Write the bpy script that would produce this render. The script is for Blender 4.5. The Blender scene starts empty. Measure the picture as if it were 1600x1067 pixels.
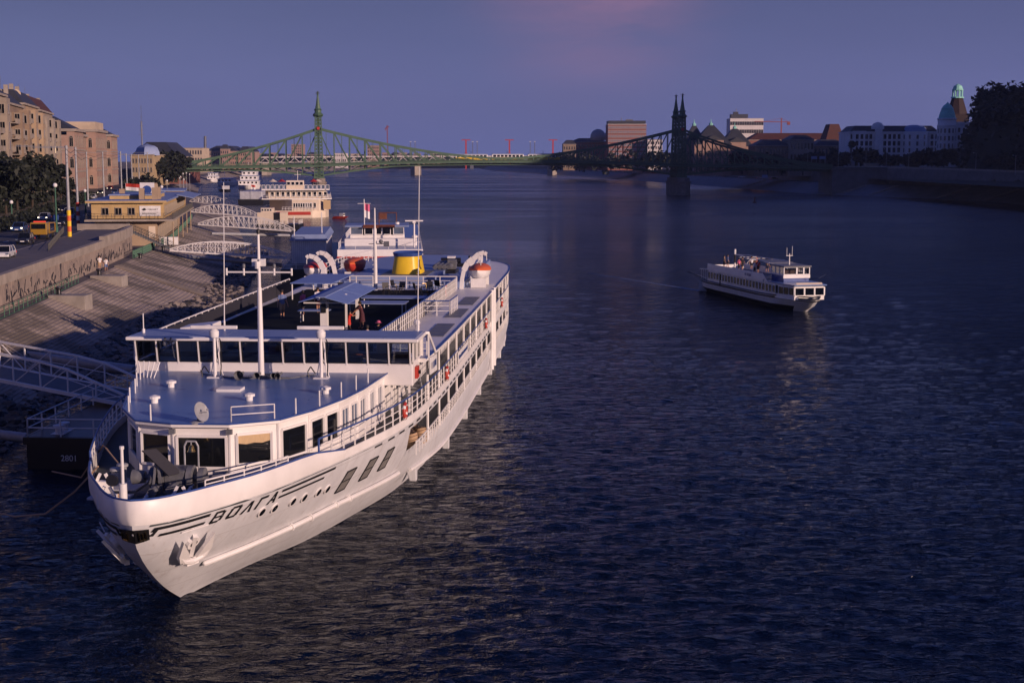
import bpy, math, random
from mathutils import Vector, Matrix
R=math.radians; rnd=random.Random(7)
scene=bpy.context.scene
col=scene.collection
# ---------------------------------------------------------------- camera
cam=bpy.data.cameras.new('camera'); camo=bpy.data.objects.new('camera',cam); col.objects.link(camo)
camo.location=(0,0,18); camo.rotation_euler=(R(90)-math.atan(285/2222.),0,0)
cam.lens=50; cam.sensor_width=36; cam.clip_start=.5; cam.clip_end=40000
scene.camera=camo
# ---------------------------------------------------------------- sky, sun, exposure
SUN_AZ=R(50); SUN_EL=R(12)            # sun low behind the camera, to the right
sdir=Vector((math.sin(SUN_AZ)*math.cos(SUN_EL),-math.cos(SUN_AZ)*math.cos(SUN_EL),math.sin(SUN_EL)))
w=bpy.data.worlds.new("World"); scene.world=w; w.use_nodes=True
nt=w.node_tree; bg=nt.nodes['Background']
sky=nt.nodes.new('ShaderNodeTexSky'); sky.sky_type='NISHITA'; sky.sun_disc=False
sky.sun_elevation=SUN_EL; sky.sun_rotation=math.atan2(sdir.x,sdir.y); sky.air_density=1.2; sky.dust_density=1.5; sky.ozone_density=3
tc=nt.nodes.new('ShaderNodeTexCoord')
hs=nt.nodes.new('ShaderNodeMix'); hs.data_type='RGBA'; hs.blend_type='MIX'; hs.inputs[0].default_value=.93
# dusk colour of the sky by height above the horizon
sep=nt.nodes.new('ShaderNodeSeparateXYZ'); nt.links.new(tc.outputs['Generated'],sep.inputs[0])
ramp=nt.nodes.new('ShaderNodeValToRGB'); nt.links.new(sep.outputs[2],ramp.inputs[0])
cr=ramp.color_ramp
SKF=1.0
SKYC=[(0.0,(.84,.98,2.45)),(.05,(.72,.82,2.15)),(.11,(.50,.55,1.5)),(.22,(.27,.46,2.15)),(.5,(.11,.26,1.6)),(1,(.07,.14,.8))]
cr.elements[0].position=0; cr.elements[0].color=(*[c*SKF for c in SKYC[0][1]],1)
cr.elements[1].position=1; cr.elements[1].color=(*[c*SKF for c in SKYC[-1][1]],1)
for p,c in SKYC[1:-1]:
    e=cr.elements.new(p); e.color=(*[k*SKF for k in c],1)
nt.links.new(sky.outputs[0],hs.inputs[6]); nt.links.new(ramp.outputs[0],hs.inputs[7])
# thin pink evening cloud high up
mp=nt.nodes.new('ShaderNodeMapping'); mp.inputs['Scale'].default_value=(5,5,16); nt.links.new(tc.outputs['Generated'],mp.inputs[0])
nz=nt.nodes.new('ShaderNodeTexNoise'); nz.inputs['Scale'].default_value=1.0; nz.inputs['Detail'].default_value=7; nz.inputs['Roughness'].default_value=.62; nz.inputs['Distortion'].default_value=.5
nt.links.new(mp.outputs[0],nz.inputs[0])
dt=nt.nodes.new('ShaderNodeVectorMath'); dt.operation='DISTANCE'; nt.links.new(tc.outputs['Generated'],dt.inputs[0]); dt.inputs[1].default_value=(.055,.985,.135)
mr=nt.nodes.new('ShaderNodeMapRange'); mr.inputs[1].default_value=.12; mr.inputs[2].default_value=0; mr.inputs[3].default_value=0; mr.inputs[4].default_value=1; mr.interpolation_type='SMOOTHSTEP'
nt.links.new(dt.outputs['Value'],mr.inputs[0])
cm=nt.nodes.new('ShaderNodeMapRange'); cm.inputs[1].default_value=.33; cm.inputs[2].default_value=.72; nt.links.new(nz.outputs[0],cm.inputs[0])
mu=nt.nodes.new('ShaderNodeMath'); mu.operation='MULTIPLY'; nt.links.new(mr.outputs[0],mu.inputs[0]); nt.links.new(cm.outputs[0],mu.inputs[1])
cl=nt.nodes.new('ShaderNodeMix'); cl.data_type='RGBA'; cl.inputs[7].default_value=(2.1,1.15,1.9,1)
nt.links.new(mu.outputs[0],cl.inputs[0]); nt.links.new(hs.outputs[2],cl.inputs[6])
vn=nt.nodes.new('ShaderNodeTexNoise'); vm=nt.nodes.new('ShaderNodeMapping'); vm.inputs['Scale'].default_value=(1.6,1.6,9); nt.links.new(tc.outputs['Generated'],vm.inputs[0]); nt.links.new(vm.outputs[0],vn.inputs[0]); vn.inputs['Scale'].default_value=1.3; vn.inputs['Detail'].default_value=6
vr=nt.nodes.new('ShaderNodeMapRange'); vr.inputs[1].default_value=.3; vr.inputs[2].default_value=.7; vr.inputs[3].default_value=.93; vr.inputs[4].default_value=1.08; nt.links.new(vn.outputs[0],vr.inputs[0])
vx=nt.nodes.new('ShaderNodeVectorMath'); vx.operation='SCALE'; nt.links.new(cl.outputs[2],vx.inputs[0]); nt.links.new(vr.outputs[0],vx.inputs['Scale']); nt.links.new(vx.outputs[0],bg.inputs[0]); bg.inputs[1].default_value=.15
sl=bpy.data.lights.new('sun','SUN'); sl.energy=4.7; sl.angle=R(.5); sl.color=(1,.71,.58)
so=bpy.data.objects.new('sun',sl); col.objects.link(so); so.rotation_euler=(-sdir).to_track_quat('-Z','Y').to_euler(); so.location=(60,-80,60)
vs=scene.view_settings; vs.view_transform='Standard'; vs.look='None'; vs.gamma=1; vs.exposure=0
# ---------------------------------------------------------------- helpers
MAT={}
def plating(m):   # plate seams and faint run-off streaks of painted steel
    n=m.node_tree; b=n.nodes['Principled BSDF']; src=b.inputs['Base Color'].links[0].from_socket
    t=n.nodes.new('ShaderNodeTexCoord'); s=n.nodes.new('ShaderNodeSeparateXYZ'); n.links.new(t.outputs['Object'],s.inputs[0]); c=n.nodes.new('ShaderNodeCombineXYZ'); n.links.new(s.outputs[1],c.inputs[0]); n.links.new(s.outputs[2],c.inputs[1])
    k=n.nodes.new('ShaderNodeTexBrick'); k.inputs['Scale'].default_value=1; k.inputs['Brick Width'].default_value=3.4; k.inputs['Row Height'].default_value=1.15; k.inputs['Mortar Size'].default_value=.018; k.inputs['Mortar Smooth'].default_value=.6; k.inputs['Color1'].default_value=(1,1,1,1); k.inputs['Color2'].default_value=(.93,.93,.93,1); k.inputs['Mortar'].default_value=(.74,.72,.7,1); n.links.new(c.outputs[0],k.inputs[0])
    x=n.nodes.new('ShaderNodeMix'); x.data_type='RGBA'; x.blend_type='MULTIPLY'; x.inputs[0].default_value=1; n.links.new(src,x.inputs[6]); n.links.new(k.outputs[0],x.inputs[7])
    mp=n.nodes.new('ShaderNodeMapping'); mp.inputs['Scale'].default_value=(3.5,3.5,.22); n.links.new(t.outputs['Object'],mp.inputs[0]); z=n.nodes.new('ShaderNodeTexNoise'); z.inputs['Scale'].default_value=1; z.inputs['Detail'].default_value=5; n.links.new(mp.outputs[0],z.inputs[0])
    r=n.nodes.new('ShaderNodeMapRange'); r.inputs[1].default_value=.56; r.inputs[2].default_value=.8; r.inputs[4].default_value=.4; n.links.new(z.outputs[0],r.inputs[0])
    y=n.nodes.new('ShaderNodeMix'); y.data_type='RGBA'; y.inputs[7].default_value=(.30,.22,.16,1); n.links.new(r.outputs[0],y.inputs[0]); n.links.new(x.outputs[2],y.inputs[6]); n.links.new(y.outputs[2],b.inputs['Base Color'])
def mat(name,c,rough=.6,amp=.15,scale=1.,metal=0,bump=0,bscale=8,stretch=(1,1,1),emit=None,estr=0,c2=None,trans=0,coat=0,spec=None):
    if name in MAT: return MAT[name]
    m=bpy.data.materials.new(name); m.use_nodes=True; n=m.node_tree; b=n.nodes['Principled BSDF']
    b.inputs['Roughness'].default_value=rough; b.inputs['Metallic'].default_value=metal
    if spec is not None: b.inputs['Specular IOR Level'].default_value=spec
    tcn=n.nodes.new('ShaderNodeTexCoord'); mpn=n.nodes.new('ShaderNodeMapping'); mpn.inputs['Scale'].default_value=stretch
    n.links.new(tcn.outputs['Object'],mpn.inputs[0])
    ns=n.nodes.new('ShaderNodeTexNoise'); ns.inputs['Scale'].default_value=scale; ns.inputs['Detail'].default_value=6; ns.inputs['Roughness'].default_value=.65
    n.links.new(mpn.outputs[0],ns.inputs[0])
    mx=n.nodes.new('ShaderNodeMix'); mx.data_type='RGBA'
    rp=n.nodes.new('ShaderNodeMapRange'); rp.inputs[1].default_value=.3; rp.inputs[2].default_value=.7; n.links.new(ns.outputs[0],rp.inputs[0])
    n.links.new(rp.outputs[0],mx.inputs[0])
    lo=c2 if c2 else tuple(k*(1-amp) for k in c); hi=c if c2 else tuple(min(1,k*(1+amp*.6)) for k in c)
    mx.inputs[6].default_value=(*lo,1); mx.inputs[7].default_value=(*hi,1)
    n.links.new(mx.outputs[2],b.inputs['Base Color'])
    rr=n.nodes.new('ShaderNodeMapRange'); rr.inputs[3].default_value=max(.02,rough-.08); rr.inputs[4].default_value=min(1,rough+.08); n.links.new(ns.outputs[0],rr.inputs[0]); n.links.new(rr.outputs[0],b.inputs['Roughness'])
    if bump:
        nb=n.nodes.new('ShaderNodeTexNoise'); nb.inputs['Scale'].default_value=bscale; nb.inputs['Detail'].default_value=4
        n.links.new(mpn.outputs[0],nb.inputs[0])
        bp=n.nodes.new('ShaderNodeBump'); bp.inputs['Strength'].default_value=min(1,bump); bp.inputs['Distance'].default_value=.1*bump
        n.links.new(nb.outputs[0],bp.inputs['Height']); n.links.new(bp.outputs[0],b.inputs['Normal'])
    if emit: b.inputs['Emission Color'].default_value=(*emit,1); b.inputs['Emission Strength'].default_value=estr
    if coat: b.inputs['Coat Weight'].default_value=coat
    MAT[name]=m; return m
def glassmat(name,tint,mixv,rough=.03):
    m=bpy.data.materials.new(name); m.use_nodes=True; n=m.node_tree
    for x in list(n.nodes): n.nodes.remove(x)
    o=n.nodes.new('ShaderNodeOutputMaterial'); t=n.nodes.new('ShaderNodeBsdfTransparent'); t.inputs[0].default_value=(*tint,1)
    g=n.nodes.new('ShaderNodeBsdfGlossy'); g.inputs['Roughness'].default_value=rough
    f=n.nodes.new('ShaderNodeFresnel'); f.inputs[0].default_value=1.5
    a=n.nodes.new('ShaderNodeMath'); a.operation='ADD'; a.inputs[1].default_value=mixv; n.links.new(f.outputs[0],a.inputs[0])
    x=n.nodes.new('ShaderNodeMixShader'); n.links.new(a.outputs[0],x.inputs[0]); n.links.new(t.outputs[0],x.inputs[1]); n.links.new(g.outputs[0],x.inputs[2]); n.links.new(x.outputs[0],o.inputs[0])
    MAT[name]=m; return m
def tag(o,label=None,cat=None,group=None,kind=None):
    if label: o['label']=label
    if cat: o['category']=cat
    if group: o['group']=group
    if kind: o['kind']=kind
    return o
def thing(name,label,cat,loc=(0,0,0),rz=0,group=None):
    o=bpy.data.objects.new(name,None); o.empty_display_size=.5; col.objects.link(o); o.location=loc; o.rotation_euler=(0,0,rz)
    return tag(o,label,cat,group)
def copy_tree(o,parent=None):
    c=o.copy(); col.objects.link(c); c.parent=parent
    for ch in list(o.children): copy_tree(ch,c)
    return c
class MB:
    def __init__(s): s.v=[]; s.f=[]; s.mi=[]; s.m=0
    def add(s,vs,fs):
        b=len(s.v); s.v+= [tuple(v) for v in vs]; s.f+=[tuple(i+b for i in f) for f in fs]; s.mi+=[s.m]*len(fs); return s
    def box(s,x0,x1,y0,y1,z0,z1):
        return s.add([(x0,y0,z0),(x1,y0,z0),(x1,y1,z0),(x0,y1,z0),(x0,y0,z1),(x1,y0,z1),(x1,y1,z1),(x0,y1,z1)],
            [(3,2,1,0),(4,5,6,7),(0,1,5,4),(1,2,6,5),(2,3,7,6),(3,0,4,7)])
    def prism(s,pts,z0,z1,z1f=None):
        n=len(pts); a=sum(pts[i][0]*pts[(i+1)%n][1]-pts[(i+1)%n][0]*pts[i][1] for i in range(n))
        if a<0: pts=pts[::-1]
        v=[(x,y,z0) for x,y in pts]+[(x,y,(z1f(x,y) if z1f else z1)) for x,y in pts]
        return s.add(v,[tuple(range(n))[::-1],tuple(range(n,2*n))]+[(i,(i+1)%n,n+(i+1)%n,n+i) for i in range(n)])
    def tube(s,p,q,r,n=8,r2=None,cap=True):
        p=Vector(p); q=Vector(q); d=q-p
        if d.length<1e-6: return s
        r2=r if r2 is None else r2
        d.normalize(); a=d.orthogonal().normalized(); b=d.cross(a)
        v=[]
        for c,rr in ((p,r),(q,r2)):
            for i in range(n):
                t=2*math.pi*i/n; v.append(c+a*math.cos(t)*rr+b*math.sin(t)*rr)
        f=[(i,(i+1)%n,n+(i+1)%n,n+i) for i in range(n)]
        if cap: f+=[tuple(range(n))[::-1],tuple(range(n,2*n))]
        return s.add(v,f)
    def path(s,pts,r,n=6):
        for a,b in zip(pts,pts[1:]): s.tube(a,b,r,n)
        return s
    def bar(s,p,q,w,h=None):
        p=Vector(p); q=Vector(q); h=h or w; d=(q-p)
        if d.length<1e-6: return s
        d.normalize(); up=Vector((0,0,1)) if abs(d.z)<.95 else Vector((0,1,0))
        a=d.cross(up).normalized()*w/2; b=a.cross(d).normalized()*h/2
        v=[p-a-b,p+a-b,p+a+b,p-a+b,q-a-b,q+a-b,q+a+b,q-a+b]
        return s.add(v,[(0,1,2,3),(7,6,5,4),(0,4,5,1),(1,5,6,2),(2,6,7,3),(3,7,4,0)])
    def lathe(s,prof,c=(0,0,0),n=16,sx=1,sy=1):
        v=[];f=[];m=len(prof)
        for r,z in prof:
            for i in range(n):
                t=2*math.pi*i/n; v.append((c[0]+r*math.cos(t)*sx,c[1]+r*math.sin(t)*sy,c[2]+z))
        for j in range(m-1):
            for i in range(n): f.append((j*n+i,j*n+(i+1)%n,(j+1)*n+(i+1)%n,(j+1)*n+i))
        f.append(tuple(range(n))[::-1]); f.append(tuple((m-1)*n+i for i in range(n)))
        return s.add(v,f)
    def ball(s,c,r,n=10,sz=1,sx=1,sy=1):
        m=max(4,n//2); prof=[(max(.001,r*math.sin(math.pi*k/m)),-r*sz*math.cos(math.pi*k/m)) for k in range(m+1)]
        return s.lathe(prof,c,n,sx,sy)
    def quad(s,a,b,c,d): return s.add([a,b,c,d],[(0,1,2,3)])
    def slab(s,pts,off):   # polygon in 3d with thickness vector off
        n=len(pts); o=Vector(off); v=[Vector(p) for p in pts]+[Vector(p)+o for p in pts]
        return s.add(v,[tuple(range(n))[::-1],tuple(range(n,2*n))]+[(i,(i+1)%n,n+(i+1)%n,n+i) for i in range(n)])
    def build(s,name,m,parent=None,smooth=False,bevel=0,loc=None):
        me=bpy.data.meshes.new(name); me.from_pydata(s.v,[],s.f)
        ms=m if isinstance(m,(list,tuple)) else [m]
        for k in ms: me.materials.append(MAT[k] if isinstance(k,str) else k)
        if len(ms)>1: me.polygons.foreach_set('material_index',s.mi)
        if smooth: me.polygons.foreach_set('use_smooth',[True]*len(me.polygons)); 
        me.update()
        o=bpy.data.objects.new(name,me); col.objects.link(o)
        if smooth and smooth!='full':
            md=o.modifiers.new('es','EDGE_SPLIT'); md.split_angle=R(40)
        if bevel:
            md=o.modifiers.new('bv','BEVEL'); md.width=bevel; md.segments=2; md.limit_method='ANGLE'
        if parent: o.parent=parent
        if loc: o.location=loc
        return o
def struct(o): o['kind']='structure'; return o
def interp(x,xs,ys):
    if x<=xs[0]: return ys[0]
    for i in range(1,len(xs)):
        if x<=xs[i]:
            t=(x-xs[i-1])/(xs[i]-xs[i-1]); return ys[i-1]+t*(ys[i]-ys[i-1])
    return ys[-1]
def smooth(x,xs,ys):
    if x<=xs[0]: return ys[0]
    if x>=xs[-1]: return ys[-1]
    n=len(xs)
    for i in range(1,n):
        if x<=xs[i]:
            h=xs[i]-xs[i-1]; t=(x-xs[i-1])/h
            def m(k):
                if k==0: return (ys[1]-ys[0])/(xs[1]-xs[0])
                if k==n-1: return (ys[-1]-ys[-2])/(xs[-1]-xs[-2])
                a=(ys[k]-ys[k-1])/(xs[k]-xs[k-1]); b=(ys[k+1]-ys[k])/(xs[k+1]-xs[k])
                return 0 if a*b<=0 else 2*a*b/(a+b)
            m0,m1=m(i-1)*h,m(i)*h
            return (2*t**3-3*t*t+1)*ys[i-1]+(t**3-2*t*t+t)*m0+(-2*t**3+3*t*t)*ys[i]+(t**3-t*t)*m1
ORD=['first','second','third','fourth','fifth','sixth','seventh','eighth','ninth','tenth','eleventh','twelfth','thirteenth','fourteenth','fifteenth','sixteenth','seventeenth','eighteenth','nineteenth','twentieth','twenty-first','twenty-second','twenty-third','twenty-fourth','twenty-fifth','twenty-sixth','twenty-seventh','twenty-eighth','twenty-ninth','thirtieth','thirty-first','thirty-second','thirty-third','thirty-fourth','thirty-fifth','thirty-sixth','thirty-seventh','thirty-eighth','thirty-ninth','fortieth']
F_=2222.; P_=math.atan(285/2222.)
def at(px,py,Y):      # point at distance Y down the river seen at this direction
    b=533.5-py; yy=b*math.sin(P_)+F_*math.cos(P_); ww=b*math.cos(P_)-F_*math.sin(P_)
    k=Y/yy; return ((px-800)*k,Y,18+ww*k)
def gr(px,py,z):      # point at height z seen in this direction
    b=533.5-py; yy=b*math.sin(P_)+F_*math.cos(P_); ww=b*math.cos(P_)-F_*math.sin(P_)
    k=(z-18)/ww; return ((px-800)*k,yy*k,z)
# ---------------------------------------------------------------- materials
mat('ship_white',(.74,.72,.70),.42,.10,.6)
mat('hull_white',(.68,.69,.71),.45,0,1.2,c2=(.58,.59,.61),stretch=(1,1,.35),bump=.12,bscale=1.2)
plating(MAT['hull_white'])
mat('deck_blue',(.13,.22,.43),.3,0,.9,c2=(.085,.15,.33))
mat('deck_pale',(.42,.43,.48),.5,.2,.8)
mat('deck_green',(.035,.045,.05),.65,.3,1.)
mat('deck_dark_shaded',(.008,.010,.010),.85,.3,2.,spec=.1)  # dark deck floor colour with the railing's cast shade painted in
mat('deck_grey',(.10,.11,.12),.6,.3,1.2)
mat('roof_lilac',(.21,.27,.44),.45,.15,.7)
mat('blue_paint',(.03,.07,.25),.4)
mat('black_paint',(.012,.012,.014),.4)
mat('dark_glass',(.006,.007,.009),.06,.1,1)
mat('pale_glass',(.10,.13,.19),.12,.3,1.5)
mat('yellow_paint',(.75,.50,.02),.4,.12,1)
mat('red_paint',(.42,.04,.025),.45)
mat('orange_paint',(.62,.12,.03),.55,.2,2)
mat('brown_wood',(.14,.045,.02),.5,.3,3)
mat('grey_metal',(.13,.135,.15),.5,.35,3,bump=.1)
mat('steel',(.30,.31,.33),.45,.25,2)
mat('white_paint',(.70,.69,.68),.5,.15,1.5)
mat('brass',(.6,.42,.15),.25,.1,2,metal=1)
mat('awning_blue',(.16,.24,.50),.7,.12,1.5)
mat('skin',(.42,.22,.14),.6,.05)
mat('hair_dark',(.015,.01,.008),.7)
mat('cloth_red',(.52,.03,.02),.85,.15,6)
mat('cloth_maroon',(.10,.02,.025),.85,0,14,c2=(.03,.01,.02))
mat('cloth_blue',(.12,.17,.33),.85,.15,6)
mat('cloth_white',(.62,.61,.62),.85,.1,6)
mat('cloth_tan',(.42,.28,.17),.85,.1,6)
mat('cloth_pink',(.60,.12,.22),.85,.1,6)
mat('cloth_dark',(.02,.02,.03),.85,.1,6)
mat('stone',(.26,.22,.19),.9,0,.35,c2=(.13,.11,.10),bump=.5,bscale=2)
mat('stone_pale',(.36,.31,.26),.9,0,.5,c2=(.22,.19,.16),bump=.3,bscale=2)
mat('wet_stone',(.045,.04,.04),.5,0,1,c2=(.02,.02,.02),bump=.6,bscale=2)
mat('asphalt',(.035,.035,.04),.75,.3,.4,bump=.15)
mat('paving',(.11,.10,.105),.8,.25,.6)
mat('concrete',(.30,.27,.24),.85,.25,.8,bump=.2)
mat('bridge_green',(.065,.125,.075),.6,.25,.3)
mat('bridge_dark',(.035,.055,.035),.7,.25,.3)
mat('rail_green',(.03,.12,.07),.55,.2,2)
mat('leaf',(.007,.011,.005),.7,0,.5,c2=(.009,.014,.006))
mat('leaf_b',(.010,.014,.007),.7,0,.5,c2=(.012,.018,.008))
mat('curtain',(.50,.36,.20),.8,.2,4,stretch=(14,14,1))
mat('grey_curtain',(.20,.19,.18),.6,.4,3,stretch=(8,8,1))
mat('crane_red',(.22,.05,.045),.6)
mat('bark',(.05,.035,.025),.9,.3,3)
mat('earth',(.10,.08,.055),.95,.3,.3)
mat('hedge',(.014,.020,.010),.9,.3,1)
mat('headlamp',(.9,.9,.8),.3,emit=(1,.85,.6),estr=3)
mat('taillamp',(.5,.03,.02),.3,emit=(1,.1,.05),estr=.5)
mat('tyre',(.015,.015,.015),.8)
mat('rim',(.35,.35,.36),.35,metal=.7)
glassmat('clear_glass',(.8,.84,.88),.03)
# ================================================================ THE SETTING
# ---- river
def water():
    m=bpy.data.materials.new('river_water'); m.use_nodes=True; n=m.node_tree; b=n.nodes['Principled BSDF']
    b.inputs['Base Color'].default_value=(.001,.004,.016,1); b.inputs['IOR'].default_value=1.21
    tcn=n.nodes.new('ShaderNodeTexCoord')
    def noise(scale,stretch,detail,rough=.55,dist=0,rot=0):
        mp=n.nodes.new('ShaderNodeMapping'); mp.inputs['Scale'].default_value=stretch; mp.inputs['Rotation'].default_value=(0,0,rot); n.links.new(tcn.outputs['Object'],mp.inputs[0])
        t=n.nodes.new('ShaderNodeTexNoise'); t.inputs['Scale'].default_value=scale; t.inputs['Detail'].default_value=detail; t.inputs['Roughness'].default_value=rough; t.inputs['Distortion'].default_value=dist
        n.links.new(mp.outputs[0],t.inputs[0]); return t.outputs[0]
    def mul(a,k):
        x=n.nodes.new('ShaderNodeMath'); x.operation='MULTIPLY'; n.links.new(a,x.inputs[0])
        if isinstance(k,(int,float)): x.inputs[1].default_value=k
        else: n.links.new(k,x.inputs[1])
        return x.outputs[0]
    def add(a,c):
        x=n.nodes.new('ShaderNodeMath'); x.operation='ADD'; n.links.new(a,x.inputs[0]); n.links.new(c,x.inputs[1]); return x.outputs[0]
    def ridge(a):
        x=n.nodes.new('ShaderNodeMath'); x.operation='SUBTRACT'; n.links.new(a,x.inputs[0]); x.inputs[1].default_value=.5
        y=n.nodes.new('ShaderNodeMath'); y.operation='ABSOLUTE'; n.links.new(x.outputs[0],y.inputs[0]); return mul(y.outputs[0],-1.6)
    h1=ridge(noise(.55,(.45,1,1),3,.5,.3,.15)); h2=noise(1.7,(.55,1,1),4,.6,.2,-.2); h3=noise(.12,(.5,1,1),2,.5); h4=noise(5,(.6,1,1),2)
    wind=noise(.012,(.6,1.6,1),3,.6,.8)
    wr=n.nodes.new('ShaderNodeMapRange'); wr.inputs[1].default_value=.35; wr.inputs[2].default_value=.65; wr.inputs[3].default_value=.55; wr.inputs[4].default_value=1.15; n.links.new(wind,wr.inputs[0])
    sp=n.nodes.new('ShaderNodeSeparateXYZ'); n.links.new(tcn.outputs['Object'],sp.inputs[0]); rg=n.nodes.new('ShaderNodeMapRange'); rg.inputs[1].default_value=60; rg.inputs[2].default_value=700; rg.inputs[3].default_value=.07; rg.inputs[4].default_value=.24; n.links.new(sp.outputs[1],rg.inputs[0])
    rw_=n.nodes.new('ShaderNodeMath'); rw_.operation='MULTIPLY'; n.links.new(rg.outputs[0],rw_.inputs[0]); n.links.new(wr.outputs[0],rw_.inputs[1]); n.links.new(rw_.outputs[0],b.inputs['Roughness'])
    h=mul(add(add(mul(h1,.6),mul(h2,.5)),add(mul(h3,.7),mul(h4,.10))),wr.outputs[0])
    bp=n.nodes.new('ShaderNodeBump'); bp.inputs['Strength'].default_value=1; bp.inputs['Distance'].default_value=.95
    n.links.new(h,bp.inputs['Height']); n.links.new(bp.outputs[0],b.inputs['Normal'])
    MAT['river_water']=m
    import numpy as np
    rows_=[34.]
    while rows_[-1]<330: rows_.append(rows_[-1]+max(.045,rows_[-1]**2/27500.))
    Yr=np.array(rows_); nr=len(Yr); nc=700; U=np.linspace(-1,1,nc)
    Yg=np.repeat(Yr[:,None],nc,1); Xg=U[None,:]*(.40*Yg+9)
    rs=np.random.RandomState(4); Z=np.zeros_like(Yg); dxx=np.zeros_like(Yg)
    dyr=np.maximum(.045,Yr**2/27500.)[:,None]
    for k in range(64):
        lam=.42*(1.075**k); th=rs.normal(0,.55)+ (math.pi/2+.12); kx,ky=math.cos(th)*2*math.pi/lam,math.sin(th)*2*math.pi/lam
        sl_k=.05*min(1,(lam/.8))*(1 if lam<1.7 else (1.7/lam)**1.5); amp=sl_k*lam/(2*math.pi)
        att=np.clip((lam/(abs(math.sin(th))*dyr+.05)-2.2)/2.,0,1)
        ph=kx*Xg+ky*Yg+rs.uniform(0,6.28)+.6*np.sin(.11*Xg+.07*Yg+k)
        env=.75+.45*np.sin(Xg*.05*(1+.1*k)+Yg*.037+k*1.7)
        s_=np.sin(ph); Z+=amp*att*env*(s_+.28*np.sin(2*ph+1.57))
    fade=np.clip((330-Yg)/90,0,1)*np.clip((Yg-34)/3,0,1)*np.clip((1-np.abs(U[None,:]))*30,0,1); Z*=fade
    co=np.stack([Xg,Yg,Z],-1).reshape(-1,3)
    idx=np.arange(nr*nc).reshape(nr,nc); q=np.stack([idx[:-1,:-1],idx[:-1,1:],idx[1:,1:],idx[1:,:-1]],-1).reshape(-1,4)
    Wn=.40*34+9; Wf=.40*Yr[-1]+9; e=6000.
    ex=np.array([(-e,-400,0),(e,-400,0),(e,34,0),(-e,34,0),(e,Yr[-1],0),(-e,Yr[-1],0),(e,9000,0),(-e,9000,0)],float); n0=len(co)
    A_,B_,C_,D_=idx[0,0],idx[0,-1],idx[-1,-1],idx[-1,0]
    ex_f=[(n0,n0+1,n0+2,n0+3),(n0+3,A_,D_,n0+5),(B_,n0+2,n0+4,C_),(n0+5,n0+4,n0+6,n0+7)]
    co=np.concatenate([co,ex]); q=np.concatenate([q,np.array(ex_f)])
    me=bpy.data.meshes.new('river'); me.vertices.add(len(co)); me.vertices.foreach_set('co',co.ravel()); me.loops.add(len(q)*4); me.loops.foreach_set('vertex_index',q.ravel().astype('i4')); me.polygons.add(len(q)); me.polygons.foreach_set('loop_start',np.arange(0,len(q)*4,4,dtype='i4')); me.polygons.foreach_set('loop_total',np.full(len(q),4,dtype='i4')); me.update(calc_edges=True); me.polygons.foreach_set('use_smooth',np.ones(len(q),bool)); me.materials.append(m)
    o=bpy.data.objects.new('river',me); col.objects.link(o); struct(o)
water()
# ---- banks
LW=([-60,60,107,135,181,222,266,337,450,550,690,970,1600,2600],[-25,-31,-36,-36.6,-38.8,-43.5,-49,-64,-88,-112,-152,-212,-300,-250])
LQ=([-60,60,132,167,201,247,290,337,450,550,690,970,1600,2600],[-33,-39,-46.2,-50.4,-54.3,-59.2,-67,-75.7,-98,-124,-165,-226,-312,-262])
LU=([-60,60,132,167,208,222,229,340,450,550,690,970,1600,2600],[-34,-40,-47.9,-52,-56.8,-59.5,-70.5,-90,-115,-143,-182,-245,-325,-275])
def lw(y): return interp(y,*LW)
def lq(y): return interp(y,*LQ)
def lu(y): return interp(y,*LU)
QZ=3.7; RZ=7.0
def loft(rows,name,m,parent=None,mi=None):
    g=MB(); n=len(rows[0])
    for r in rows: g.v+=[tuple(p) for p in r]
    for j in range(len(rows)-1):
        for i in range(n-1):
            g.f.append((j*n+i,(j+1)*n+i,(j+1)*n+i+1,j*n+i+1)); g.mi.append(mi(i) if mi else 0)
    return g.build(name,m,parent)
ys=[-60,0,60]+list(range(80,340,10))+[360,400,450,500,550,600,650,690,750,850,970,1200,1600,2000,2600]
rows=[]
NS=25
for y in ys:
    a,b,c=lw(y),lq(y),lu(y); r=[(a+6,y,-1.6)]
    if y<=330:
        for k in range(NS):
            x0=a+(b-a)*k/NS; x1=a+(b-a)*(k+1)/NS; z0=QZ*k/NS; z1=QZ*(k+1)/NS
            r+=[(x0,y,z0),(x0-.001,y,z0+(z1-z0)*.4),(x1,y,z1)]
    else:
        for k in range(NS):
            x0=a+(b-a)*k/NS; x1=a+(b-a)*(k+1)/NS; z0=QZ*k/NS; z1=QZ*(k+1)/NS
            r+=[(x0,y,z0),(x0-.001,y,z0+(z1-z0)*.3),(x1,y,z1)]
    rows.append(r)
# embankment stone: courses with joints, stains
def stonecourse():
    m=mat('slope_stone',(.42,.35,.29),.9,0,.25,c2=(.24,.20,.17),bump=.4,bscale=1.5); n=m.node_tree; b=n.nodes['Principled BSDF']
    src=b.inputs['Base Color'].links[0].from_socket
    t=n.nodes.new('ShaderNodeTexCoord'); ns=n.nodes.new('ShaderNodeTexNoise'); ns.inputs['Scale'].default_value=.09; ns.inputs['Detail'].default_value=8; ns.inputs['Roughness'].default_value=.7; n.links.new(t.outputs['Object'],ns.inputs[0])
    r=n.nodes.new('ShaderNodeMapRange'); r.inputs[1].default_value=.46; r.inputs[2].default_value=.56; r.inputs[4].default_value=.85; n.links.new(ns.outputs[0],r.inputs[0])
    x=n.nodes.new('ShaderNodeMix'); x.data_type='RGBA'; x.inputs[7].default_value=(.10,.085,.065,1); n.links.new(r.outputs[0],x.inputs[0]); n.links.new(src,x.inputs[6]); n.links.new(x.outputs[2],b.inputs['Base Color'])
stonecourse()
o=loft(rows,'left_embankment_slope','slope_stone'); struct(o)
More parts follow.
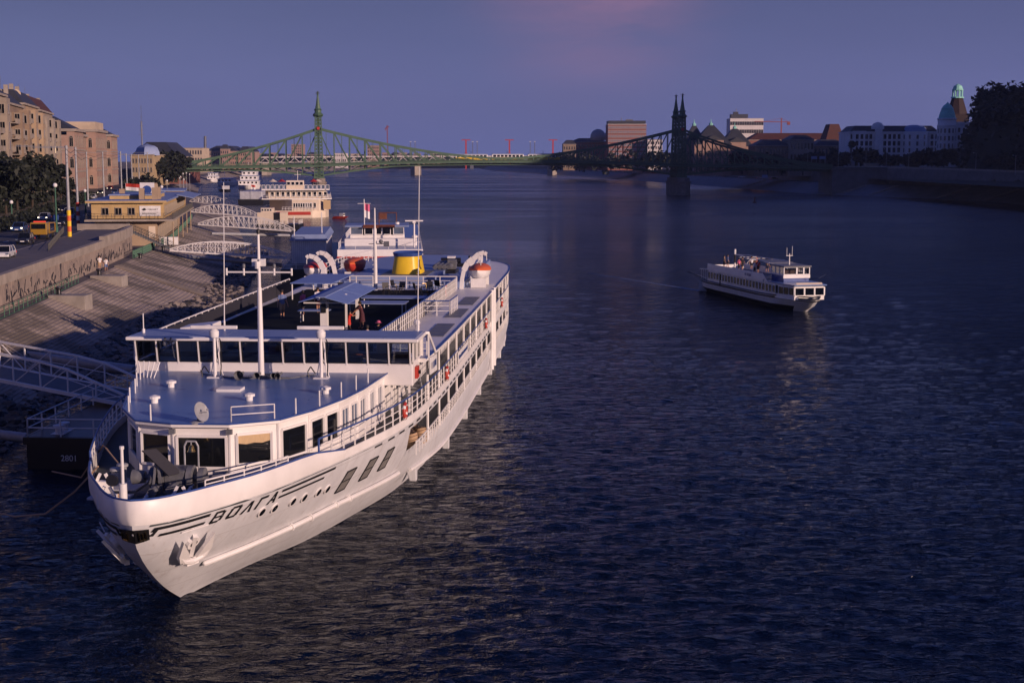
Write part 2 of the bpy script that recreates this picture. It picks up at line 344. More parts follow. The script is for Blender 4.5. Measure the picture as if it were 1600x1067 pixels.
rows=[[(lq(y),y,QZ),(lu(y),y,QZ)] for y in ys]; struct(loft(rows,'left_lower_quay','paving'))
rows=[[(lu(y)-.01,y,QZ-.5),(lu(y)-.01,y,RZ)] for y in ys if y>222 or True]; struct(loft(rows,'left_bank_cliff','stone'))
# upper road sheets
def strip(name,m,o0,o1,z,y0=-60,y1=1600,kind=True,ystep=None):
    yy=[y for y in ys if y0<=y<=y1]; 
    if yy[0]>y0: yy=[y0]+yy
    if yy[-1]<y1: yy=yy+[y1]
    o=loft([[(lu2(y)+o0,y,z),(lu2(y)+o1,y,z)] for y in yy],name,m); struct(o); return o
def lu2(y): return interp(y,[-60,60,132,167,208,240,340,450,550,690,970,1600,2600],[-34,-40,-47.9,-52,-56.8,-62.5,-84,-110,-138,-182,-245,-325,-275])
rows=[[(lu(y),y,RZ-.02),(lu(y)-6000,y,RZ-.02)] for y in ys+[3200,5200]]; struct(loft(rows,'left_bank_ground','earth'))
strip('upper_quay_pavement','paving',-.2,-7.0,RZ+.13,-60,222)
strip('upper_quay_kerb','concrete',-6.9,-7.2,RZ+.135,-60,222)
strip('embankment_road','asphalt',-7.2,-19,RZ+.01)
strip('tram_track_strip','earth',-24,-29,RZ+.03,60,700)
strip('upper_road','asphalt',-33,-47,RZ+.02,60,700)
strip('facade_pavement','paving',-47,-60,RZ+.05,60,700)
g=MB()
for y in range(90,420,9):
    x=lu2(y)-13; x2=lu2(y+3)-13; g.quad((x-.08,y,RZ+.016),(x+.08,y,RZ+.016),(x2+.08,y+3,RZ+.016),(x2-.08,y+3,RZ+.016))
struct(g.build('road_markings','white_paint'))
# ---- right bank
RW=([-200,0,300,450,560,635,683,739,854,975,1176,2100,2600],[290,265,240,222,203,196,174,155,142,130,105,-23,-60])
def rw(y): return interp(y,*RW)
def rz(y): return interp(y,[300,560,700,760,1200],[10.5,10.5,13.2,13.2,9])
ysr=[-200,0,150,300,380,450,500,560,600,635,660,683,710,739,790,854,910,975,1070,1176,1400,1700,2100,2600]
mat('right_stone',(.20,.19,.20),.85,0,.15,c2=(.11,.105,.11),bump=.4)
mat('wall_dark',(.19,.175,.17),.9,0,.3,c2=(.10,.095,.095),bump=.4)
struct(loft([[(rw(y)-8,y,-1.5),(rw(y),y,0),(rw(y)+6,y,1.5),(rw(y)+7,y,1.6),(rw(y)+18,y,5.2)] for y in ysr],'right_embankment_slope','right_stone'))
struct(loft([[(rw(y)+18,y,5.2),(rw(y)+30,y,5.3)] for y in ysr],'right_lower_quay','asphalt'))
struct(loft([[(rw(y)+30,y,5.0),(rw(y)+30,y,rz(y))] for y in ysr],'right_quay_cliff','wall_dark'))
struct(loft([[(rw(y)+30,y,rz(y)),(rw(y)+48,y,rz(y)),(rw(y)+6000,y,rz(y))] for y in ysr+[3200,5200]],'right_bank_ground','asphalt'))
g=MB(); 
for y in ysr[3:-4]:
    pass
g=MB()
for a,b in zip(ysr[3:15],ysr[4:16]):
    g.bar((rw(a)+30.2,a,rz(a)+.45),(rw(b)+30.2,b,rz(b)+.45),.5,.9)
tag(g.build('parapet_wall','stone_pale'),'long grey stone parapet along the top of the right quay','parapet')
# pale stairs running down the right slope
for i,(px,py,px2,py2) in enumerate([(1296,303,1322,289),(1363,305,1391,291),(1438,309,1467,295),(1525,313,1558,298),(1190,293,1204,284)]):
    a=gr(px,py,.6); b=gr(px2,py2,5.0)
    y0=a[1]; g=MB(); a=(rw(y0)+2,y0,.45); b=(rw(y0)+17.6,y0+2,5.35)
    d=Vector(b)-Vector(a); nst=16
    for k in range(nst):
        p=Vector(a)+d*(k/nst); q=Vector(a)+d*((k+1)/nst); g.box(p.x,q.x+.05,p.y-1.6,p.y+1.6,p.z-.5,q.z)
    tag(g.build('stone_stair','stone_pale'),['pale stair on the right slope nearest the bridge abutment','pale stair on the right slope, second beyond the abutment','pale stair on the right slope below the white hotel','rightmost pale stair on the right slope below the wooded hill','pale stair on the right slope seen under the bridge truss'][i],'stair','stairs down the right river slope')
# far shore
struct(loft([[(-2500,y,6),(x1,y,6)] for y,x1 in ((2600,-240),(2800,-150),(3000,400),(5200,2500))],'far_bank_ground','earth'))
# ---- wooded hill
def hillh(x,y):
    q=x-.318*y; n=(math.sin(x*.045+y*.03)+math.sin(y*.06-x*.02))*3
    if q<-3: return 0
    base=(.049*y+1)*min(1,max(0,(q+3)/9))
    h=base+max(0,q-45)*1.6
    inl=x-(rw(y)+44); lo_=interp(y,[500,655,700],[80,72,56]); cap=lo_+(140-lo_)*min(1,max(0,(345-x)/40))*min(1,max(0,(y-500)/45))*min(1,max(0,(640-y)/40)); h=min(h,max(0,inl+8)*6,cap)  # unseen crest heights shaped so the hill shades the bridge's right half
    fy=min(1,max(0,(y-230)/95)); fy=fy*fy*(3-2*fy); f2=min(1,max(0,(742-y)/10)) if y<1000 else 0
    return h*fy*f2+n*min(1,h/30)*fy*f2
g=MB(); nx,ny=84,72; XX=[180+ i*5.5 for i in range(nx)]; YY=[250+j*7 for j in range(ny)]
for y in YY:
    for x in XX: g.v.append((x,y,max(8,hillh(x,y)+8)))
for j in range(ny-1):
    for i in range(nx-1): g.f.append((j*nx+i,j*nx+i+1,(j+1)*nx+i+1,(j+1)*nx+i)); g.mi.append(0)
struct(g.build('wooded_hill','hedge',smooth='full'))
def leafcloud(g,c,rx,ry,rz_,n,size,rn,nm=1):
    for _ in range(n):
        while 1:
            p=Vector((rn.uniform(-1,1),rn.uniform(-1,1),rn.uniform(-1,1)))
            if .25<p.length<1: break
        p=Vector((c[0]+p.x*rx,c[1]+p.y*ry,c[2]+p.z*rz_)); s=size*rn.uniform(.6,1.4)
        a=Vector((rn.gauss(0,1),rn.gauss(0,1),rn.gauss(0,.6))).normalized()*s; b=a.cross(Vector((rn.gauss(0,1),rn.gauss(0,1),rn.gauss(0,1)))).normalized()*s*rn.uniform(.5,1)
        g.m=rn.randrange(nm); g.add([p-a,p-b*.8,p+a,p+b*.8],[(0,1,2,3)])
rn=random.Random(3); g=MB()
for _ in range(2600):
    y=rn.uniform(430,744); x=rn.uniform(.305*y,.43*y); h=hillh(x,y)
    if h<4: continue
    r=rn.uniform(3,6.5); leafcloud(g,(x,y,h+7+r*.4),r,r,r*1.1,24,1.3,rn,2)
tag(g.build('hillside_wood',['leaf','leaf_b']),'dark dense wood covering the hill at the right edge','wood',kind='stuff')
# ---- rocks along the waterline
g=MB(); rn=random.Random(5)
for _ in range(2600):
    y=rn.uniform(70,300); t=abs(rn.gauss(0,1)); x=lw(y)+rn.uniform(-1.5,3.2) - (1 if y<170 else 0); s=rn.uniform(.15,.6)
    z=max(0,(lw(y)-x)*.33)
    n_=6; v=[]
    for k in range(3):
        for i in range(n_):
            a=2*math.pi*(i+.5*k)/n_; r=s*(1,.95,.5)[k]*rn.uniform(.7,1.3); v.append((x+r*math.cos(a),y+r*math.sin(a)*1.2,z+(-.3,.25,.6)[k]*s*rn.uniform(.7,1.2)))
    f=[(k*n_+i,k*n_+(i+1)%n_,(k+1)*n_+(i+1)%n_,(k+1)*n_+i) for k in range(2) for i in range(n_)]+[tuple(range(2*n_,3*n_))]
    g.m=rn.randrange(2); g.add(v,f)
tag(g.build('waterline_rocks',['wet_stone','stone']),'loose dark stones along the left waterline','rocks',kind='stuff')
# ---- graffiti wall with parapet, rail
wroot=thing('quay_wall','long stone quay wall covered in dark graffiti above the river steps','wall',(0,0,0))
def graf():
    m=mat('graffiti_stone',(.34,.27,.22),.9,0,.5,c2=(.2,.165,.14),bump=.4,bscale=2); n=m.node_tree; b=n.nodes['Principled BSDF']
    src=b.inputs['Base Color'].links[0].from_socket; t=n.nodes.new('ShaderNodeTexCoord'); mp=n.nodes.new('ShaderNodeMapping'); mp.inputs['Scale'].default_value=(1,.5,.22); mp.inputs['Rotation'].default_value=(.5,0,0); n.links.new(t.outputs['Object'],mp.inputs[0])
    ns=n.nodes.new('ShaderNodeTexNoise'); ns.inputs['Scale'].default_value=1.6; ns.inputs['Detail'].default_value=2; ns.inputs['Distortion'].default_value=2.2; n.links.new(mp.outputs[0],ns.inputs[0])
    s=n.nodes.new('ShaderNodeMath'); s.operation='SUBTRACT'; s.inputs[1].default_value=.5; n.links.new(ns.outputs[0],s.inputs[0]); a=n.nodes.new('ShaderNodeMath'); a.operation='ABSOLUTE'; n.links.new(s.outputs[0],a.inputs[0])
    r=n.nodes.new('ShaderNodeMapRange'); r.inputs[1].default_value=.012; r.inputs[2].default_value=.035; r.inputs[3].default_value=1; r.inputs[4].default_value=0; n.links.new(a.outputs[0],r.inputs[0])
    x=n.nodes.new('ShaderNodeMix'); x.data_type='RGBA'; x.inputs[7].default_value=(.035,.03,.045,1)
    n2=n.nodes.new('ShaderNodeTexNoise'); n2.inputs['Scale'].default_value=.12; n.links.new(t.outputs['Object'],n2.inputs[0]); r2=n.nodes.new('ShaderNodeMapRange'); r2.inputs[1].default_value=.42; r2.inputs[2].default_value=.55; n.links.new(n2.outputs[0],r2.inputs[0])
    mm=n.nodes.new('ShaderNodeMath'); mm.operation='MULTIPLY'; n.links.new(r.outputs[0],mm.inputs[0]); n.links.new(r2.outputs[0],mm.inputs[1])
    n.links.new(mm.outputs[0],x.inputs[0]); n.links.new(src,x.inputs[6]); n.links.new(x.outputs[2],b.inputs['Base Color'])
graf()
g=MB(); yy=[60,80,100,120,132,150,167,190,208,221]
for a,b in zip(yy,yy[1:]):
    g.slab([(lu2(a)+.12,a,QZ-.2),(lu2(b)+.12,b,QZ-.2),(lu2(b)+.12,b,6.3),(lu2(a)+.12,a,6.3)],(-.6,0,0))
g.build('masonry_face','graffiti_stone',wroot)
g=MB()
for a,b in zip(yy,yy[1:]):
    h=7.75 if a>=190 else 7.25
    g.slab([(lu2(a)+.3,a,6.3),(lu2(b)+.3,b,6.3),(lu2(b)+.3,b,h),(lu2(a)+.3,a,h)],(-.7,0,0))
g.box(-67.5,lu2(221)-.3,221.2,221.8,RZ,RZ+1.0)
g.build('parapet','stone_pale',wroot)
# painted tags on the wall: strokes of several letters as dark paint
g=MB(); rn=random.Random(11); y=134
while y<216:
    w_=rn.uniform(.8,2.1); h_=rn.uniform(.8,1.9); z0=QZ+.2+rn.uniform(0,.6)
    if rn.random()<.8:
        pts=[(rn.uniform(0,w_),rn.uniform(0,h_)) for _ in range(rn.randint(4,6))]
        for p,q in zip(pts,pts[1:]):
            A=(lu2(y+p[0])+.14,y+p[0],z0+p[1]); B=(lu2(y+q[0])+.14,y+q[0],z0+q[1]); g.bar(A,B,.05,rn.uniform(.07,.2))
    y+=w_*rn.uniform(.7,1.2)
g.build('graffiti','cloth_dark',wroot)
# lower quay railing (green) in front of the wall
def railing(name,label,pts,h,mt,step=1.5,n=2,r=.035,group=None,root=None):
    ro=root or thing(name,label,'railing',(0,0,0),0,group); g=MB(); gp=MB()
    for k in range(1,n+1): g.path([(p[0],p[1],p[2]+h*k/n) for p in pts],r,5)
    for a,b in zip(pts,pts[1:]):
        a=Vector(a);b=Vector(b); m=max(1,round((b-a).length/step))
        for i in range(m+1):
            p=a+(b-a)*i/m; gp.tube(p,p+Vector((0,0,h)),r*1.2,5)
    gp.path([(p[0],p[1],p[2]+.06) for p in pts],r,5); g.build('handrail',mt,ro); gp.build('rail_posts',mt,ro); return ro
railing('quay_railing','thin green railing at the foot of the graffiti wall',[(lq(y)-.3,y,QZ) for y in (95,110,125,140,155,165)],1.0,'rail_green',2.0)
railing('quay_railing','bright green railing on the quay edge near the first gangway',[(lq(y)-.1,y,QZ) for y in (206,215,228)],1.1,'rail_green',.6,3,.05)
railing('quay_railing','long green railing along the quay edge below the terminal',[(lq(y)-.1,y,QZ) for y in (236,247,262,290,320,345)],1.1,'rail_green',1.2,3,.06)
# buttress blocks and bollards on the slope
for i,(y,t) in enumerate([(147,'nearer'),(172,'farther')]):
    x=lq(y); g=MB(); g.prism([(x-.2,y),(x+3.8,y-.4),(x+3.8,y+2.2),(x-.2,y+2.2)],.8,QZ+.25,lambda a,b:QZ+.25)
    tag(g.build('mooring_block','concrete',bevel=.05),f'{t} of the two pale concrete mooring blocks jutting from the slope','block','mooring blocks on the river slope')
    g=MB(); g.lathe([(.3,0),(.24,.15),(.22,.5),(.38,.62),(.38,.75),(.1,.8)],(x+.6,y+1.2,QZ+.25),12)
    tag(g.build('bollard','black_paint',smooth=True),f'black iron bollard standing on the {t} concrete mooring block','bollard','black bollards on the left quay')
for i,(px,py) in enumerate([(219,404),(255,392),(295,356)]):
    p=gr(px,py,QZ); g=MB(); g.lathe([(.3,0),(.24,.15),(.22,.5),(.38,.62),(.38,.75),(.1,.8)],p,12)
    tag(g.build('bollard','black_paint',smooth=True),['black iron bollard at the top of the river steps, nearest the camera','black iron bollard at the quay edge beside the near gangway','black iron bollard at the quay edge beyond the near gangway'][i],'bollard','black bollards on the left quay')
# stone stair runs down the slope
for i,(y,l) in enumerate([(118,'nearer stone stair crossing the river slope'),(190,'farther stone stair crossing the slope, below the walking couple')]):
    g=MB()
    for off in (-.75,0,.75):
        a=(lq(y)+.1,y+off,QZ+.1); b=(lw(y-6)-.3,y-6+off,.35); g.bar(a,b,.22,.25)
    n_=22
    for k in range(n_):
        t=k/n_; x=lq(y)+(lw(y-6)-lq(y))*t; yy_=y-6*t; z=QZ+(.1-QZ)*t; g.box(x,x+.36,yy_-.65,yy_+.65,z-.3,z+.06)
    tag(g.build('stone_stair','stone_pale'),l,'stair','stairs down the left river slope')
# ================================================================ THE LARGE WHITE RIVER SHIP (local x = starboard, y = aft, z = up)
TS=[0,.25,.7,1.4,2.6,5,9.4,14,18.6,23.5,30,40,60,80,88,93,96,97.5,98]
TB=[0,.55,1.02,1.52,2.18,3.38,4.78,6.0,6.95,7.45,7.65,7.75,7.8,7.75,7.4,6.2,4.4,2.5,0]
WS=[0,2,5,9,14,20,28,40,70,85,91]; WB=[0,.5,1.4,2.9,4.2,5.5,6.3,6.8,6.8,5.5,2]
def Btop(s): return smooth(s,TS,TB)
def Bwl(s): return smooth(s,WS,WB) if s<93 else 0
def s0(z): return 0 if z>=4.9 else 7*(1-max(z,-.5)/4.9)**1.45
def hb(s,z):
    a=s-s0(z)
    if a<=0: return 0
    if z>=4.9: return Btop(s)
    zz=max(z,0); w_=(zz/4.9)**.7; k=min(1,max(0,(s-24)/10)); k=k*k*(3-2*k)
    w2=0 if z<1.2 else min(1,.75+.25*(z-1.2)/1.2)
    w_=w_*(1-k)+w2*k
    return (1-w_)*Bwl(a)+w_*Btop(a if s<60 else s)
def skew(s,z): return -.55*(1-max(0,z)/4.9)*math.exp(-max(0,s-5)/9) if z<4.9 else 0
OX,OY,SLP=-13.7,50.,.068
volga=thing('river_cruise_ship','large white river cruise ship moored at the left, its bow toward the viewer','ship',(OX,OY,0),-math.atan(SLP))
V=volga
def hp(s,z,side=1,off=0):
    e=.05; x=hb(s,z); x1=hb(s+e,z); x0=hb(max(s-e,s0(z)+1e-3),z)
    n=Vector((2*e,-(x1-x0),0)).normalized()
    zz=(hb(s,min(4.85,z+.05))-hb(s,max(0,z-.05)))/.1
    n=Vector((n.x,n.y,-zz*n.x)).normalized()
    return Vector((side*(x+n.x*off)+skew(s,z),s+n.y*off,z+n.z*off))
# ---- hull shell
TT=sorted(set([i/40 for i in range(9)]+[.2+.8*i/70 for i in range(71)]))
ZL=[-1,-.4,0,.4,.8,1.19,1.23,1.6,2.0,2.6,3.1,3.8,4.5,4.9]
for side in (1,):
    g=MB(); 
    def ring(z):
        r=[]
        a0=s0(z)
        for t in TT:
            s=a0+(98-a0)*t**1.6; r.append(s)
        return r
    for sd in (1,-1):
        base=len(g.v)
        for z in ZL:
            for s in ring(z): g.v.append((sd*hb(s,z)+skew(s,z),s,z))
        n=len(TT)
        for j in range(len(ZL)-1):
            for i in range(n-1):
                sm=ring(ZL[j+1])[i]
                if 3.1<=ZL[j]<4.5 and 21.2<sm<91: continue
                q=(base+j*n+i,base+j*n+i+1,base+(j+1)*n+i+1,base+(j+1)*n+i)
                g.f.append(q if sd==1 else q[::-1]); g.mi.append(1 if ZL[j+1]<=0.01 else 0)
    hull=g.build('hull',['hull_white','black_paint'],V,smooth=True)
# inner lining of the gallery bulwark and rounded opening front
def side_band(name,m,s_a,s_b,z_a,z_b,th=.06,off=0.,step=1.5,sides=(1,-1),parent=V,z_af=None):
    g=MB()
    for sd in sides:
        s=s_a
        while s<s_b-1e-6:
            e=min(s+step,s_b); za=z_a; 
            P=[Vector((sd*(Btop(s)+off),s,za)),Vector((sd*(Btop(e)+off),e,za)),Vector((sd*(Btop(e)+off),e,z_af(e) if z_af else z_b)),Vector((sd*(Btop(s)+off),s,z_af(s) if z_af else z_b))]
            g.slab(P,(-sd*th,0,0)); s=e
    return g.build(name,m,parent)
for sd in (1,-1): side_band('fascia','ship_white',12,97.5,4.9,5.28,off=.03,step=1.2,sides=(sd,))
# ---- bulwark band around the bow
def bwz(s): return 5.8-.1*min(1,s/8) if s<9 else max(5.28,5.7-(s-9)*.14)
def curve_pts(s_list,off,zf): 
    return [Vector((Btop(s)+off(s),s-.0,zf(s))) for s in s_list]
sl_=[0,.06,.15,.3,.5,.8,1.2,1.8,2.6,3.5,4.5,5.5,6.5,8,9.4,10.5,11.5,12]
g=MB(); full=[(sd,s) for sd,l in ((-1,sl_[::-1]),(1,sl_[1:])) for s in l]
def bwp(sd,s,o,z): return (sd*(Btop(s)+o),s-(o if s<1.2 else 0),z)
prof=[(0.0,4.9),(.10,5.15),(.12,5.5),(.1,None)]
for (sd,s) in full:
    zt=bwz(s); 
    for o,z in ((0,4.88),(.06,5.1),(.08,zt-.08),(.05,zt),(-.06,zt),(-.08,4.9)): g.v.append(bwp(sd,s,o,z))
for i in range(len(full)-1):
    for k in range(5): g.f.append((i*6+k,(i+1)*6+k,(i+1)*6+k+1,i*6+k+1)); g.mi.append(0)
g.build('bulwark','ship_white',V,smooth=True)
g=MB(); pts=[bwp(sd,s,.02,bwz(s)+.03) for sd,s in full]; g.path(pts,.045,6); g.build('bulwark_cap','blue_paint',V)
# ---- decks
def deckpoly(a,b,z0,z1,ins=.05,step=2,m='deck_grey',name='deck',lim=None):
    ss=[a]; s=a
    while s<b-1e-6: s=min(b,s+(step if 4<s<86 else .5)); ss.append(s)
    f=lambda s: max(.01,(Btop(s)-ins) if lim is None else min(lim,Btop(s)-ins))
    pts=[(f(s),s) for s in ss]+[(-f(s),s) for s in ss[::-1]]
    g=MB(); g.prism(pts,z0,z1); return g.build(name,m,V)
deckpoly(.3,24,4.78,4.92,.04,m='deck_green',name='foredeck')
deckpoly(24,97.4,4.72,4.92,.1,m='deck_grey',name='promenade_deck')
g=MB(); ssd=[21+i*2 for i in range(37)]; g.prism([(hb(s,2.5)-.1,s) for s in ssd]+[(-hb(s,2.5)+.1,s) for s in ssd[::-1]],2.45,2.6); g.build('main_deck','deck_grey',V)
sd_=deckpoly(23.9,98,7.5,7.7,-.12,m=['ship_white'],name='sun_deck')
for sd in (1,-1): side_band('deck_edge_trim','blue_paint',24,97.9,7.66,7.73,th=.1,off=.16,step=1,sides=(sd,))
g=MB(); g.prism([(4.55,25.2),(4.9,44),(5.0,62.5),(-6.9,62.5),(-7.3,44),(-7.2,25.2)],7.7,7.712); g.build('shaded_dark_deck','deck_dark_shaded',V)  # dark floor sheet, blackened to paint in the canvas rail's shadow
# ---- superstructure behind
def blk(ss,hwf,z0,z1,name,m):
    pts=[(hwf(s),s) for s in ss]+[(-hwf(s),s) for s in ss[::-1]]
    g=MB(); g.prism(pts,z0,z1); return g.build(name,m,V)
hw2=lambda s:min(5.8,max(.5,Btop(s)-1.9))
ss=[22.5,24,30,40,60,80,86,89,91,93,94]
blk(ss,hw2,2.6,4.72,'lower_deckhouse','ship_white'); blk(ss,hw2,4.92,7.5,'upper_deckhouse','ship_white')
def wallwin(p,q,z0,z1,parent=V,name='window',fr='ship_white',gl='dark_glass',off=.03,fw=.07,nm=1,mull=0,lean=0):
    """window on a vertical wall from p to q (local xy), outward = right of p->q"""
    p=Vector((p[0],p[1],0)); q=Vector((q[0],q[1],0)); d=(q-p).normalized(); n=Vector((d.y,-d.x,0))
    def pt(a,z,o): return p+d*a+n*(o+lean*(z-z0))+Vector((0,0,z))
    L=(q-p).length; g=MB(); c=.1
    outer=[(0,z0),(L,z0),(L,z1),(0,z1)]
    for (a,za),(b,zb) in zip(outer,outer[1:]+outer[:1]): g.bar(pt(a,za,off),pt(b,zb,off),fw)
    for k in range(mull): a=L*(k+1)/(mull+1); g.bar(pt(a,z0,off),pt(a,z1,off),.045)
    f=g.build(name,fr,parent)
    g=MB(); g.slab([pt(0,z0,off-.01),pt(L,z0,off-.01),pt(L,z1,off-.01),pt(0,z1,off-.01)],n*(-.02))
    g.build('pane',gl,f); return f
rn=random.Random(4)
for lev,(z0,z1) in enumerate(((5.75,6.95),(3.35,4.4))):
    s=26.
    while s<88:
        if lev==0 and 40<s<42: s+=3.1; continue
        wallwin((hw2(s),s),(hw2(s+1.7),s+1.7),z0,z1,gl='dark_glass' if rn.random()<.75 else 'pale_glass',mull=1)
        wallwin((-hw2(s+1.7),s+1.7),(-hw2(s),s),z0,z1); s+=3.1
# ---- gallery stanchions and rails
for sd in (1,-1):
    s=25.5
    while s<96:
        g=MB(); x=sd*(Btop(s)-.06); g.tube((x,s,5.2),(x,s,7.55),.07,6); 
        if s<90: g.tube((x,s,3.1),(x,s,4.95),.07,6)
        g.build('stanchion','ship_white',V); s+=4.2
for sd in (1,-1):
    g=MB(); s=22.
    while s<90:
        x=sd*(Btop(s)-.02); g.tube((x,s,3.0),(x,s,3.72),.04,4); s+=.8
    ps=[(sd*(Btop(s)-.02),s,3.68) for s in [22+i*.8 for i in range(85)]]; g.path(ps,.045,5)
    for zz in (3.3,3.5): g.path([(p_[0],p_[1],zz) for p_ in ps],.02,4)
    g.build('lower_railing','ship_white',V)
for sd in (1,-1):
    g=MB(); gb=MB(); s=9.7 if sd==1 else 6.5
    ls=[]
    while s<97:
        ls.append(s); s+=1.15
    for s in ls:
        x=sd*(Btop(s)-.02); zb=max(5.2,bwz(s)-.1 if s<12 else 5.2); g.bar((x,s,zb),(x,s,6.2),.06)
    for zf in (5.52,5.86):
        g.path([(sd*(Btop(s)-.02),s,zf) for s in ls if bwz(s)<zf+.1 or s>12],.025,4)
    gb.path([(sd*(Btop(s)-.02),s,6.22) for s in ls],.045,5)
    s=ls[0]; gb.tube((sd*(Btop(s)-.02),s,5.6),(sd*(Btop(s)-.02),s,6.22),.05,6)
    pr_=g.build('promenade_railing','ship_white',V); gb.build('handrail','blue_paint',pr_)
# screens of canvas on the promenade rail with sponsor banner
def screen(sa,sb,z0,z1,m,name,off=.05,sd=1): 
    g=MB(); s=sa  # globes are plain white paint, unlit
    while s<sb-1e-6:
        e=min(s+1,sb); g.slab([(sd*(Btop(s)+off),s,z0),(sd*(Btop(e)+off),e,z0),(sd*(Btop(e)+off),e,z1),(sd*(Btop(s)+off),s,z1)],(-sd*.02,0,0)); s=e
    return g.build(name,m,V)
screen(38,44,5.35,6.1,'white_paint','banner',.06)
g=MB(); rn=random.Random(2)
for k in range(16):
    s=38.4+k*.33; g.slab([(Btop(s)+.075,s,5.62),(Btop(s)+.075,s+.2,5.62),(Btop(s)+.075,s+.2,5.62+rn.uniform(.15,.26)),(Btop(s)+.075,s,5.84)],(.005,0,0))
g.build('banner_lettering','blue_paint',V)
# slots dark dashes under the fascia
g=MB(); s=15.5
while s<60:
    p=hp(s,4.66,1,.015); q=hp(s+.9,4.66,1,.015); g.slab([p,q,q+Vector((0,0,.1)),p+Vector((0,0,.1))],(.01,0,0)); s+=1.7
g.build('scupper_slots','black_paint',V)
# sponsons / fender legs
for s in (27.2,36,46,56,66,76,84):
    for sd in (1,-1):
        x0=sd*(hb(s,1.3)-.55); x1=sd*(hb(s,1.3)+.03); g=MB(); k_=1 if s<30 else .75
        a_=[(x0,s-.4*k_,1.3),(x1,s-.4*k_,1.3),(x1,s+.4*k_,1.3),(x0,s+.4*k_,1.3)]; b_=[(x0+(x1-x0)*.35,s-.2*k_,.45),(x1,s-.2*k_,.45),(x1,s+.2*k_,.45),(x0+(x1-x0)*.35,s+.2*k_,.45)]
        g.add(a_+b_,[(0,1,5,4),(1,2,6,5),(2,3,7,6),(3,0,4,7),(4,5,6,7),(3,2,1,0)]); g.build('fender_leg','hull_white',V,bevel=.05)
# guard tube at the bow side
for sd in (1,-1):
    g=MB(); pts=[hp(5.3+i*.75,2.08+.02*i if i<12 else 2.3-.03*(i-12),sd,.12) for i in range(24)]; g.path(pts,.11,8)
    g.ball(pts[0],.11,8)
    for k in (7,9,12,14):
        p=pts[k]; d=(pts[k+1]-p).normalized(); g.tube(p-d*.06,p+d*.06,.17,8)
    g.build('rubbing_tube','ship_white',V,smooth=True)
# long guard rail amidships
for sd in (1,-1): g=MB(); g.path([Vector((sd*(hb(s,1.3)+.05),s,1.3)) for s in range(26,94,2)],.09,6); g.build('guard_rail','ship_white',V)
# ---- name and stripes
def strokes(g,segs,s_a,wd,z_a,h,sd=1,off=.012,n=3):
    for (a,b,c,d) in segs:   # parallelogram strips in letter space: quad corners
        q=[]
        for (u,v) in (a,b,c,d):
            s=s_a+u*wd; z=z_a+v*h; q.append(hp(s,z,sd,off))
        g.add(q,[(0,1,2,3)])
T_=.24
def rect(x0,y0,x1,y1): return ((x0,y0),(x1,y0),(x1,y1),(x0,y1))
LET={'В':[rect(0,0,T_,1),rect(T_,0,.8,.18),rect(T_,.43,.78,.58),rect(T_,.82,.76,1),rect(.76,.12,1,.5),rect(.72,.52,.94,.9)],
'О':[rect(0,.12,T_,.88),rect(.76,.12,1,.88),rect(.1,0,.9,.18),rect(.1,.82,.9,1)],
'Л':[((0,0),(T_,0),(.62,1),(.36,1)),((.76,0),(1.,0),(.64,1),(.38,1))],
'Г':[rect(0,0,T_,1),rect(T_,.8,.95,1)],
'А':[((0,0),(T_,0),(.62,1),(.38,1)),((.76,0),(1,0),(.64,1),(.38,1)),rect(.25,.25,.75,.42)]}
ship_word='ВОЛГА'
for sd in (1,-1):
    root_s=2.95
    for i,ch in enumerate(ship_word if sd==1 else ship_word[::-1]):
        g=MB(); s_=root_s+i*.8
        segs=LET[ch] if sd==1 else [tuple((1-u,v) for u,v in q) for q in LET[ch]]
        segs=[tuple((u+.05*v,v) for u,v in q) for q in segs]
        strokes(g,segs,s_,.56,4.2,.5,sd,.015); g.build('name_letter','black_paint',V)
    for (sa,sb,za,zb) in ((.45,2.7,4.60,4.72),(.8,2.66,4.3,4.41),(6.9,11.4,4.56,4.67),(6.9,10.6,4.3,4.40)):
        g=MB(); s=sa
        while s<sb-1e-6:
            e=min(s+.25,sb); g.add([hp(s,za,sd,.015),hp(e,za,sd,.015),hp(e,zb,sd,.015),hp(s,zb,sd,.015)],[(0,1,2,3)]); s=e
        if sa==.45: g.add([hp(.45,4.36,sd,.016),hp(.62,4.36,sd,.016),hp(.62,4.7,sd,.016),hp(.45,4.7,sd,.016)],[(0,1,2,3)])
        g.build('painted_stripe','black_paint',V)
# bow shield emblem
g=MB()
for a,b in zip([-.42,-.3,-.15,.0,.15,.3],[-.3,-.15,.0,.15,.3,.42]):
    def ep(u,z):
        s=s0(z)+.02+abs(u)*.55; p=hp(s,z,1 if u>=0 else -1,.03); return Vector((p.x,p.y-.02,p.z))
    bz=lambda u:4.1+abs(u)*.35
    g.add([ep(a,bz(a)),ep(b,bz(b)),ep(b,4.72),ep(a,4.72)],[(0,1,2,3)])
em=g.build('bow_shield','black_paint',V)
g=MB()
for (u0,z0_,u1,z1_) in ((.12,4.25,.12,4.6),(.12,4.25,.3,4.3),(.3,4.3,.3,4.6),(.21,4.2,.21,4.55),(-.12,4.25,-.12,4.6),(-.12,4.25,-.3,4.3),(-.3,4.3,-.3,4.6)):
    a_=ep(u0,z0_); b_=ep(u1,z1_); d_o=Vector((0.02 if u0>0 else -.02,-.03,0)); g.bar(a_+d_o,b_+d_o,.04)
g.build('shield_emblem','brass',em)
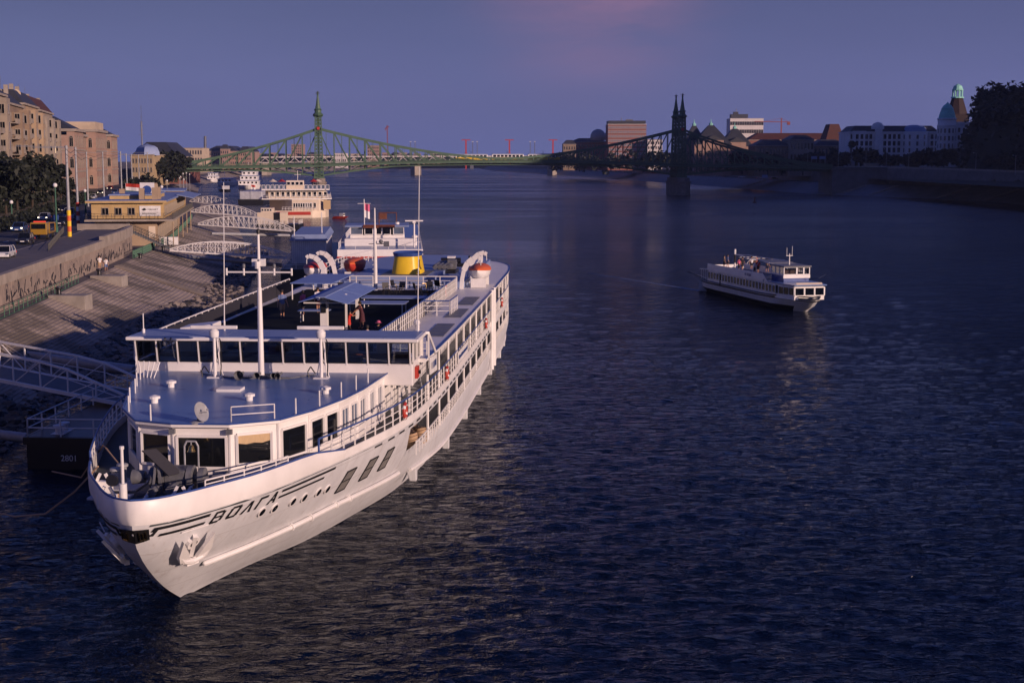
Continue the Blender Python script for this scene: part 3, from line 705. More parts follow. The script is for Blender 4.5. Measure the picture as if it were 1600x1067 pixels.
# portholes
for sd in (1,-1):
    for k,s in enumerate((6.2,7.15,8.6,9.6,10.9,11.8)):
        z=3.92-k*.07; c=hp(s,z,sd,.02); n=(hp(s,z,sd,.3)-c).normalized(); t=(hp(s+.1,z,sd,.02)-c).normalized(); u=n.cross(t)
        g=MB(); g.tube(c-n*.03,c+n*.03,.24,14); p=g.build('porthole','ship_white',V)
        g=MB(); g.tube(c+n*.03,c+n*.045,.18,14); g.build('pane','dark_glass',p)
    for k,(s) in enumerate((13.2,15.7,17.9)):
        a,b=s,s+.95; z0,z1=3.05,4.05
        P=[hp(a,z0,sd,.03),hp(b,z0,sd,.03),hp(b,z1,sd,.03),hp(a,z1,sd,.03)]
        g=MB(); 
        for x,y in zip(P,P[1:]+P[:1]): g.bar(x,y,.055)
        g.bar((P[0]+P[3])/2,(P[1]+P[2])/2,.04)
        f=g.build('hull_window','black_paint',V); g=MB(); g.add(P,[(0,1,2,3)]); g.build('pane','grey_curtain',f)
# anchors
def anchor(sd):
    c=hp(2.9,3.45,sd,.12); n=(hp(2.9,3.45,sd,1)-hp(2.9,3.45,sd,0)).normalized(); t=(hp(3.2,3.45,sd,0)-hp(2.6,3.45,sd,0)).normalized()*1.25; u=n.cross(t); u=u if u.z>0 else -u
    q=lambda a,b,o=0:c+t*(a*1.15-.38*b)+u*b+n*o
    g=MB(); g.tube(q(0,.15,-.2),q(0,.15,.03),.3,12); g.bar(q(0,.5),q(0,-.45),.16)           # hawse ring and shank
    g.path([q(-.5,-.25,.1),q(-.35,-.48,.14),q(0,-.58,.16),q(.35,-.48,.14),q(.5,-.25,.1)],.13,8)
    for s_ in (-1,1):
        P=[q(s_*.1,-.5,.05),q(s_*.5,-.5,.08),q(s_*.62,-.1,.1),q(s_*.58,.6,.12),q(s_*.28,.0,.1)]
        g.slab(P,n*.13)
    g.bar(q(-.22,-.68,.1),q(.22,-.68,.1),.2)
    a=g.build('anchor','ship_white',V)
    g=MB(); g.tube(q(0,.15,.03),q(0,.15,.04),.17,10); g.build('hawse_hole','black_paint',a)
    g=MB(); g.bar(q(-.5,.78,-.08),q(.5,.78,-.08),.035); g.build('hull_weld','ship_white',a)
anchor(1); anchor(-1)
# ---- forward saloon
RO=[(-6.3,20.9),(-5.7,17.0),(-4.75,13.8),(-3.75,10.1),(-2.3,7.4),(-.6,6.75),(1.8,6.8),(3.6,7.95),(4.5,10.1),(5.3,13.3),(5.7,16.),(6.05,20.9)]
cx,cy=0,15
def inset(p,d): 
    v=Vector((p[0]-0,p[1]-14)); L=v.length; return (p[0]-v.x/L*d,p[1]-v.y/L*d)
WL=[inset(p,.28) for p in RO]; WL[0]=(-6.05,21.6); WL[-1]=(5.8,21.6)
g=MB(); g.prism(WL,4.92,7.2); g.build('saloon','ship_white',V)
g=MB(); g.prism(RO[:1]+RO[1:],7.2,7.34); g.build('roof_edge','ship_white',V,bevel=.03)
g=MB(); g.prism([inset(p,.06) for p in RO],7.34,7.372); g.build('saloon_roof','deck_blue',V)
g=MB(); g.path([(p[0],p[1],7.36) for p in RO],.045,6); g.build('roof_gutter','blue_paint',V)
def segwin(p,q,a,b,z0,z1,**k):
    p=Vector(p);q=Vector(q); return wallwin(tuple(p+(q-p)*a),tuple(p+(q-p)*b),z0,z1,**k)
segwin(WL[4],WL[5],.08,.88,5.55,6.85,fw=.1); segwin(WL[5],WL[6],.06,.94,5.5,6.8,fw=.1); w3=segwin(WL[6],WL[7],.14,.86,5.6,6.85,fw=.1)
a_=Vector(WL[6]); b_=Vector(WL[7]); dd=(b_-a_); nn=Vector((dd.y,-dd.x)).normalized(); P=[]
for t_,z_ in ((.16,6.8),(.84,6.8),(.84,6.5),(.66,6.42),(.5,6.46),(.33,6.42),(.16,6.48)): p_=a_+dd*t_+nn*.028; P.append((p_.x,p_.y,z_))
g=MB(); g.add(P,[tuple(range(7))]); g.build('curtain','curtain',w3)
segwin(WL[7],WL[8],.1,.9,5.6,6.85,fw=.1); segwin(WL[8],WL[9],.06,.47,5.6,6.85,fw=.1); segwin(WL[8],WL[9],.55,.95,5.6,6.85,fw=.1)
segwin(WL[9],WL[10],.12,.45,5.75,6.8,gl='pale_glass',mull=1); segwin(WL[9],WL[10],.6,.93,5.75,6.8,gl='pale_glass',mull=1)
segwin(WL[10],WL[11],.05,.22,5.75,6.8,gl='pale_glass',mull=1); segwin(WL[10],WL[11],.4,.55,5.75,6.8,gl='pale_glass',mull=1); segwin(WL[10],WL[11],.7,.85,5.75,6.8,gl='pale_glass',mull=1)
segwin(WL[3],WL[4],.15,.85,5.6,6.85,fw=.1); segwin(WL[2],WL[3],.1,.9,5.6,6.85,fw=.1); segwin(WL[1],WL[2],.1,.4,5.75,6.8); segwin(WL[1],WL[2],.6,.9,5.75,6.8)
for a in (5,6): # lamps at the panel joints
    p=inset(WL[a],-.12); g=MB(); g.box(p[0]-.12,p[0]+.12,p[1]-.12,p[1]+.05,6.92,7.12); g.build('deck_lamp','grey_metal',V)
# bands and seams on the saloon wall
g=MB()
for a in range(1,11): p=inset(WL[a],-.015); g.bar((p[0],p[1],4.95),(p[0],p[1],7.18),.07)
g.build('wall_seams','ship_white',V)
# roof posts
for (x,y) in [(-5.6,18),(-5.1,16),(-4.5,14),(-3.9,11.5),(-3.2,9.3),(-1.6,7.3),(4.0,9.2),(4.6,11.2),(5.1,13.6),(5.4,15.7),(5.6,17.8)]:
    g=MB(); g.tube((x,y,7.34),(x,y,8.05),.035,6); g.build('roof_post','white_paint',V)
g=MB(); A,B=(2.0,7.15),(3.55,8.1)
A,B=(1.75,7.3),(3.35,8.1)
for p in (A,B,(1.75,7.3)): g.tube((p[0],p[1],7.34),(p[0],p[1],8.0),.03,6)
for z in (7.65,7.98): g.tube((A[0],A[1],z),(B[0],B[1],z),.025,5)
g.build('roof_rail','white_paint',V)
# satellite dish
dz=MB(); c=Vector((.55,6.95,7.8))
ax=Vector((.85,-.35,.35)).normalized(); a=ax.orthogonal().normalized(); b=ax.cross(a)
for k,(r,o) in enumerate(((.0,0),(.15,.01),(.3,.05),(.42,.11))):
    for i in range(16): t=2*math.pi*i/16; dz.v.append(tuple(c+ax*o+a*r*math.cos(t)+b*r*math.sin(t)))
for k in range(3):
    for i in range(16): dz.f.append((k*16+i,k*16+(i+1)%16,(k+1)*16+(i+1)%16,(k+1)*16+i)); dz.mi.append(0)
d_=dz.build('satellite_dish','steel',V,smooth=True); g=MB(); g.tube(c,c+ax*.4+Vector((0,0,-.1)),.02,5); g.ball(c+ax*.42,.05,6); g.tube((.4,7.0,7.3),c,.05,6); g.lathe([(.3,0),(.3,.05),(.1,.15)],(.4,7.0,7.34),12); g.build('dish_mount','steel',d_)
# ---- wheelhouse
y0=21.3; g=MB()
WX0,WX1=-7.25,7.5
g.prism([(WX0+.25,y0+.15),(WX1-.25,y0+.15),(WX1-.25,24.2),(WX0+.25,24.2)],6.65,7.74)
wh=g.build('wheelhouse','ship_white',V,bevel=.04)
g=MB(); g.prism([(WX0-.1,y0-.25),(WX1+.1,y0-.25),(WX1+.1,24.5),(WX0-.1,24.5)],8.88,9.06); rf=g.build('wheelhouse_roof','ship_white',V,bevel=.05)
g=MB(); nseg=9
for k in range(nseg):
    a=WX0+.05+(WX1-WX0-.1)*k/nseg; b=WX0+.05+(WX1-WX0-.1)*(k+1)/nseg-.03; g.box(a,b,y0-.05,24.4,9.06,9.085)
g.build('roof_panel','roof_lilac',rf)
NW=13; xs=[WX0+.35+(WX1-WX0-.7)*k/NW for k in range(NW+1)]
for k in range(NW):
    wallwin((xs[k]+.07,y0+.14),(xs[k+1]-.07,y0+.14),7.78,8.84,name='wheelhouse_window',fr='black_paint',gl='clear_glass',fw=.05,off=0.0,lean=.2)
for sd,x in ((1,WX1-.25),(-1,WX0+.25)):
    if sd==1:
        wallwin((x,y0+.25),(x,y0+1.4),7.86,8.84,name='wheelhouse_window',gl='dark_glass',fw=.1); wallwin((x,y0+1.5),(x,y0+2.7),7.86,8.84,name='wheelhouse_window',gl='dark_glass',fw=.1)
    else:
        wallwin((x,y0+1.4),(x,y0+.25),7.86,8.84,name='wheelhouse_window',gl='dark_glass',fw=.1); wallwin((x,y0+2.7),(x,y0+1.5),7.86,8.84,name='wheelhouse_window',gl='dark_glass',fw=.1)
g=MB()
for x in xs: g.bar((x,y0+.15,7.7),(x,y0-.08,8.9),.075,.08)
for k in (0,1): g.bar((WX0+.3,y0+.16-.2*k,7.74+1.13*k),(WX1-.3,y0+.16-.2*k,7.74+1.13*k),.08,.06)
g.build('window_mullions','ship_white',V)
xs2=[WX0+.35+(WX1-WX0-.7)*k/8 for k in range(9)]
for k in range(8): wallwin((xs2[k+1]-.35,24.15),(xs2[k]+.35,24.15),7.95,8.75,name='rear_window',gl='clear_glass',fw=.1)
g=MB()
for x in xs2: g.box(x-.3,x+.3,24.05,24.12,7.82,8.88)
g.build('rear_wall','ship_white',V)
g=MB(); g.box(-3.5,4.5,y0+.8,y0+1.5,7.74,8.0); g.box(-6.6,6.8,23.6,24.0,7.74,7.95); g.box(-.4,.4,22.6,23.2,7.82,8.4); g.build('console','brown_wood',V)
g=MB(); g.box(WX1-.24,WX1-.1,22.2,22.9,6.9,7.5); nb=g.build('light_box','red_paint',V); g=MB(); g.tube((WX1-.1,22.55,7.2),(WX1+.02,22.55,7.2),.1,8); g.build('lamp','black_paint',nb)
g=MB(); g.box(WX0+.1,WX0+.24,22.2,22.9,6.9,7.5); g.build('light_box','rail_green',V)
g=MB(); g.tube((4.9,y0+.0,6.95),(4.9,y0-.25,6.95),.16,12,.2); g.tube((4.9,y0+.2,6.95),(4.9,y0,6.95),.06,6); g.build('floodlight','white_paint',V)
# wing struts, door wall beneath the wing
g=MB()
for x in (6.1,6.5,7.0): g.bar((x,22.0,4.95),(x,22.0,6.65),.1)
g.build('wing_support','ship_white',V)
# stair behind the wing, slatted side board with marks
g=MB()
for k in range(9): g.box(6.1,7.0,27.5-k*.35,27.75-k*.35,5.1+k*.28,5.16+k*.28)
g.bar((7.0,27.6,5.1),(7.0,24.4,7.6),.05,.2); g.bar((6.1,27.6,5.1),(6.1,24.4,7.6),.05,.2); g.build('side_stair','steel',V)
g=MB(); g.slab([(7.72,24.9,6.7),(7.78,27.3,6.6),(7.78,27.3,7.5),(7.72,24.9,7.6)],(-.05,0,0)); sg=g.build('side_board','white_paint',V)
g=MB()
for k in range(4): g.add([(7.8,25.3+k*.45,6.95),(7.8,25.55+k*.45,6.95),(7.8,25.55+k*.45,7.3),(7.8,25.3+k*.45,7.3)],[(0,1,2,3)])
g.build('board_marks','blue_paint',sg)
g=MB(); g.bar((7.7,24.4,7.7),(7.7,24.4,8.95),.08); g.bar((7.7,24.4,8.95),(7.75,27.0,7.6),.06,.22); g.bar((7.7,24.4,9.0),(7.2,23.9,9.0),.12); g.build('wing_bracket','ship_white',V)
# radars
def radar(x,y,name='radar'):
    g=MB(); g.tube((x,y,7.35),(x,y,9.5),.09,8,.07); g.tube((x+.25,y+.1,7.35),(x+.12,y+.05,9.3),.03,6); g.tube((x-.3,y+.3,7.35),(x,y,8.6),.025,6); g.tube((x+.35,y+.3,7.35),(x,y,8.6),.025,6)
    g.box(x-.35,x+.35,y-.25,y+.35,7.35,7.42)
    r=g.build(name,'ship_white',V)
    g=MB(); g.lathe([(.2,0),(.24,.1),(.24,.3),(.12,.42)],(x,y,9.35),12); g.build('motor_housing','white_paint',r,smooth=True)
    g=MB(); g.bar((x-1.15,y-.03,9.85),(x+1.15,y+.03,9.85),.16,.17); g.build('scanner_bar','white_paint',r,bevel=.03)
    g=MB(); g.path([(x+.25,y,9.3),(x+.4,y-.05,9.0),(x+.3,y-.1,8.6),(x+.35,y-.15,8.0),(x+.3,y-.1,7.5)],.03,5); g.path([(x-.6,y-.1,7.4),(x-.65,y-.1,7.7),(x-.5,y-.1,7.95),(x-.3,y,7.6)],.03,5); g.build('cable','black_paint',r)
radar(-2.15,18.9); radar(3.1,19.0)
# foremast
g=MB(); g.tube((.15,18.9,7.35),(.15,18.9,11.8),.15,12,.11); g.tube((.15,18.9,11.8),(.15,18.9,14.4),.08,8,.06); mast=g.build('foremast','ship_white',V)
g=MB(); g.tube((-1.45,18.9,12.55),(1.75,18.9,12.55),.045,6)
for x in (-1.45,-.6,.9,1.75): g.tube((x,18.9,12.4),(x,18.9,12.75),.05,6)
g.build('yardarm','ship_white',mast)
for x in (-.6,.9): g=MB(); g.lathe([(.07,0),(.08,.05),(.08,.18),(.03,.22)],(x,18.9,12.75),10); g.build('signal_lamp','grey_metal',mast)
g=MB(); g.box(-.15,.1,18.7,19.1,12.85,13.2); g.box(.22,.45,18.7,19.1,12.85,13.2); g.tube((.15,18.6,12.75),(.15,18.6,13.1),.13,8); g.build('lamp_cluster','white_paint',mast)
g=MB(); g.lathe([(.07,0),(.09,.05),(.09,.2),(.02,.26)],(.15,18.9,14.4),10); g.build('mast_lamp','black_paint',mast)
# horns
for (x,sc) in ((-.75,1.2),(.12,.8),(.95,.75),(1.15,.7)):
    g=MB(); g.tube((x,18.0,7.62),(x,18.5,7.62),.2*sc,12,.06*sc,cap=False); g.tube((x,18.5,7.62),(x,18.9,7.62),.07,8); g.tube((x,18.5,7.35),(x,18.5,7.6),.04,6); g.build('horn','grey_metal',V)
g=MB(); g.box(-1.3,1.6,18.6,18.75,7.37,7.45); g.box(-.2,.5,18.7,19.6,7.37,7.5); g.path([(-1.3,18.7,7.4),(-3,19.8,7.4),(-3.5,21,7.4)],.03,5); g.path([(1.6,18.7,7.4),(2.6,20,7.4)],.03,5); g.build('mast_step','grey_metal',V)
# whip antennas and small posts on the wheelhouse roof
for (x,y,z1) in ((-3.0,23.9,16.8),(7.15,24.3,17.6)):
    g=MB(); g.tube((x,y,9.05),(x,y,9.6),.05,6); g.tube((x,y,9.6),(x+.15,y,z1),.03,6,.018); g.build('whip_antenna','white_paint',V)
g=MB(); g.tube((-6.9,22.6,9.05),(-6.9,22.6,10.1),.03,6); g.tube((-6.9,22.6,9.05),(-6.9,22.6,9.3),.08,8); g.build('flag_post','white_paint',V)
g=MB(); g.prism([(-5.6,24.5),(-3.8,24.5),(-3.8,26.2),(-5.6,26.2)],7.7,9.2,lambda x,y:9.2+(x+5)*.12); g.build('port_locker','ship_white',V,bevel=.06)
g=MB()
for k in range(5): g.tube((-5.9+k*.2,18.9-k*.1,7.35),(-6.1+k*.3,19.3-k*.1,8.1),.03,5)
g.tube((-6.3,19.5,7.35),(-6.3,19.5,8.3),.04,5); g.build('aerial_cluster','white_paint',V)
g=MB()
for x in (-5.4,-5.1): g.tube((x,y0-.2,8.7),(x+.15,y0-.35,9.05),.05,6)
g.ball((-5.25,y0-.35,8.75),.14,8); g.tube((-5.0,y0-.2,8.9),(-4.8,y0-.3,8.0),.03,5); g.build('searchlight','grey_metal',V)
# ---- foredeck gear
def winch():
    g=MB(); g.box(-1.3,1.8,4.4,6.2,4.92,5.05); w_=g.build('windlass','grey_metal',V)
    g=MB()
    for x,r in ((-.95,.42),(-.55,.5),(.55,.5),(1.0,.42)): g.tube((x,5.2,5.5),(x+.22,5.2,5.5),r,14)
    g.tube((-1.7,5.2,5.5),(2.1,5.2,5.5),.12,8); g.tube((1.55,5.2,5.5),(2.1,5.2,5.5),.24,12,.3); g.tube((-1.7,5.2,5.5),(-1.2,5.2,5.5),.3,12,.24)
    g.build('drum','grey_metal',w_,smooth=True)
    g=MB(); g.box(-.3,.5,4.8,5.8,5.0,5.85); g.tube((-.3,5.9,5.6),(.6,5.9,5.6),.25,10); g.tube((.2,4.5,5.3),(.2,3.9,5.25),.2,10); g.tube((-.5,4.4,5.2),(-.5,3.8,5.2),.18,10); g.build('gearbox','grey_metal',w_)
    g=MB(); g.bar((-.7,4.5,4.95),(-.55,4.6,6.3),.08); g.bar((-.3,4.5,4.95),(-.5,4.6,6.3),.08); g.build('brake_frame','grey_metal',w_)
    g=MB(); g.slab([(-1.0,4.25,6.75),(-.55,4.6,6.75),(.35,4.9,5.75),(-.05,4.5,5.7)],(.04,-.04,.03)); g.build('tilted_cover','cloth_dark',w_)
    g=MB()
    for k in range(7):
        for x,y1 in ((-.75,3.4),(.75,3.3)):
            t=k/6; p=Vector((x+t*.1,5.-t*(5-y1),5.25-.2*t)); g.ball(p,.09,6,.6); g.tube(p,p-Vector((0,.3,.03)),.05,5)
    g.bar((-.75,4.9,5.2),(.75,4.9,5.2),.08); g.build('anchor_chain','white_paint',w_)
winch()
g=MB(); bx,by=.45,6.0
g.path([(bx-.28,by,4.95),(bx-.28,by,6.6),(bx-.18,by,6.8),(bx+.18,by,6.8),(bx+.28,by,6.6),(bx+.28,by,4.95)],.04,6); g.bar((bx,by,6.8),(bx,by,6.65),.04)
bf=g.build('bell_frame','steel',V); g=MB(); g.lathe([(.18,0),(.13,.08),(.1,.2),(.04,.27)],(bx,by,6.38),12); g.build('bell','brass',bf,smooth=True)
def bitts(x,y,label='bollard'):
    g=MB()
    for d in (0,.8): g.lathe([(.17,0),(.17,.55),(.24,.6),(.24,.68),(.18,.72)],(x,y+d,4.92),12)
    g.box(x-.25,x+.25,y-.25,y+1.05,4.92,4.98); g.build('double_bollard','steel',V,smooth=True)
bitts(3.8,7.15); bitts(-2.75,6.2)
g=MB()
for (x,y) in ((1.0,2.6),(-1.75,2.4),(-2.7,4.6)):
    g.box(x-.35,x+.35,y-.15,y+.15,4.92,5.45); g.bar((x-.25,y,5.45),(x-.1,y,5.75),.1); g.bar((x+.25,y,5.45),(x+.1,y,5.75),.1)
g.build('fairlead','ship_white',V)
g=MB(); g.tube((-.95,1.9,4.92),(-.95,1.9,6.0),.15,10); g.tube((-.95,1.9,6.0),(-.95,1.9,7.3),.06,8); g.tube((-.95,1.9,7.3),(-.95,1.9,7.42),.09,8); g.build('jackstaff','white_paint',V,smooth=True)
g=MB(); g.lathe([(.05,-.1),(.2,-.05),(.24,.1),(.22,.2)],(0,0,0),12); o=g.build('bow_searchlight','black_paint',V,smooth=True); o.location=(-1.35,2.0,6.1); o.rotation_euler=(R(80),0,0)
g=MB(); g.box(-3.3,-1.6,5.2,7.0,4.92,4.97); g.box(-3.0,-1.4,3.6,4.4,4.92,5.0); g.build('deck_hatch','deck_pale',V)
g=MB(); 
for (sa,sb) in ((2.6,7.2),):
    pts=[Vector((Btop(s)-.05,s,bwz(s)+.28)) for s in (2.4,3.3,4.3,5.3,6.3,7.2)]; g.path(pts,.035,5); pts2=[p-Vector((0,0,.16)) for p in pts]; g.path(pts2,.025,5)
    for p in pts: g.tube(p,p-Vector((0,0,.32)),.03,5)
g.build('bow_railing','ship_white',V)
g=MB()
for pts in ([(-3.1,5.2,5.9),(-4.5,6.2,4.6),(-6.5,8.0,3.2),(-8.6,9.8,2.6),(-10.6,11.5,2.4)],[(-2.5,6.4,5.5),(-4.4,9.4,5.9),(-7.2,14,3.4),(-11,20,2.3)]): g.path(pts,.035,5)
g.build('mooring_rope','cloth_tan',V)
g=MB()
for k in range(9): g.tube((-1.9+.12*math.cos(k),3.2+.1*math.sin(k*2),4.95+.03*k),(-1.6+.12*math.cos(k+2),3.5+.1*math.sin(k*2),4.95+.03*k),.04,5)
for k in range(3): g.lathe([(.42-.04*k,0),(.42-.04*k,.07),(.3,.07)],(2.0,4.2,4.93+.07*k),14)
g.build('rope_coil','cloth_tan',V)
g=MB()
for (x,y) in ((-3.4,15.8),(4.2,14.5),(-2.8,11.5),(1.2,12.4)): g.lathe([(.16,0),(.16,.18),(.26,.2),(.26,.3),(.05,.36)],(x,y,7.37),12)
g.box(-.9,.2,14.6,15.5,7.37,7.5)
g.build('roof_fittings','ship_white',V)
# ---- sun deck rails
def deckrail(name,pts,h,m1,m2,step,mid=2,sc=None):
    g=MB(); 
    for k in range(1,mid+1): g.path([(p[0],p[1],p[2]+h*k/(mid+1)) for p in pts],.025,4)
    for a,b in zip(pts,pts[1:]):
        a=Vector(a);b=Vector(b); n=max(1,round((b-a).length/step))
        for i in range(n+1): p=a+(b-a)*i/n; g.bar(p,p+Vector((0,0,h)),.06)
    r=g.build(name,m1,V); g=MB(); g.path([(p[0],p[1],p[2]+h) for p in pts],.045,5); g.build('handrail',m2,r)
    if sc:
        g=MB()
        for a,b in zip(pts,pts[1:]): g.slab([Vector(a)+Vector((sc,0,.05)),Vector(b)+Vector((sc,0,.05)),Vector(b)+Vector((sc,0,h*.92)),Vector(a)+Vector((sc,0,h*.92))],(.02,0,0))
        g.build('canvas_screen','cloth_dark',r)
deckrail('sun_deck_railing',[(4.65,25.3,7.7),(4.9,44,7.7),(5.1,62,7.7)],1.05,'ship_white','blue_paint',.75,2,-.08)
deckrail('sun_deck_railing',[(-Btop(s)+.1,s,7.7) for s in (25,30,40,50,60)],1.05,'ship_white','ship_white',1.5,2,.08)
deckrail('sun_deck_railing',[(4.9,44,7.7),(6.6,44.2,7.7),(6.7,48,7.7)],1.0,'ship_white','blue_paint',.75)
deckrail('sun_deck_railing',[(4.65,25.3,7.7),(7.5,25.2,7.7)],1.0,'ship_white','blue_paint',.75)
deckrail('sun_deck_railing',[(-5.8,63.6,7.7),(5.0,63.6,7.7)],1.0,'ship_white','ship_white',1.4)
deckrail('sun_deck_railing',[(5.6,68,7.7),(5.6,78,8.2),(4.9,88,8.2)],1.0,'ship_white','ship_white',1.4)
deckrail('sun_deck_railing',[(-6.9,68,8.2),(-6.9,80,8.2),(-5.8,90,8.2)],1.0,'ship_white','ship_white',1.4,2)
for (a,b) in ((33,39.5),(43,48.5),(51,57)):
    g=MB(); 
    for k in range(4):
        t=(b-a)/4; s=a+k*t; g.box(6.35,7.45,s+.06,s+t-.06,7.7,7.74)
    g.build('deck_grating','grey_metal',V)
g=MB(); g.tube((6.0,32.5,7.7),(6.0,32.5,8.5),.12,8); g.ball((6.0,32.4,8.6),.2,8); g.tube((5.6,36,7.7),(5.6,36,8.3),.07,6); g.build('deck_vent','white_paint',V,smooth=True)
# ---- aft raised deck, funnel, aft mast
ssb=[64.5,70,78,86,90,93,95,96.5]
g=MB(); f_=lambda s:min(5.5,Btop(s)-1.6); f2=lambda s:min(6.9,Btop(s)-.6)
g.prism([(f_(s),s) for s in ssb]+[(-f2(s),s) for s in ssb[::-1]],7.7,8.2); g.build('raised_deck','roof_lilac',V,bevel=.03)
g=MB(); g.prism([(-4.0,66),(3.0,66),(3.0,76),(-4.0,76)],8.2,8.5); g.build('engine_casing','roof_lilac',V,bevel=.03)
def funnel():
    def sec(z,sx,sy,n=20): return [(.3+sx*math.copysign(abs(math.cos(t))**.6,math.cos(t)),69.3+sy*math.copysign(abs(math.sin(t))**.6,math.sin(t)),z) for t in [2*math.pi*i/n for i in range(n)]]
    def loftn(levels,name,m,par,cap=True):
        g=MB(); n=20
        for (z,sx,sy) in levels: g.v+=sec(z,sx,sy)
        for j in range(len(levels)-1):
            for i in range(n): g.f.append((j*n+i,j*n+(i+1)%n,(j+1)*n+(i+1)%n,(j+1)*n+i)); g.mi.append(0)
        if cap: g.f.append(tuple((len(levels)-1)*n+i for i in range(n))); g.mi.append(0)
        return g.build(name,m,par,smooth=True)
    f=loftn([(8.5,1.3,2.0),(10.0,1.05,1.7)],'funnel','yellow_paint',V); loftn([(10.0,1.12,1.78),(10.28,1.2,1.85),(10.3,1.1,1.75),(10.1,1.0,1.6)],'funnel_top','blue_paint',f)
    g=MB()
    pts=[(.78+.0*k,68.4+.38*math.cos(R(60+k*24)),9.3+.38*math.sin(R(60+k*24))) for k in range(11)]
    pts=[(1.31+(9.3-z)*.16+.12,y,z) for _,y,z in pts]
    g.path(pts,.04,5); g.build('funnel_emblem','black_paint',f)
    g=MB(); g.box(-1.6,2.2,66.7,71.9,8.5,8.56); g.build('funnel_base','deck_grey',f)
funnel()
g=MB(); g.tube((-1.2,61.5,7.7),(-1.2,61.5,12.6),.16,10,.13); g.tube((-1.2,61.5,12.6),(-1.2,61.5,14.2),.07,8,.05); m2=g.build('aft_mast','ship_white',V)
g=MB(); g.bar((-1.7,61.5,11.4),(-.2,61.5,11.4),.06); g.ball((-.7,61.3,11.6),.18,8); g.box(-.5,-.1,61.3,61.6,11.2,11.6); g.build('mast_lamp','grey_metal',m2)
g=MB(); 
for k in range(12): g.box(-1.42,-1.32,61.35,61.65,8+k*.35,8.04+k*.35)
g.build('mast_rungs','ship_white',m2)
# awning
def awn():
    g=MB(); z=9.75; g.bar((.3,33.8,7.7),(.3,33.8,9.9),.42); g.bar((.9,41.5,7.7),(.9,41.5,9.9),.2); g.bar((1.2,36,7.7),(1.2,36,9.9),.12)
    for y in (33.2,37,42.2):
        g.bar((-.8,y,9.62),(1.8,y,9.62),.07)
    a=g.build('awning_post','ship_white',V)
    for x0,x1,z0,z1 in ((-.95,.1,9.7,9.98),(.6,1.95,9.98,9.62)):
        for y0_,y1_ in ((32.5,37.4),(37.6,42.5)):
            g=MB(); g.slab([(x0,y0_,z0),(x1,y0_,z1),(x1,y1_,z1),(x0,y1_,z0)],(0,0,.04)); g.build('canopy_panel','awning_blue',a)
    g=MB(); g.slab([(.08,32.4,10.0),(.62,32.4,10.0),(.62,42.5,10.0),(.08,42.5,10.0)],(0,0,.06)); g.build('canopy_ridge','roof_lilac',a)
    g=MB(); g.box(.15,.45,33.5,33.6,9.0,9.6); g.build('wall_speaker','black_paint',a)
awn()
# forecastle side: awning roofs on the port quarter
g=MB(); g.slab([(-6.3,54,8.9),(-3.2,54,8.9),(-3.0,62,8.95),(-6.3,62,8.95)],(0,0,.05)); 
ap=g.build('port_canopy','awning_blue',V); g=MB()
for x in (-6.2,-3.3):
    for y in (54.2,61.8): g.tube((x,y,7.7),(x,y,8.9),.05,6)
g.build('canopy_legs','ship_white',ap)
# davits (curved arms)
def davit(x,y,sd,h=3.0):
    pts=[]
    for k in range(9):
        t=k/8; a=R(-20+t*130); pts.append(Vector((x+sd*(1.25*(1-math.cos(a*.9))),y,7.7+h*math.sin(min(a,R(90))) if a>0 else 7.7)))
    pts=[Vector((x,y,7.7)),Vector((x+sd*.05,y,8.5)),Vector((x+sd*.2,y,9.2)),Vector((x+sd*.5,y,9.8)),Vector((x+sd*.9,y,10.15)),Vector((x+sd*1.35,y,10.25)),Vector((x+sd*1.55,y,10.1))]
    g=MB()
    for i,(a,b) in enumerate(zip(pts,pts[1:])): g.bar(a,b,.28,.5-.04*i)
    g.tube(pts[-1],pts[-1]-Vector((0,0,.5)),.03,5); g.build('davit','ship_white',V)
for y in (63.8,69.2): davit(5.35,y,1)
for y in (64.3,68.5): davit(-5.7,y,-1)
# tall vertical rubbing posts near the lifeboat
for s in (62.,64.2):
    g=MB(); x=Btop(s)+.12; g.tube((x,s,1.5),(x,s,7.8),.16,8); g.build('fender_post','ship_white',V)
# life rings
def ring(parent,c,axis,r=.36,m='red_paint'):
    g=MB(); n=16; mm=6; ax=Vector(axis).normalized(); a=ax.orthogonal().normalized(); b=ax.cross(a)
    for i in range(n):
        t=2*math.pi*i/n; d=a*math.cos(t)+b*math.sin(t)
        for j in range(mm): u=2*math.pi*j/mm; g.v.append(tuple(Vector(c)+d*(r+.1*math.cos(u))+ax*.09*math.sin(u)))
    for i in range(n):
        for j in range(mm):
            g.f.append((i*mm+j,i*mm+(j+1)%mm,((i+1)%n)*mm+(j+1)%mm,((i+1)%n)*mm+j)); g.mi.append(1 if i%4==0 else 0)
    o=g.build('life_ring',[m,'white_paint'],parent,smooth='full'); return o
ringspots=[(19.3,5.75),(32,5.7),(57,5.7),(73,5.7)]
for s,z in ringspots: ring(V,(Btop(s)+.12,s,z),(1,0,0))
ring(V,(4.95,56,8.3),(1,0,0))
# barrels seen through the first gallery opening
g=MB()
for k,(x,y) in enumerate(((6.6,25.6),(6.3,26.4),(6.9,27.0),(6.4,27.7))): g.lathe([(.28,0),(.33,.1),(.33,.75),(.28,.85)],(x,y,2.62),10)
g.build('gallery_barrels','cloth_tan',V,smooth=True)
def toworld(x,y,z=0):
    a=-math.atan(SLP); return (OX+x*math.cos(a)-y*math.sin(a),OY+x*math.sin(a)+y*math.cos(a),z)
VR=-math.atan(SLP)
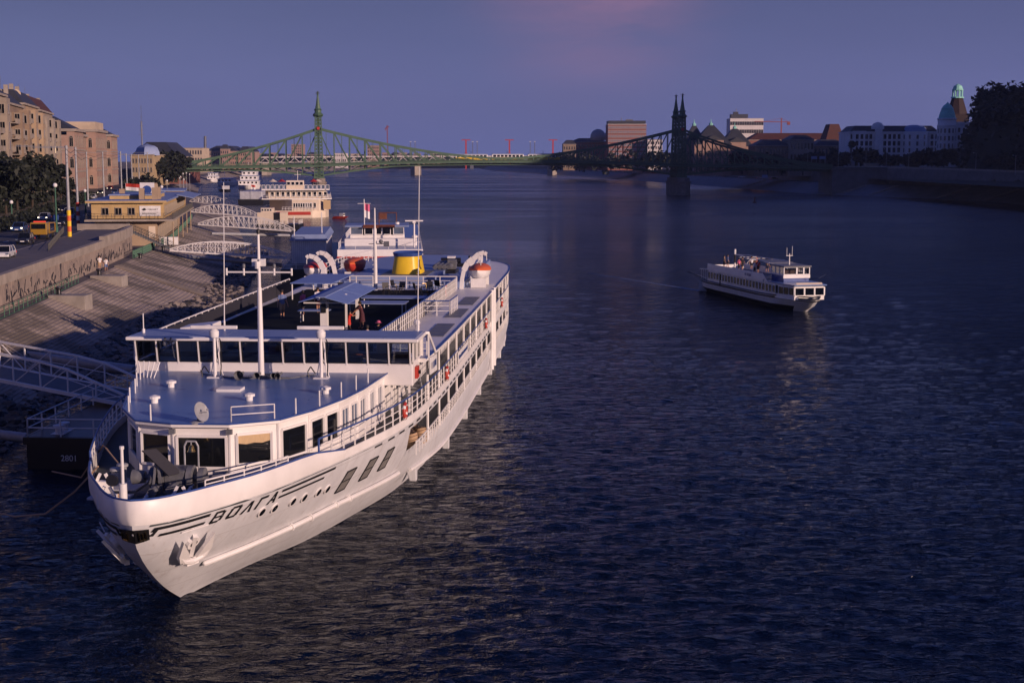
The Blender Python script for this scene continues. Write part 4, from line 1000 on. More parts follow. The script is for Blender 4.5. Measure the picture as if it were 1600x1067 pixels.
# ---- things resting on the ship: lifeboats
def lifeboat(name,label,x,y,hullm,coverm,L=5.0,z=8.3,group='lifeboats hanging in the davits of the big ship'):
    t=thing(name,label,'lifeboat',toworld(x,y,z),VR,group); g=MB(); n=14; m=8
    for i in range(n+1):
        u=-1+2*i/n; w_=.85*(1-abs(u)**2.6)+.02; k=.75*(1-abs(u)**4)+.05
        for j in range(m+1):
            a=math.pi*j/m; g.v.append((w_*math.cos(a),u*L/2,.75+.12*u*u-k*math.sin(a)**.8))
    for i in range(n):
        for j in range(m): q=i*(m+1)+j; g.f.append((q,q+1,q+m+2,q+m+1)); g.mi.append(0)
    g.build('hull',hullm,t,smooth='full')
    g=MB()
    for i in range(n+1):
        u=-1+2*i/n; w_=.87*(1-abs(u)**2.6)+.03; k=.45*(1-abs(u)**3)+.02+.04*math.sin(i*2.3)
        for j in range(m+1): a=math.pi*j/m; g.v.append((w_*math.cos(a),u*L/2,.75+.12*u*u+k*math.sin(a)))
    for i in range(n):
        for j in range(m): q=i*(m+1)+j; g.f.append((q,q+m+1,q+m+2,q+1)); g.mi.append(0)
    g.build('canvas_cover',coverm,t,smooth='full')
    g=MB()
    for sy in (-1.5,1.5): g.prism([(-.6,sy-.12),(.6,sy-.12),(.6,sy+.12),(-.6,sy+.12)],-.58,.15)
    g.box(-.1,.1,-1.5,1.5,-.5,-.3)
    g.build('cradle','ship_white',t); return t
lifeboat('lifeboat','white lifeboat under a crumpled orange cover on the starboard side of the big ship',6.6,66.4,'ship_white','orange_paint')
lifeboat('lifeboat','white lifeboat with red rim hanging in the port davits of the big ship',-7.0,66.5,'ship_white','red_paint',4.6,8.4)
lifeboat('lifeboat','low red lifeboat stowed behind the port davits of the big ship',-4.8,72.5,'red_paint','orange_paint',5.,8.3)
# tables, chairs, bench stacks
def table(label,x,y,L=3.2,W_=1.2):
    t=thing('deck_table',label,'table',toworld(x,y,7.72),VR,'white tables on the sun deck'); g=MB(); g.box(-L/2,L/2,-W_/2,W_/2,.7,.76); g.build('table_top','roof_lilac',t,bevel=.02)
    for sx in (-1,1):
        for sy in (-1,1): g=MB(); g.tube((sx*(L/2-.2),sy*(W_/2-.15),0),(sx*(L/2-.2),sy*(W_/2-.15),.7),.04,6); g.build('leg','ship_white',t)
table('long white table on the sun deck just behind the woman and child',1.5,45.2,4.2,2.0); table('long white table on the sun deck farther behind the woman',2.2,49.,4.4,2.0)
table('small white table on the sun deck beneath the blue awning',-1.6,40.0,2.0,1.0)
def chair():
    t=thing('deck_chair','','chair',(0,0,7.72),0,'dark chairs on the sun deck'); 
    g=MB(); g.box(-.25,.25,-.25,.25,.42,.46); g.build('seat','black_paint',t); g=MB(); g.slab([(-.25,.25,.5),(.25,.25,.5),(.25,.35,.95),(-.25,.35,.95)],(0,.03,0)); g.build('backrest','black_paint',t)
    for a,b in ((-.22,-.22),(.22,-.22),(-.22,.22),(.22,.22)): g=MB(); g.tube((a,b,0),(a,b,.43),.02,5); g.build('leg','black_paint',t)
    g=MB(); g.path([(-.27,-.2,.45),(-.27,-.15,.68),(-.27,.3,.68)],.02,5); g.path([(.27,-.2,.45),(.27,-.15,.68),(.27,.3,.68)],.02,5); g.build('armrest','brass',t)
    return t
c0=chair(); rn=random.Random(8); sp=[(.2,58,.3),(1.2,58.6,-.4),(2.6,58.3,2.0),(3.4,59,.1),(.6,60.2,1.1),(2.9,60.4,-1),(3.9,61,2.6),(-2.2,57,.2),(-3.1,58,.9),(3.6,52,1.6),(3.7,54,1.5)]
DL=['leftmost of the near row','second of the near row','third of the near row','rightmost of the near row','left one of the rear row','middle one of the rear row','right one of the rear row','nearer of the two by the port canopy','farther of the two by the port canopy','nearer of the two against the canvas screen','farther of the two against the canvas screen']
for i,(x,y,a) in enumerate(sp):
    c=c0 if i==0 else copy_tree(c0); c.location=toworld(x,y,7.72); c.rotation_euler=(0,0,a); c['label']='dark deck chair, '+DL[i]
# dark equipment to starboard of the funnel
t=thing('deck_machinery','dark heap of machinery on the raised deck right of the yellow funnel','machinery',toworld(2.9,74,8.2),VR)
g=MB(); g.box(-1,1,-1.2,1.5,0,.25); g.build('skid','black_paint',t)
g=MB(); 
for k in range(4): g.tube((-.8+k*.4,-1.1,.55),(-.5+k*.4,1.2,.75),.22,8)
g.tube((-.9,-.6,.4),(1,-.4,.9),.1,6); g.box(.2,.9,-.2,.8,.3,1.1); g.build('motor','grey_metal',t)
t=thing('deck_machinery','small dark winch with pale top on the raised deck behind the funnel','machinery',toworld(2.6,81,8.2),VR); g=MB(); g.box(-1.2,1.2,-.5,.5,0,.3); g.tube((-.9,0,.5),(.9,0,.5),.3,10); g.build('winch_body','black_paint',t); g=MB(); g.box(-.3,.4,-.3,.3,.75,.95); g.build('cap','white_paint',t)
t=thing('deck_machinery','pale ventilator dome standing between funnel and lifeboat','ventilator',toworld(4.6,77.,8.2),VR); g=MB(); g.lathe([(.35,0),(.3,.3),(.42,.35),(.3,.6),(.05,.7)],(0,0,0),12); g.build('dome','white_paint',t,smooth=True); g=MB(); g.tube((0,0,.65),(.1,0,1.1),.05,5); g.ball((.1,0,1.15),.12,6); g.build('lamp','black_paint',t)
# ================================================================ PEOPLE
def skinbody(name,joints,edges,parent,m='skin',sub=1):
    """joints: list of (pos, radius); grows one continuous body surface"""
    me=bpy.data.meshes.new(name); me.from_pydata([j[0] for j in joints],edges,[]); o=bpy.data.objects.new(name,me); col.objects.link(o)
    sk=o.modifiers.new('skin','SKIN'); sk.use_smooth_shade=True
    for v,j in zip(me.skin_vertices[0].data,joints):
        v.radius=(j[1],j[1]) if not isinstance(j[1],tuple) else j[1]; v.use_root=False
    me.skin_vertices[0].data[0].use_root=True
    ss_=o.modifiers.new('sub','SUBSURF'); ss_.levels=sub; ss_.render_levels=sub
    dg=bpy.context.evaluated_depsgraph_get(); ev=o.evaluated_get(dg); nm=bpy.data.meshes.new_from_object(ev)
    o.modifiers.clear(); o.data=nm; nm.materials.clear(); nm.materials.append(MAT[m] if isinstance(m,str) else m); nm.polygons.foreach_set('use_smooth',[True]*len(nm.polygons)); o.parent=parent; bpy.data.meshes.remove(me)
    return o
def person(label,loc,rz,H_=1.65,pose='stand',top='cloth_white',bottom='cloth_dark',dress=False,hair='hair_dark',bare_legs=True,arm=((.25,-.05,.98),(.3,-.15,.78)),arm2=None,lean=0,group=None,hat=None,stride=.1):
    k=H_/1.65; t=thing('person',label,'person',loc,rz,group); 
    if pose=='stand':
        hip=Vector((0,0,.88)); kl=[Vector((-.09,-stride*.6,.46)),Vector((.09,stride*.5,.46))]; an=[Vector((-.1,-stride,.08)),Vector((.1,stride*1.2,.08))]; ch=Vector((0,-lean*.6,1.22)); nk=Vector((0,-lean,1.40)); hd=Vector((0,-lean-.02,1.53))
    else: # sitting on the ground / low seat
        hip=Vector((0,0,.12)); kl=[Vector((-.12,-.42,.42)),Vector((.12,-.40,.44))]; an=[Vector((-.12,-.62,.08)),Vector((.12,-.66,.06))]; ch=Vector((0,.06+lean,.45)); nk=Vector((0,.05+lean,.63)); hd=Vector((0,.0+lean,.76))
    if pose=='lie': hip=Vector((0,0,.1)); kl=[Vector((-.1,-.42,.2)),Vector((.1,-.4,.34))]; an=[Vector((-.1,-.82,.08)),Vector((.1,-.7,.06))]; ch=Vector((0,.32,.2)); nk=Vector((0,.5,.3)); hd=Vector((0,.6,.42))
    sh=[nk+Vector((-.17,0,-.06)),nk+Vector((.17,0,-.06))]
    base=nk-Vector((0,0,1.4)) if pose=='stand' else nk-Vector((0,0,1.4))
    def A(a): return [Vector((a[0][0],a[0][1],a[0][2]))+base,Vector((a[1][0],a[1][1],a[1][2]))+base]
    aR=A(arm); aL=A(arm2) if arm2 else [Vector((-v.x,v.y,v.z)) if False else Vector((-(v.x-base.x)+base.x,v.y,v.z)) for v in aR]
    J=[(hip,.125),(hip.lerp(ch,.5),.105),(ch,.13),(nk,.055),(hd,(.078,.09)),(hd+Vector((0,0,.07)),.07),
       (sh[0],.055),(aL[0],.042),(aL[1],.03),(sh[1],.055),(aR[0],.042),(aR[1],.03),
       (hip+Vector((-.09,0,-.06)),.095),(kl[0],.058),(an[0],.038),(an[0]+Vector((0,-.14,-.05)),.035),
       (hip+Vector((.09,0,-.06)),.095),(kl[1],.058),(an[1],.038),(an[1]+Vector((0,-.14,-.05)),.035)]
    E_=[(0,1),(1,2),(2,3),(3,4),(4,5),(2,6),(6,7),(7,8),(2,9),(9,10),(10,11),(0,12),(12,13),(13,14),(14,15),(0,16),(16,17),(17,18),(18,19)]
    def hand(j0,wr,el):   # five fingers
        d=(wr-el).normalized(); s_=d.orthogonal().normalized(); i0=len(J); J.append((wr+d*.05,.026)); E_.append((j0,i0))
        for q in range(4):
            a=len(J); J.append((wr+d*.09+s_*(-.03+.02*q),.009)); J.append((wr+d*(.14+.01*(q%3))+s_*(-.033+.022*q)+Vector((0,-.01,-.01)),.008)); E_.append((i0,a)); E_.append((a,a+1))
        a=len(J); J.append((wr+d*.06+s_*-.045,.010)); J.append((wr+d*.1+s_*-.06,.009)); E_.append((i0,a)); E_.append((a,a+1))
    hand(8,aL[1],aL[0]); hand(11,aR[1],aR[0])
    J=[(p*k,(r*k if not isinstance(r,tuple) else (r[0]*k,r[1]*k))) for p,r in J]
    skinbody('body',J,E_,t)
    hd_=hd*k
    g=MB(); g.ball(hd_+Vector((0,.018*k,.05*k)),.105*k,12,1.05); g.ball(hd_+Vector((0,.05*k,-.0*k)),.09*k,10,1.1); g.build('hair',hair,t,smooth='full') if not hat else g.build('hair',hair,t,smooth='full')
    g=MB(); g.ball(hd_+Vector((-.03*k,-.082*k,.02*k)),.011*k,6); g.ball(hd_+Vector((.03*k,-.082*k,.02*k)),.011*k,6); g.build('eyes','black_paint',t)
    g=MB(); g.tube(hd_+Vector((0,-.08*k,.02*k)),hd_+Vector((0,-.105*k,-.012*k)),.008*k,5,.014*k); g.build('nose','skin',t)
    if hat: g=MB(); g.lathe([(.2*k,0),(.11*k,.02*k),(.11*k,.09*k),(.05*k,.13*k)],hd_+Vector((0,0,.06*k)),14); g.build('hat',hat,t,smooth=True)
    # clothes
    def tubecloth(name,P,m,n=14):
        g=MB(); m_=len(P)
        for c,rx,ry in P:
            c=c*k
            for i in range(n): a=2*math.pi*i/n; g.v.append((c.x+rx*k*math.cos(a),c.y+ry*k*math.sin(a),c.z))
        for j in range(m_-1):
            for i in range(n): g.f.append((j*n+i,j*n+(i+1)%n,(j+1)*n+(i+1)%n,(j+1)*n+i)); g.mi.append(0)
        return g.build(name,m,t,smooth='full')
    if pose=='stand':
        if dress: tubecloth('dress',[(Vector((0,0,.42)),.24,.2),(Vector((0,0,.65)),.21,.17),(hip,.19,.15),(hip.lerp(ch,.5),.145,.12),(ch,.18,.135),(nk+Vector((0,0,-.05)),.15,.1),(nk,.07,.07)],top)
        else:
            tubecloth('shirt',[(hip+Vector((0,0,-.06)),.18,.14),(hip.lerp(ch,.5),.16,.125),(ch,.185,.135),(nk+Vector((0,0,-.05)),.16,.1),(nk,.07,.07)],top)
            g=MB()
            for i_ in (0,1):
                a=hip+Vector(((-.085,.085)[i_],0,0)); b=kl[i_]; g.tube(a*k,b*k,.115*k,10,.09*k)
                if not bare_legs: g.tube(b*k,an[i_]*k,.085*k,10,.07*k)
            g.build('trousers',bottom,t,smooth=True)
    else:
        tubecloth('shirt',[(hip+Vector((0,0,.0)),.18,.14),(hip.lerp(ch,.5),.16,.13),(ch,.18,.14),(nk+Vector((0,0,-.05)),.15,.1),(nk,.07,.07)],top)
        g=MB()
        for i_ in (0,1): a=hip+Vector(((-.085,.085)[i_],0,0)); g.tube(a*k,kl[i_].lerp(a,.2)*k,.11*k,10,.085*k)
        g.build('shorts',bottom,t,smooth=True)
    g=MB()
    for s_,e_ in ((sh[0],aL[0]),(sh[1],aR[0])): g.tube(s_*k,s_.lerp(e_,.7)*k,.07*k,8,.06*k)
    g.build('sleeve',top,t,smooth=True)
    return t
G1='people on the sun deck of the big ship'
person('woman in a dark maroon patterned dress leaning over the child on the sun deck',toworld(2.05,36.6,7.72),R(-65),1.68,top='cloth_maroon',dress=True,lean=.12,group=G1,arm=((.14,-.28,1.12),(.05,-.42,.98)),arm2=((-.14,-.28,1.12),(-.05,-.42,.98)),stride=.05)
person('small child in a bright red outfit holding the woman\'s hands on the sun deck',toworld(1.32,36.2,7.72),R(100),1.12,top='cloth_red',dress=True,lean=.1,group=G1,arm=((.16,-.25,1.2),(.05,-.45,1.25)),arm2=((-.16,-.25,1.2),(-.05,-.45,1.25)))
person('man in a pale blue shirt standing at the left edge of the sun deck',toworld(-4.2,42.3,7.72),R(20),1.8,top='cloth_blue',bottom='cloth_tan',group=G1)
person('woman in white top standing near the awning beside the man in blue',toworld(-3.1,43.6,7.72),R(-120),1.65,top='cloth_pink',bottom='cloth_dark',group=G1).__setitem__('label','person in a pink top nearest the man in blue on the sun deck')
person('person in a white top under the left side of the blue awning',toworld(-2.5,45.5,7.72),R(30),1.68,top='cloth_white',bottom='cloth_maroon',group=G1)
person('person with a pink hat seated by the starboard railing of the sun deck',toworld(4.1,30.3,8.0),R(150),1.65,'sit',top='cloth_dark',bottom='cloth_dark',hat='cloth_pink',group=G1)
person('person in white seated by the railing right behind the wheelhouse roof',toworld(3.85,28.0,8.05),R(190),1.65,'sit',top='cloth_white',bottom='cloth_white',group=G1)
for nm,(x,y) in (('nearer',(3.85,28.0)),('farther',(4.1,30.3))):
    t=thing('deck_stool',f'{nm} dark seat by the starboard sun deck railing','stool',toworld(x,y,7.72),VR,'low seats by the railing'); g=MB(); g.box(-.25,.25,-.22,.22,.2,.3); g.build('seat','black_paint',t)
    g=MB()
    for a in (-.2,.2):
        for b in (-.18,.18): g.tube((a,b,0),(a,b,.22),.025,5)
    g.build('legs','black_paint',t)
# couple walking on the lower quay, people resting on the slope
a=gr(156,421,QZ); person('man in white shirt walking beside the graffiti wall on the lower quay',a,R(20),1.8,top='cloth_white',bottom='cloth_tan',stride=.22,group='couple walking by the quay wall')
a=gr(166,423,QZ); person('woman in white top and blue skirt walking beside the graffiti wall',a,R(10),1.68,top='cloth_white',bottom='cloth_blue',stride=.2,group='couple walking by the quay wall')
def slopep(px,py):
    for i in range(400):
        z=i*.01; p=gr(px,py,z); x=p[0]; t=(lw(p[1])-x)/(lw(p[1])-lq(p[1]))
        if t*QZ>=z: return (p[0],p[1],z+.12)
    return gr(px,py,1)
p=slopep(266,453); person('sunlit person with dark hair sitting on the river steps, left of the pair',p,R(-90)+R(180),1.7,'sit',top='cloth_pink',bottom='cloth_dark',group='people resting on the river steps')
p=slopep(271,452); person('person in pale top sitting on the river steps, right of the pair',p,R(-60)+R(180),1.75,'sit',top='skin',bottom='cloth_red',group='people resting on the river steps')
p=slopep(300,461); person('sunbather lying on the stones at the waterline beyond the river steps',p,R(200),1.75,'lie',top='skin',bottom='cloth_red',group='people resting on the river steps')
# ================================================================ PONTOONS AND GANGWAYS
def rootdir(name,label,cat,p,q,group=None):
    """empty at p whose local +x runs toward q"""
    return thing(name,label,cat,(p[0],p[1],0),math.atan2(q[1]-p[1],q[0]-p[0]),group)
def rails(parent,pts,h,m,step=1.6,n=2,r=.035,name='railing',close=False):
    g=MB(); P=[Vector(p) for p in pts]
    if close: P=P+[P[0]]
    for k in range(1,n+1): g.path([p+Vector((0,0,h*k/n)) for p in P],r,5)
    for a,b in zip(P,P[1:]):
        m_=max(1,round((b-a).length/step))
        for i in range(m_+1): q=a+(b-a)*i/m_; g.tube(q,q+Vector((0,0,h)),r*1.15,5)
    return g.build(name,m,parent)
# black pontoon at the left beside the big ship
A=gr(40,683,1.9); pt=thing('pontoon','black mooring pontoon with white railings left of the big ship','pontoon',(A[0],A[1],0),-math.atan(SLP))
g=MB(); hullp=[(0,0),(8.3,-.0),(8.3,32),(0,32)]
g.prism([(0,0),(8.2,0),(8.2,34),(0,34)],-.8,1.9); g.build('hull','black_paint',pt,bevel=.1)
g=MB(); g.box(-.12,8.32,-.12,0.06,1.5,1.92); g.box(-.14,.02,0,34,1.5,1.92); g.build('rubbing_band','black_paint',pt)
g=MB(); g.box(.1,8.1,.1,33.9,1.9,1.93); g.build('deck','black_paint',pt)
rails(pt,[(.1,15,1.93),(.1,.1,1.93),(8.0,.1,1.93)],1.05,'ship_white',2.2,2,.045)
rails(pt,[(.1,17.5,1.93),(.1,34,1.93)],1.05,'ship_white',2.2,2,.045)
g=MB()
for y in (1.0,1.9): g.lathe([(.2,0),(.2,.4),(.32,.45),(.32,.53),(.1,.56)],(1.6,y,1.93),12)
g.box(1.2,2.0,.7,2.3,1.93,1.97); g.build('double_bollard','ship_white',pt,smooth=True)
tx=bpy.data.curves.new('t','FONT'); tx.body='2801'; tx.size=.55; tx.align_x='CENTER'
def text(body,size,parent,loc,rot,m,name,ext=.01):
    c=bpy.data.curves.new(name,'FONT'); c.body=body; c.size=size; c.align_x='CENTER'; c.extrude=ext; o=bpy.data.objects.new(name,c); col.objects.link(o)
    dg=bpy.context.evaluated_depsgraph_get(); me=bpy.data.meshes.new_from_object(o.evaluated_get(dg)); bpy.data.objects.remove(o)
    o=bpy.data.objects.new(name,me); col.objects.link(o); me.materials.clear(); me.materials.append(MAT[m]); o.parent=parent; o.location=loc; o.rotation_euler=rot; return o
text('2801',.5,pt,(2.6,-.13,.55),(R(90),0,0),'white_paint','hull_number')
# truss gangways
def gangway(label,p,q,zp,zq,wd=2.2,h=2.4,arch=True,n=14,m='ship_white',dx=0):
    p=Vector((p[0],p[1],0)); q=Vector((q[0],q[1],0)); L=(q-p).length; t=rootdir('gangway',label,'gangway',p,q,'white truss gangways from the left quay')
    zf=lambda x:zp+(zq-zp)*x/L
    hf=(lambda x:h*(1-abs(2*x/L-1)**2.2)*.93+.25) if arch else (lambda x:h*min(1,.35+(L-x)/9.,.35+x/9.))
    for s_,nm in ((-wd/2,'near'),(wd/2,'far')):
        g=MB(); xs_=[L*i/n for i in range(n+1)]
        top=[Vector((x,s_,zf(x)+hf(x))) for x in xs_]; bot=[Vector((x,s_,zf(x))) for x in xs_]
        for a,b in zip(top,top[1:]): g.bar(a,b,.14)
        for a,b in zip(bot,bot[1:]): g.bar(a,b,.2,.24)
        for i in range(1,n): g.bar(bot[i],top[i],.09)
        for i in range(n):
            if i<n/2: g.bar(top[i],bot[i+1],.06) ; 
            else: g.bar(bot[i],top[i+1],.06)
            if i%2: g.bar(bot[i],top[i+1],.045)
        mid=[b+Vector((0,0,min(1.0,(tt-b).z*.6))) for b,tt in zip(bot,top)]; g.path(mid,.03,4)
        g.build('truss',m,t)
    g=MB(); 
    for i in range(n): a=L*i/n; b=L*(i+1)/n; g.slab([(a,-wd/2,zf(a)),(b,-wd/2,zf(b)),(b,wd/2,zf(b)),(a,wd/2,zf(a))],(0,0,.06))
    g.build('walkway','deck_grey',t)
    return t
# nearest gangway: quay -> black pontoon
gangway('nearest white truss gangway crossing the frame edge to the black pontoon',(-46.5,104.5),(-24.3,92.6),3.9,2.15,3.4,1.8,arch=False,n=10)
a=gr(268,389,3.9); b=gr(457,402,2.6); gangway('white arched gangway second from the camera, in front of the grey shed pontoon',a,b,3.7,2.4,2.2,1.75,n=16)
a=gr(313,350,3.9); b=gr(458,358,3.0); gangway('third white arched gangway from the camera, left of the casino ship',a,b,3.8,2.6,2.4,2.3,n=18)
a=gr(302,330,4.2); b=gr(403,337,3.2); gangway('fourth white arched gangway, reaching the small white cabin pontoon',a,b,4.0,3.0,2.4,2.4,n=14)
a=gr(300,314,4.4); b=gr(369,321,3.2); gangway('farthest low white gangway near the blue barges',a,b,4.2,3.0,2.4,2.3,n=10)
# mooring booms: round steel pipes
for i,(p,q,r_,l) in enumerate([((gr(-60,672,1.0)),(gr(44,684,1.2)),.3,'thick steel mooring boom reaching the left corner of the black pontoon'),
    (gr(20,553,1.6),gr(212,579,1.5),.42,'thick grey mooring boom lying behind the nearest gangway'),
    (gr(262,398,2.5),gr(452,416,1.2),.3,'grey mooring boom beneath the second gangway'),
    (gr(330,365,2.5),gr(452,368,1.2),.3,'grey mooring boom beneath the third gangway')]):
    g=MB(); g.tube(p,q,r_,10); tag(g.build('mooring_boom','steel',smooth=True),l,'mooring boom','steel booms holding the pontoons off the bank')
# pontoon with grey shed behind the big ship
P=gr(452,413,2.6); sp_=thing('pontoon','black pontoon carrying a pale grey shed behind the big ship','pontoon',(P[0],P[1],0),.09)
g=MB(); g.box(-.6,7.6,-10,55,-.8,2.6); g.build('hull','black_paint',sp_,bevel=.1)
g=MB(); g.box(.3,5.4,1.0,26,2.6,6.0); g.build('shed','white_paint',sp_)
g=MB()
for k in range(17): g.box(.28+k*.3,.32+k*.3,.95,1.0,2.7,5.9)
g.build('wall_ribs','deck_pale',sp_)
g=MB(); g.add([(0,.6,6.0),(5.7,.6,6.0),(5.2,.9,6.9),(.5,.9,6.9),(0,26.4,6.0),(5.7,26.4,6.0),(5.2,26,6.9),(.5,26,6.9)],[(0,1,2,3),(5,4,7,6),(1,5,6,2),(4,0,3,7),(3,2,6,7),(0,4,5,1)]); g.build('roof','roof_lilac',sp_)
rails(sp_,[(-.4,14,2.6),(-.4,-9,2.6),(7.4,-9,2.6),(7.4,14,2.6)],1.1,'ship_white',2.2,2,.04)
g=MB(); g.tube((.8,.3,2.6),(.8,.3,9.6),.07,6); g.tube((4.6,6,6.5),(4.6,6,10),.07,6); g.build('lamp_pole','white_paint',sp_)
g=MB(); g.box(3.0,3.8,-4,-3.2,2.6,3.4); g.box(5.2,6.2,-6,-4.6,2.6,3.1); g.build('deck_box','steel',sp_)
# ================================================================ SECOND SHIP (white with a red stripe)
B=thing('passenger_ship','white passenger ship with a thin red stripe moored behind the big ship','ship',(-15.9,168,0),.075)
def hullshape(g,hw,L,z0,z1,bow=9,flare=1.0,n=20,z0s=.86):
    S=[0,.3,.8,1.6,3,5,bow,bow*1.5]+[bow*1.5+(L-bow*1.5)*i/6 for i in range(1,7)]
    f=lambda s:hw*min(1,(s/(bow*1.5))**.5) if s<bow*1.5 else hw
    lv=[(z0,z0s,2.0),(z0+(z1-z0)*.4,.93,1.0),(z1,1,0)]
    for sd in (1,-1):
        b=len(g.v)
        for z,k,sh in lv:
            for s in S: g.v.append((sd*f(s)*k,s+sh*max(0,1-s/12),z))
        m_=len(S)
        for j in range(2):
            for i in range(m_-1):
                q=(b+j*m_+i,b+j*m_+i+1,b+(j+1)*m_+i+1,b+(j+1)*m_+i); g.f.append(q if sd==1 else q[::-1]); g.mi.append(0)
    e=[(f(s),s) for s in S]+[(-f(s),s) for s in S[::-1]]
    g.prism(e,z1-.06,z1)
    return e
g=MB(); hullshape(g,5.6,92,-.8,3.2); g.build('hull','hull_white',B,smooth=True)
g=MB(); g.prism([(5.2,20),(5.2,88),(-5.2,88),(-5.2,20),(-4.6,19),(4.6,19)],3.2,5.2); g.build('saloon','ship_white',B)
g=MB(); g.prism([(5.6,18.3),(5.6,89),(-5.6,89),(-5.6,18.3)],5.25,6.25); g.build('fascia','ship_white',B,bevel=.05)
g=MB(); g.box(-5.64,5.64,18.24,89,5.15,5.33); g.build('red_stripe','red_paint',B)
g=MB(); g.box(-5.5,5.5,18.5,88,6.25,6.28); g.build('upper_deck','deck_blue',B)
for k in range(9): x=-4.5+k*1.1; wallwin((x-.4,18.97),(x+.4,18.97),3.6,4.95,parent=B,gl='pale_glass' if k in (1,4,5) else 'dark_glass',fw=.09)
for k in range(18):
    wallwin((5.22,21+k*3.6),(5.22,23.2+k*3.6),3.8,4.9,parent=B); wallwin((-5.22,23.2+k*3.6),(-5.22,21+k*3.6),3.8,4.9,parent=B)
g=MB(); g.prism([(4.9,24.5),(4.9,27),(-4.9,27),(-4.9,24.5)],6.28,7.3); g.build('bridge_bulwark','ship_white',B,bevel=.1)
g=MB(); g.prism([(3.2,26.5),(3.2,34),(-4.2,34),(-4.2,26.5)],6.28,7.75); wb=g.build('wheelhouse','ship_white',B,bevel=.05)
for (a,b_) in ((-4.1,-2.5),(-2.2,-1.1),(-1.0,.1),(.2,1.3),(1.7,3.1)):
    wallwin((a,26.4),(b_,26.4),7.78,8.75,parent=B,name='wheelhouse_window',gl='dark_glass' if -2.3<a<1.6 else 'pale_glass',fw=.1,lean=.1)
g=MB(); g.box(-4.1,3.1,27.2,33.8,7.75,8.8); g.build('wheelhouse_core','dark_glass',B)
g=MB(); g.prism([(3.8,25.9),(3.8,34.5),(-4.9,34.5),(-4.9,25.9)],8.8,9.0); g.build('roof','roof_lilac',B,bevel=.05)
g=MB(); g.slab([(-2.4,25.6,8.7),(1.9,25.6,8.7),(1.9,25.9,9.0),(-2.4,25.9,9.0)],(0,.02,.12)); g.build('red_visor','brown_wood',B)
g=MB(); g.tube((4.5,22.2,6.3),(4.5,22.2,9.6),.11,8); g.bar((3.3,22.2,9.8),(5.7,22.2,9.8),.16); g.box(4.3,4.7,22,22.4,9.5,9.72); g.build('radar','ship_white',B)
g=MB(); g.path([(-.3,30,9),(-.3,30,10.6),(2.1,30,10.6),(2.1,30,9)],.07,6); g.box(-.2,.8,29.9,30,9.7,10.5); g.build('roof_frame','brown_wood',B)
g=MB(); g.tube((-2.3,29,9),(-2.3,29,12.5),.06,6); g.bar((-3.2,29,11.9),(-1.4,29,11.9),.06); fm=g.build('flag_mast','ship_white',B)
def flagm(parent,x,y,z,w_,h_,ms):
    g=MB(); n=6
    for i in range(n):
        for k,mm in enumerate(ms):
            g.m=k; a=i/n; b=(i+1)/n; o=lambda t:.12*math.sin(t*7); za=z-h_*k/len(ms); zb=z-h_*(k+1)/len(ms)
            g.add([(x+w_*a,y+o(a),za-.25*a),(x+w_*b,y+o(b),za-.25*b),(x+w_*b,y+o(b),zb-.25*b),(x+w_*a,y+o(a),zb-.25*a)],[(0,1,2,3)])
    return g.build('flag',ms,parent)
flagm(fm,-2.25,29,12.0,.7,2.0,['cloth_pink','white_paint'])
rails(B,[(-5.4,18.5,6.28),(5.4,18.5,6.28),(5.4,60,6.28)],.9,'ship_white',2,1,.03)
rails(B,[(-5.4,60,6.28),(-5.4,20,6.28)],.9,'ship_white',2,1,.03)
rails(B,[(-4.8,16,3.2),(-5.2,10,3.2),(-3.9,4,3.2),(0,.5,3.2),(3.9,4,3.2),(5.2,10,3.2),(5.3,17,3.2)],1.0,'ship_white',1.5,2,.035)
g=MB(); g.tube((2.2,30,9),(2.2,30,9.3),.3,10); g.lathe([(.3,0),(.4,.1),(.4,.3),(.1,.45)],(4.6,26,7.3),10); g.build('roof_dome','ship_white',B)
# red orange work boat beyond
def dinghy(label,p,rz,hm,sc=1,grp=None):
    t=thing('small_boat',label,'boat',(p[0],p[1],0),rz,grp); g=MB(); hullshape(g,1.1*sc,6*sc,-.2,.7,3*sc); g.build('hull',hm,t); g=MB(); g.box(-.6*sc,.6*sc,2.2*sc,4*sc,.7,1.6); g.build('cabin','white_paint',t); g=MB(); g.box(-.55*sc,.55*sc,2.15*sc,2.2*sc,1.05,1.45); g.build('windscreen','dark_glass',t); return t
p=gr(545,342,0); dinghy('small red motor boat on the open water right of the casino ship',p,R(60),'red_paint',.8)
# ================================================================ CASINO SHIP
P=gr(404,341,0); Q=gr(524,339,0); C=thing('restaurant_ship','broad cream multi-deck restaurant ship with red band beyond the white ship','ship',((P[0]+Q[0])/2,P[1]+1,0),.13)
mat('cream',(.66,.56,.44),.55,.12,.3)
hw=(Q[0]-P[0])/2
g=MB(); g.prism([(-hw+5,0),(hw-6,0),(hw-2,3),(hw-1,8),(hw-1,60),(-hw+1,60),(-hw+1,6)],-.5,2.2,lambda x,y:2.2); g.build('hull','cream',C); g=MB(); g.box(-hw+5,hw-6.5,-.12,-.02,.9,1.9); g.build('red_band','red_paint',C)
g=MB(); g.prism([(-1,1),(hw-4,1),(hw-1.5,5),(hw-1.5,60),(-hw+3,60),(-hw+3,10),(-3,3)],2.2,5.6); g.build('main_deck_wall','cream',C)
g=MB(); g.prism([(-hw+1,1.5),(hw-3,1.5),(hw,5),(hw,62),(-hw,62),(-hw,4)],5.6,5.9); g.build('deck_slab','ship_white',C)
g=MB(); g.prism([(-hw+3,3.5),(hw-4,3.5),(hw-2,6),(hw-2,58),(-hw+2,58),(-hw+2,6)],5.9,8.4); g.build('second_deck_wall','cream',C)
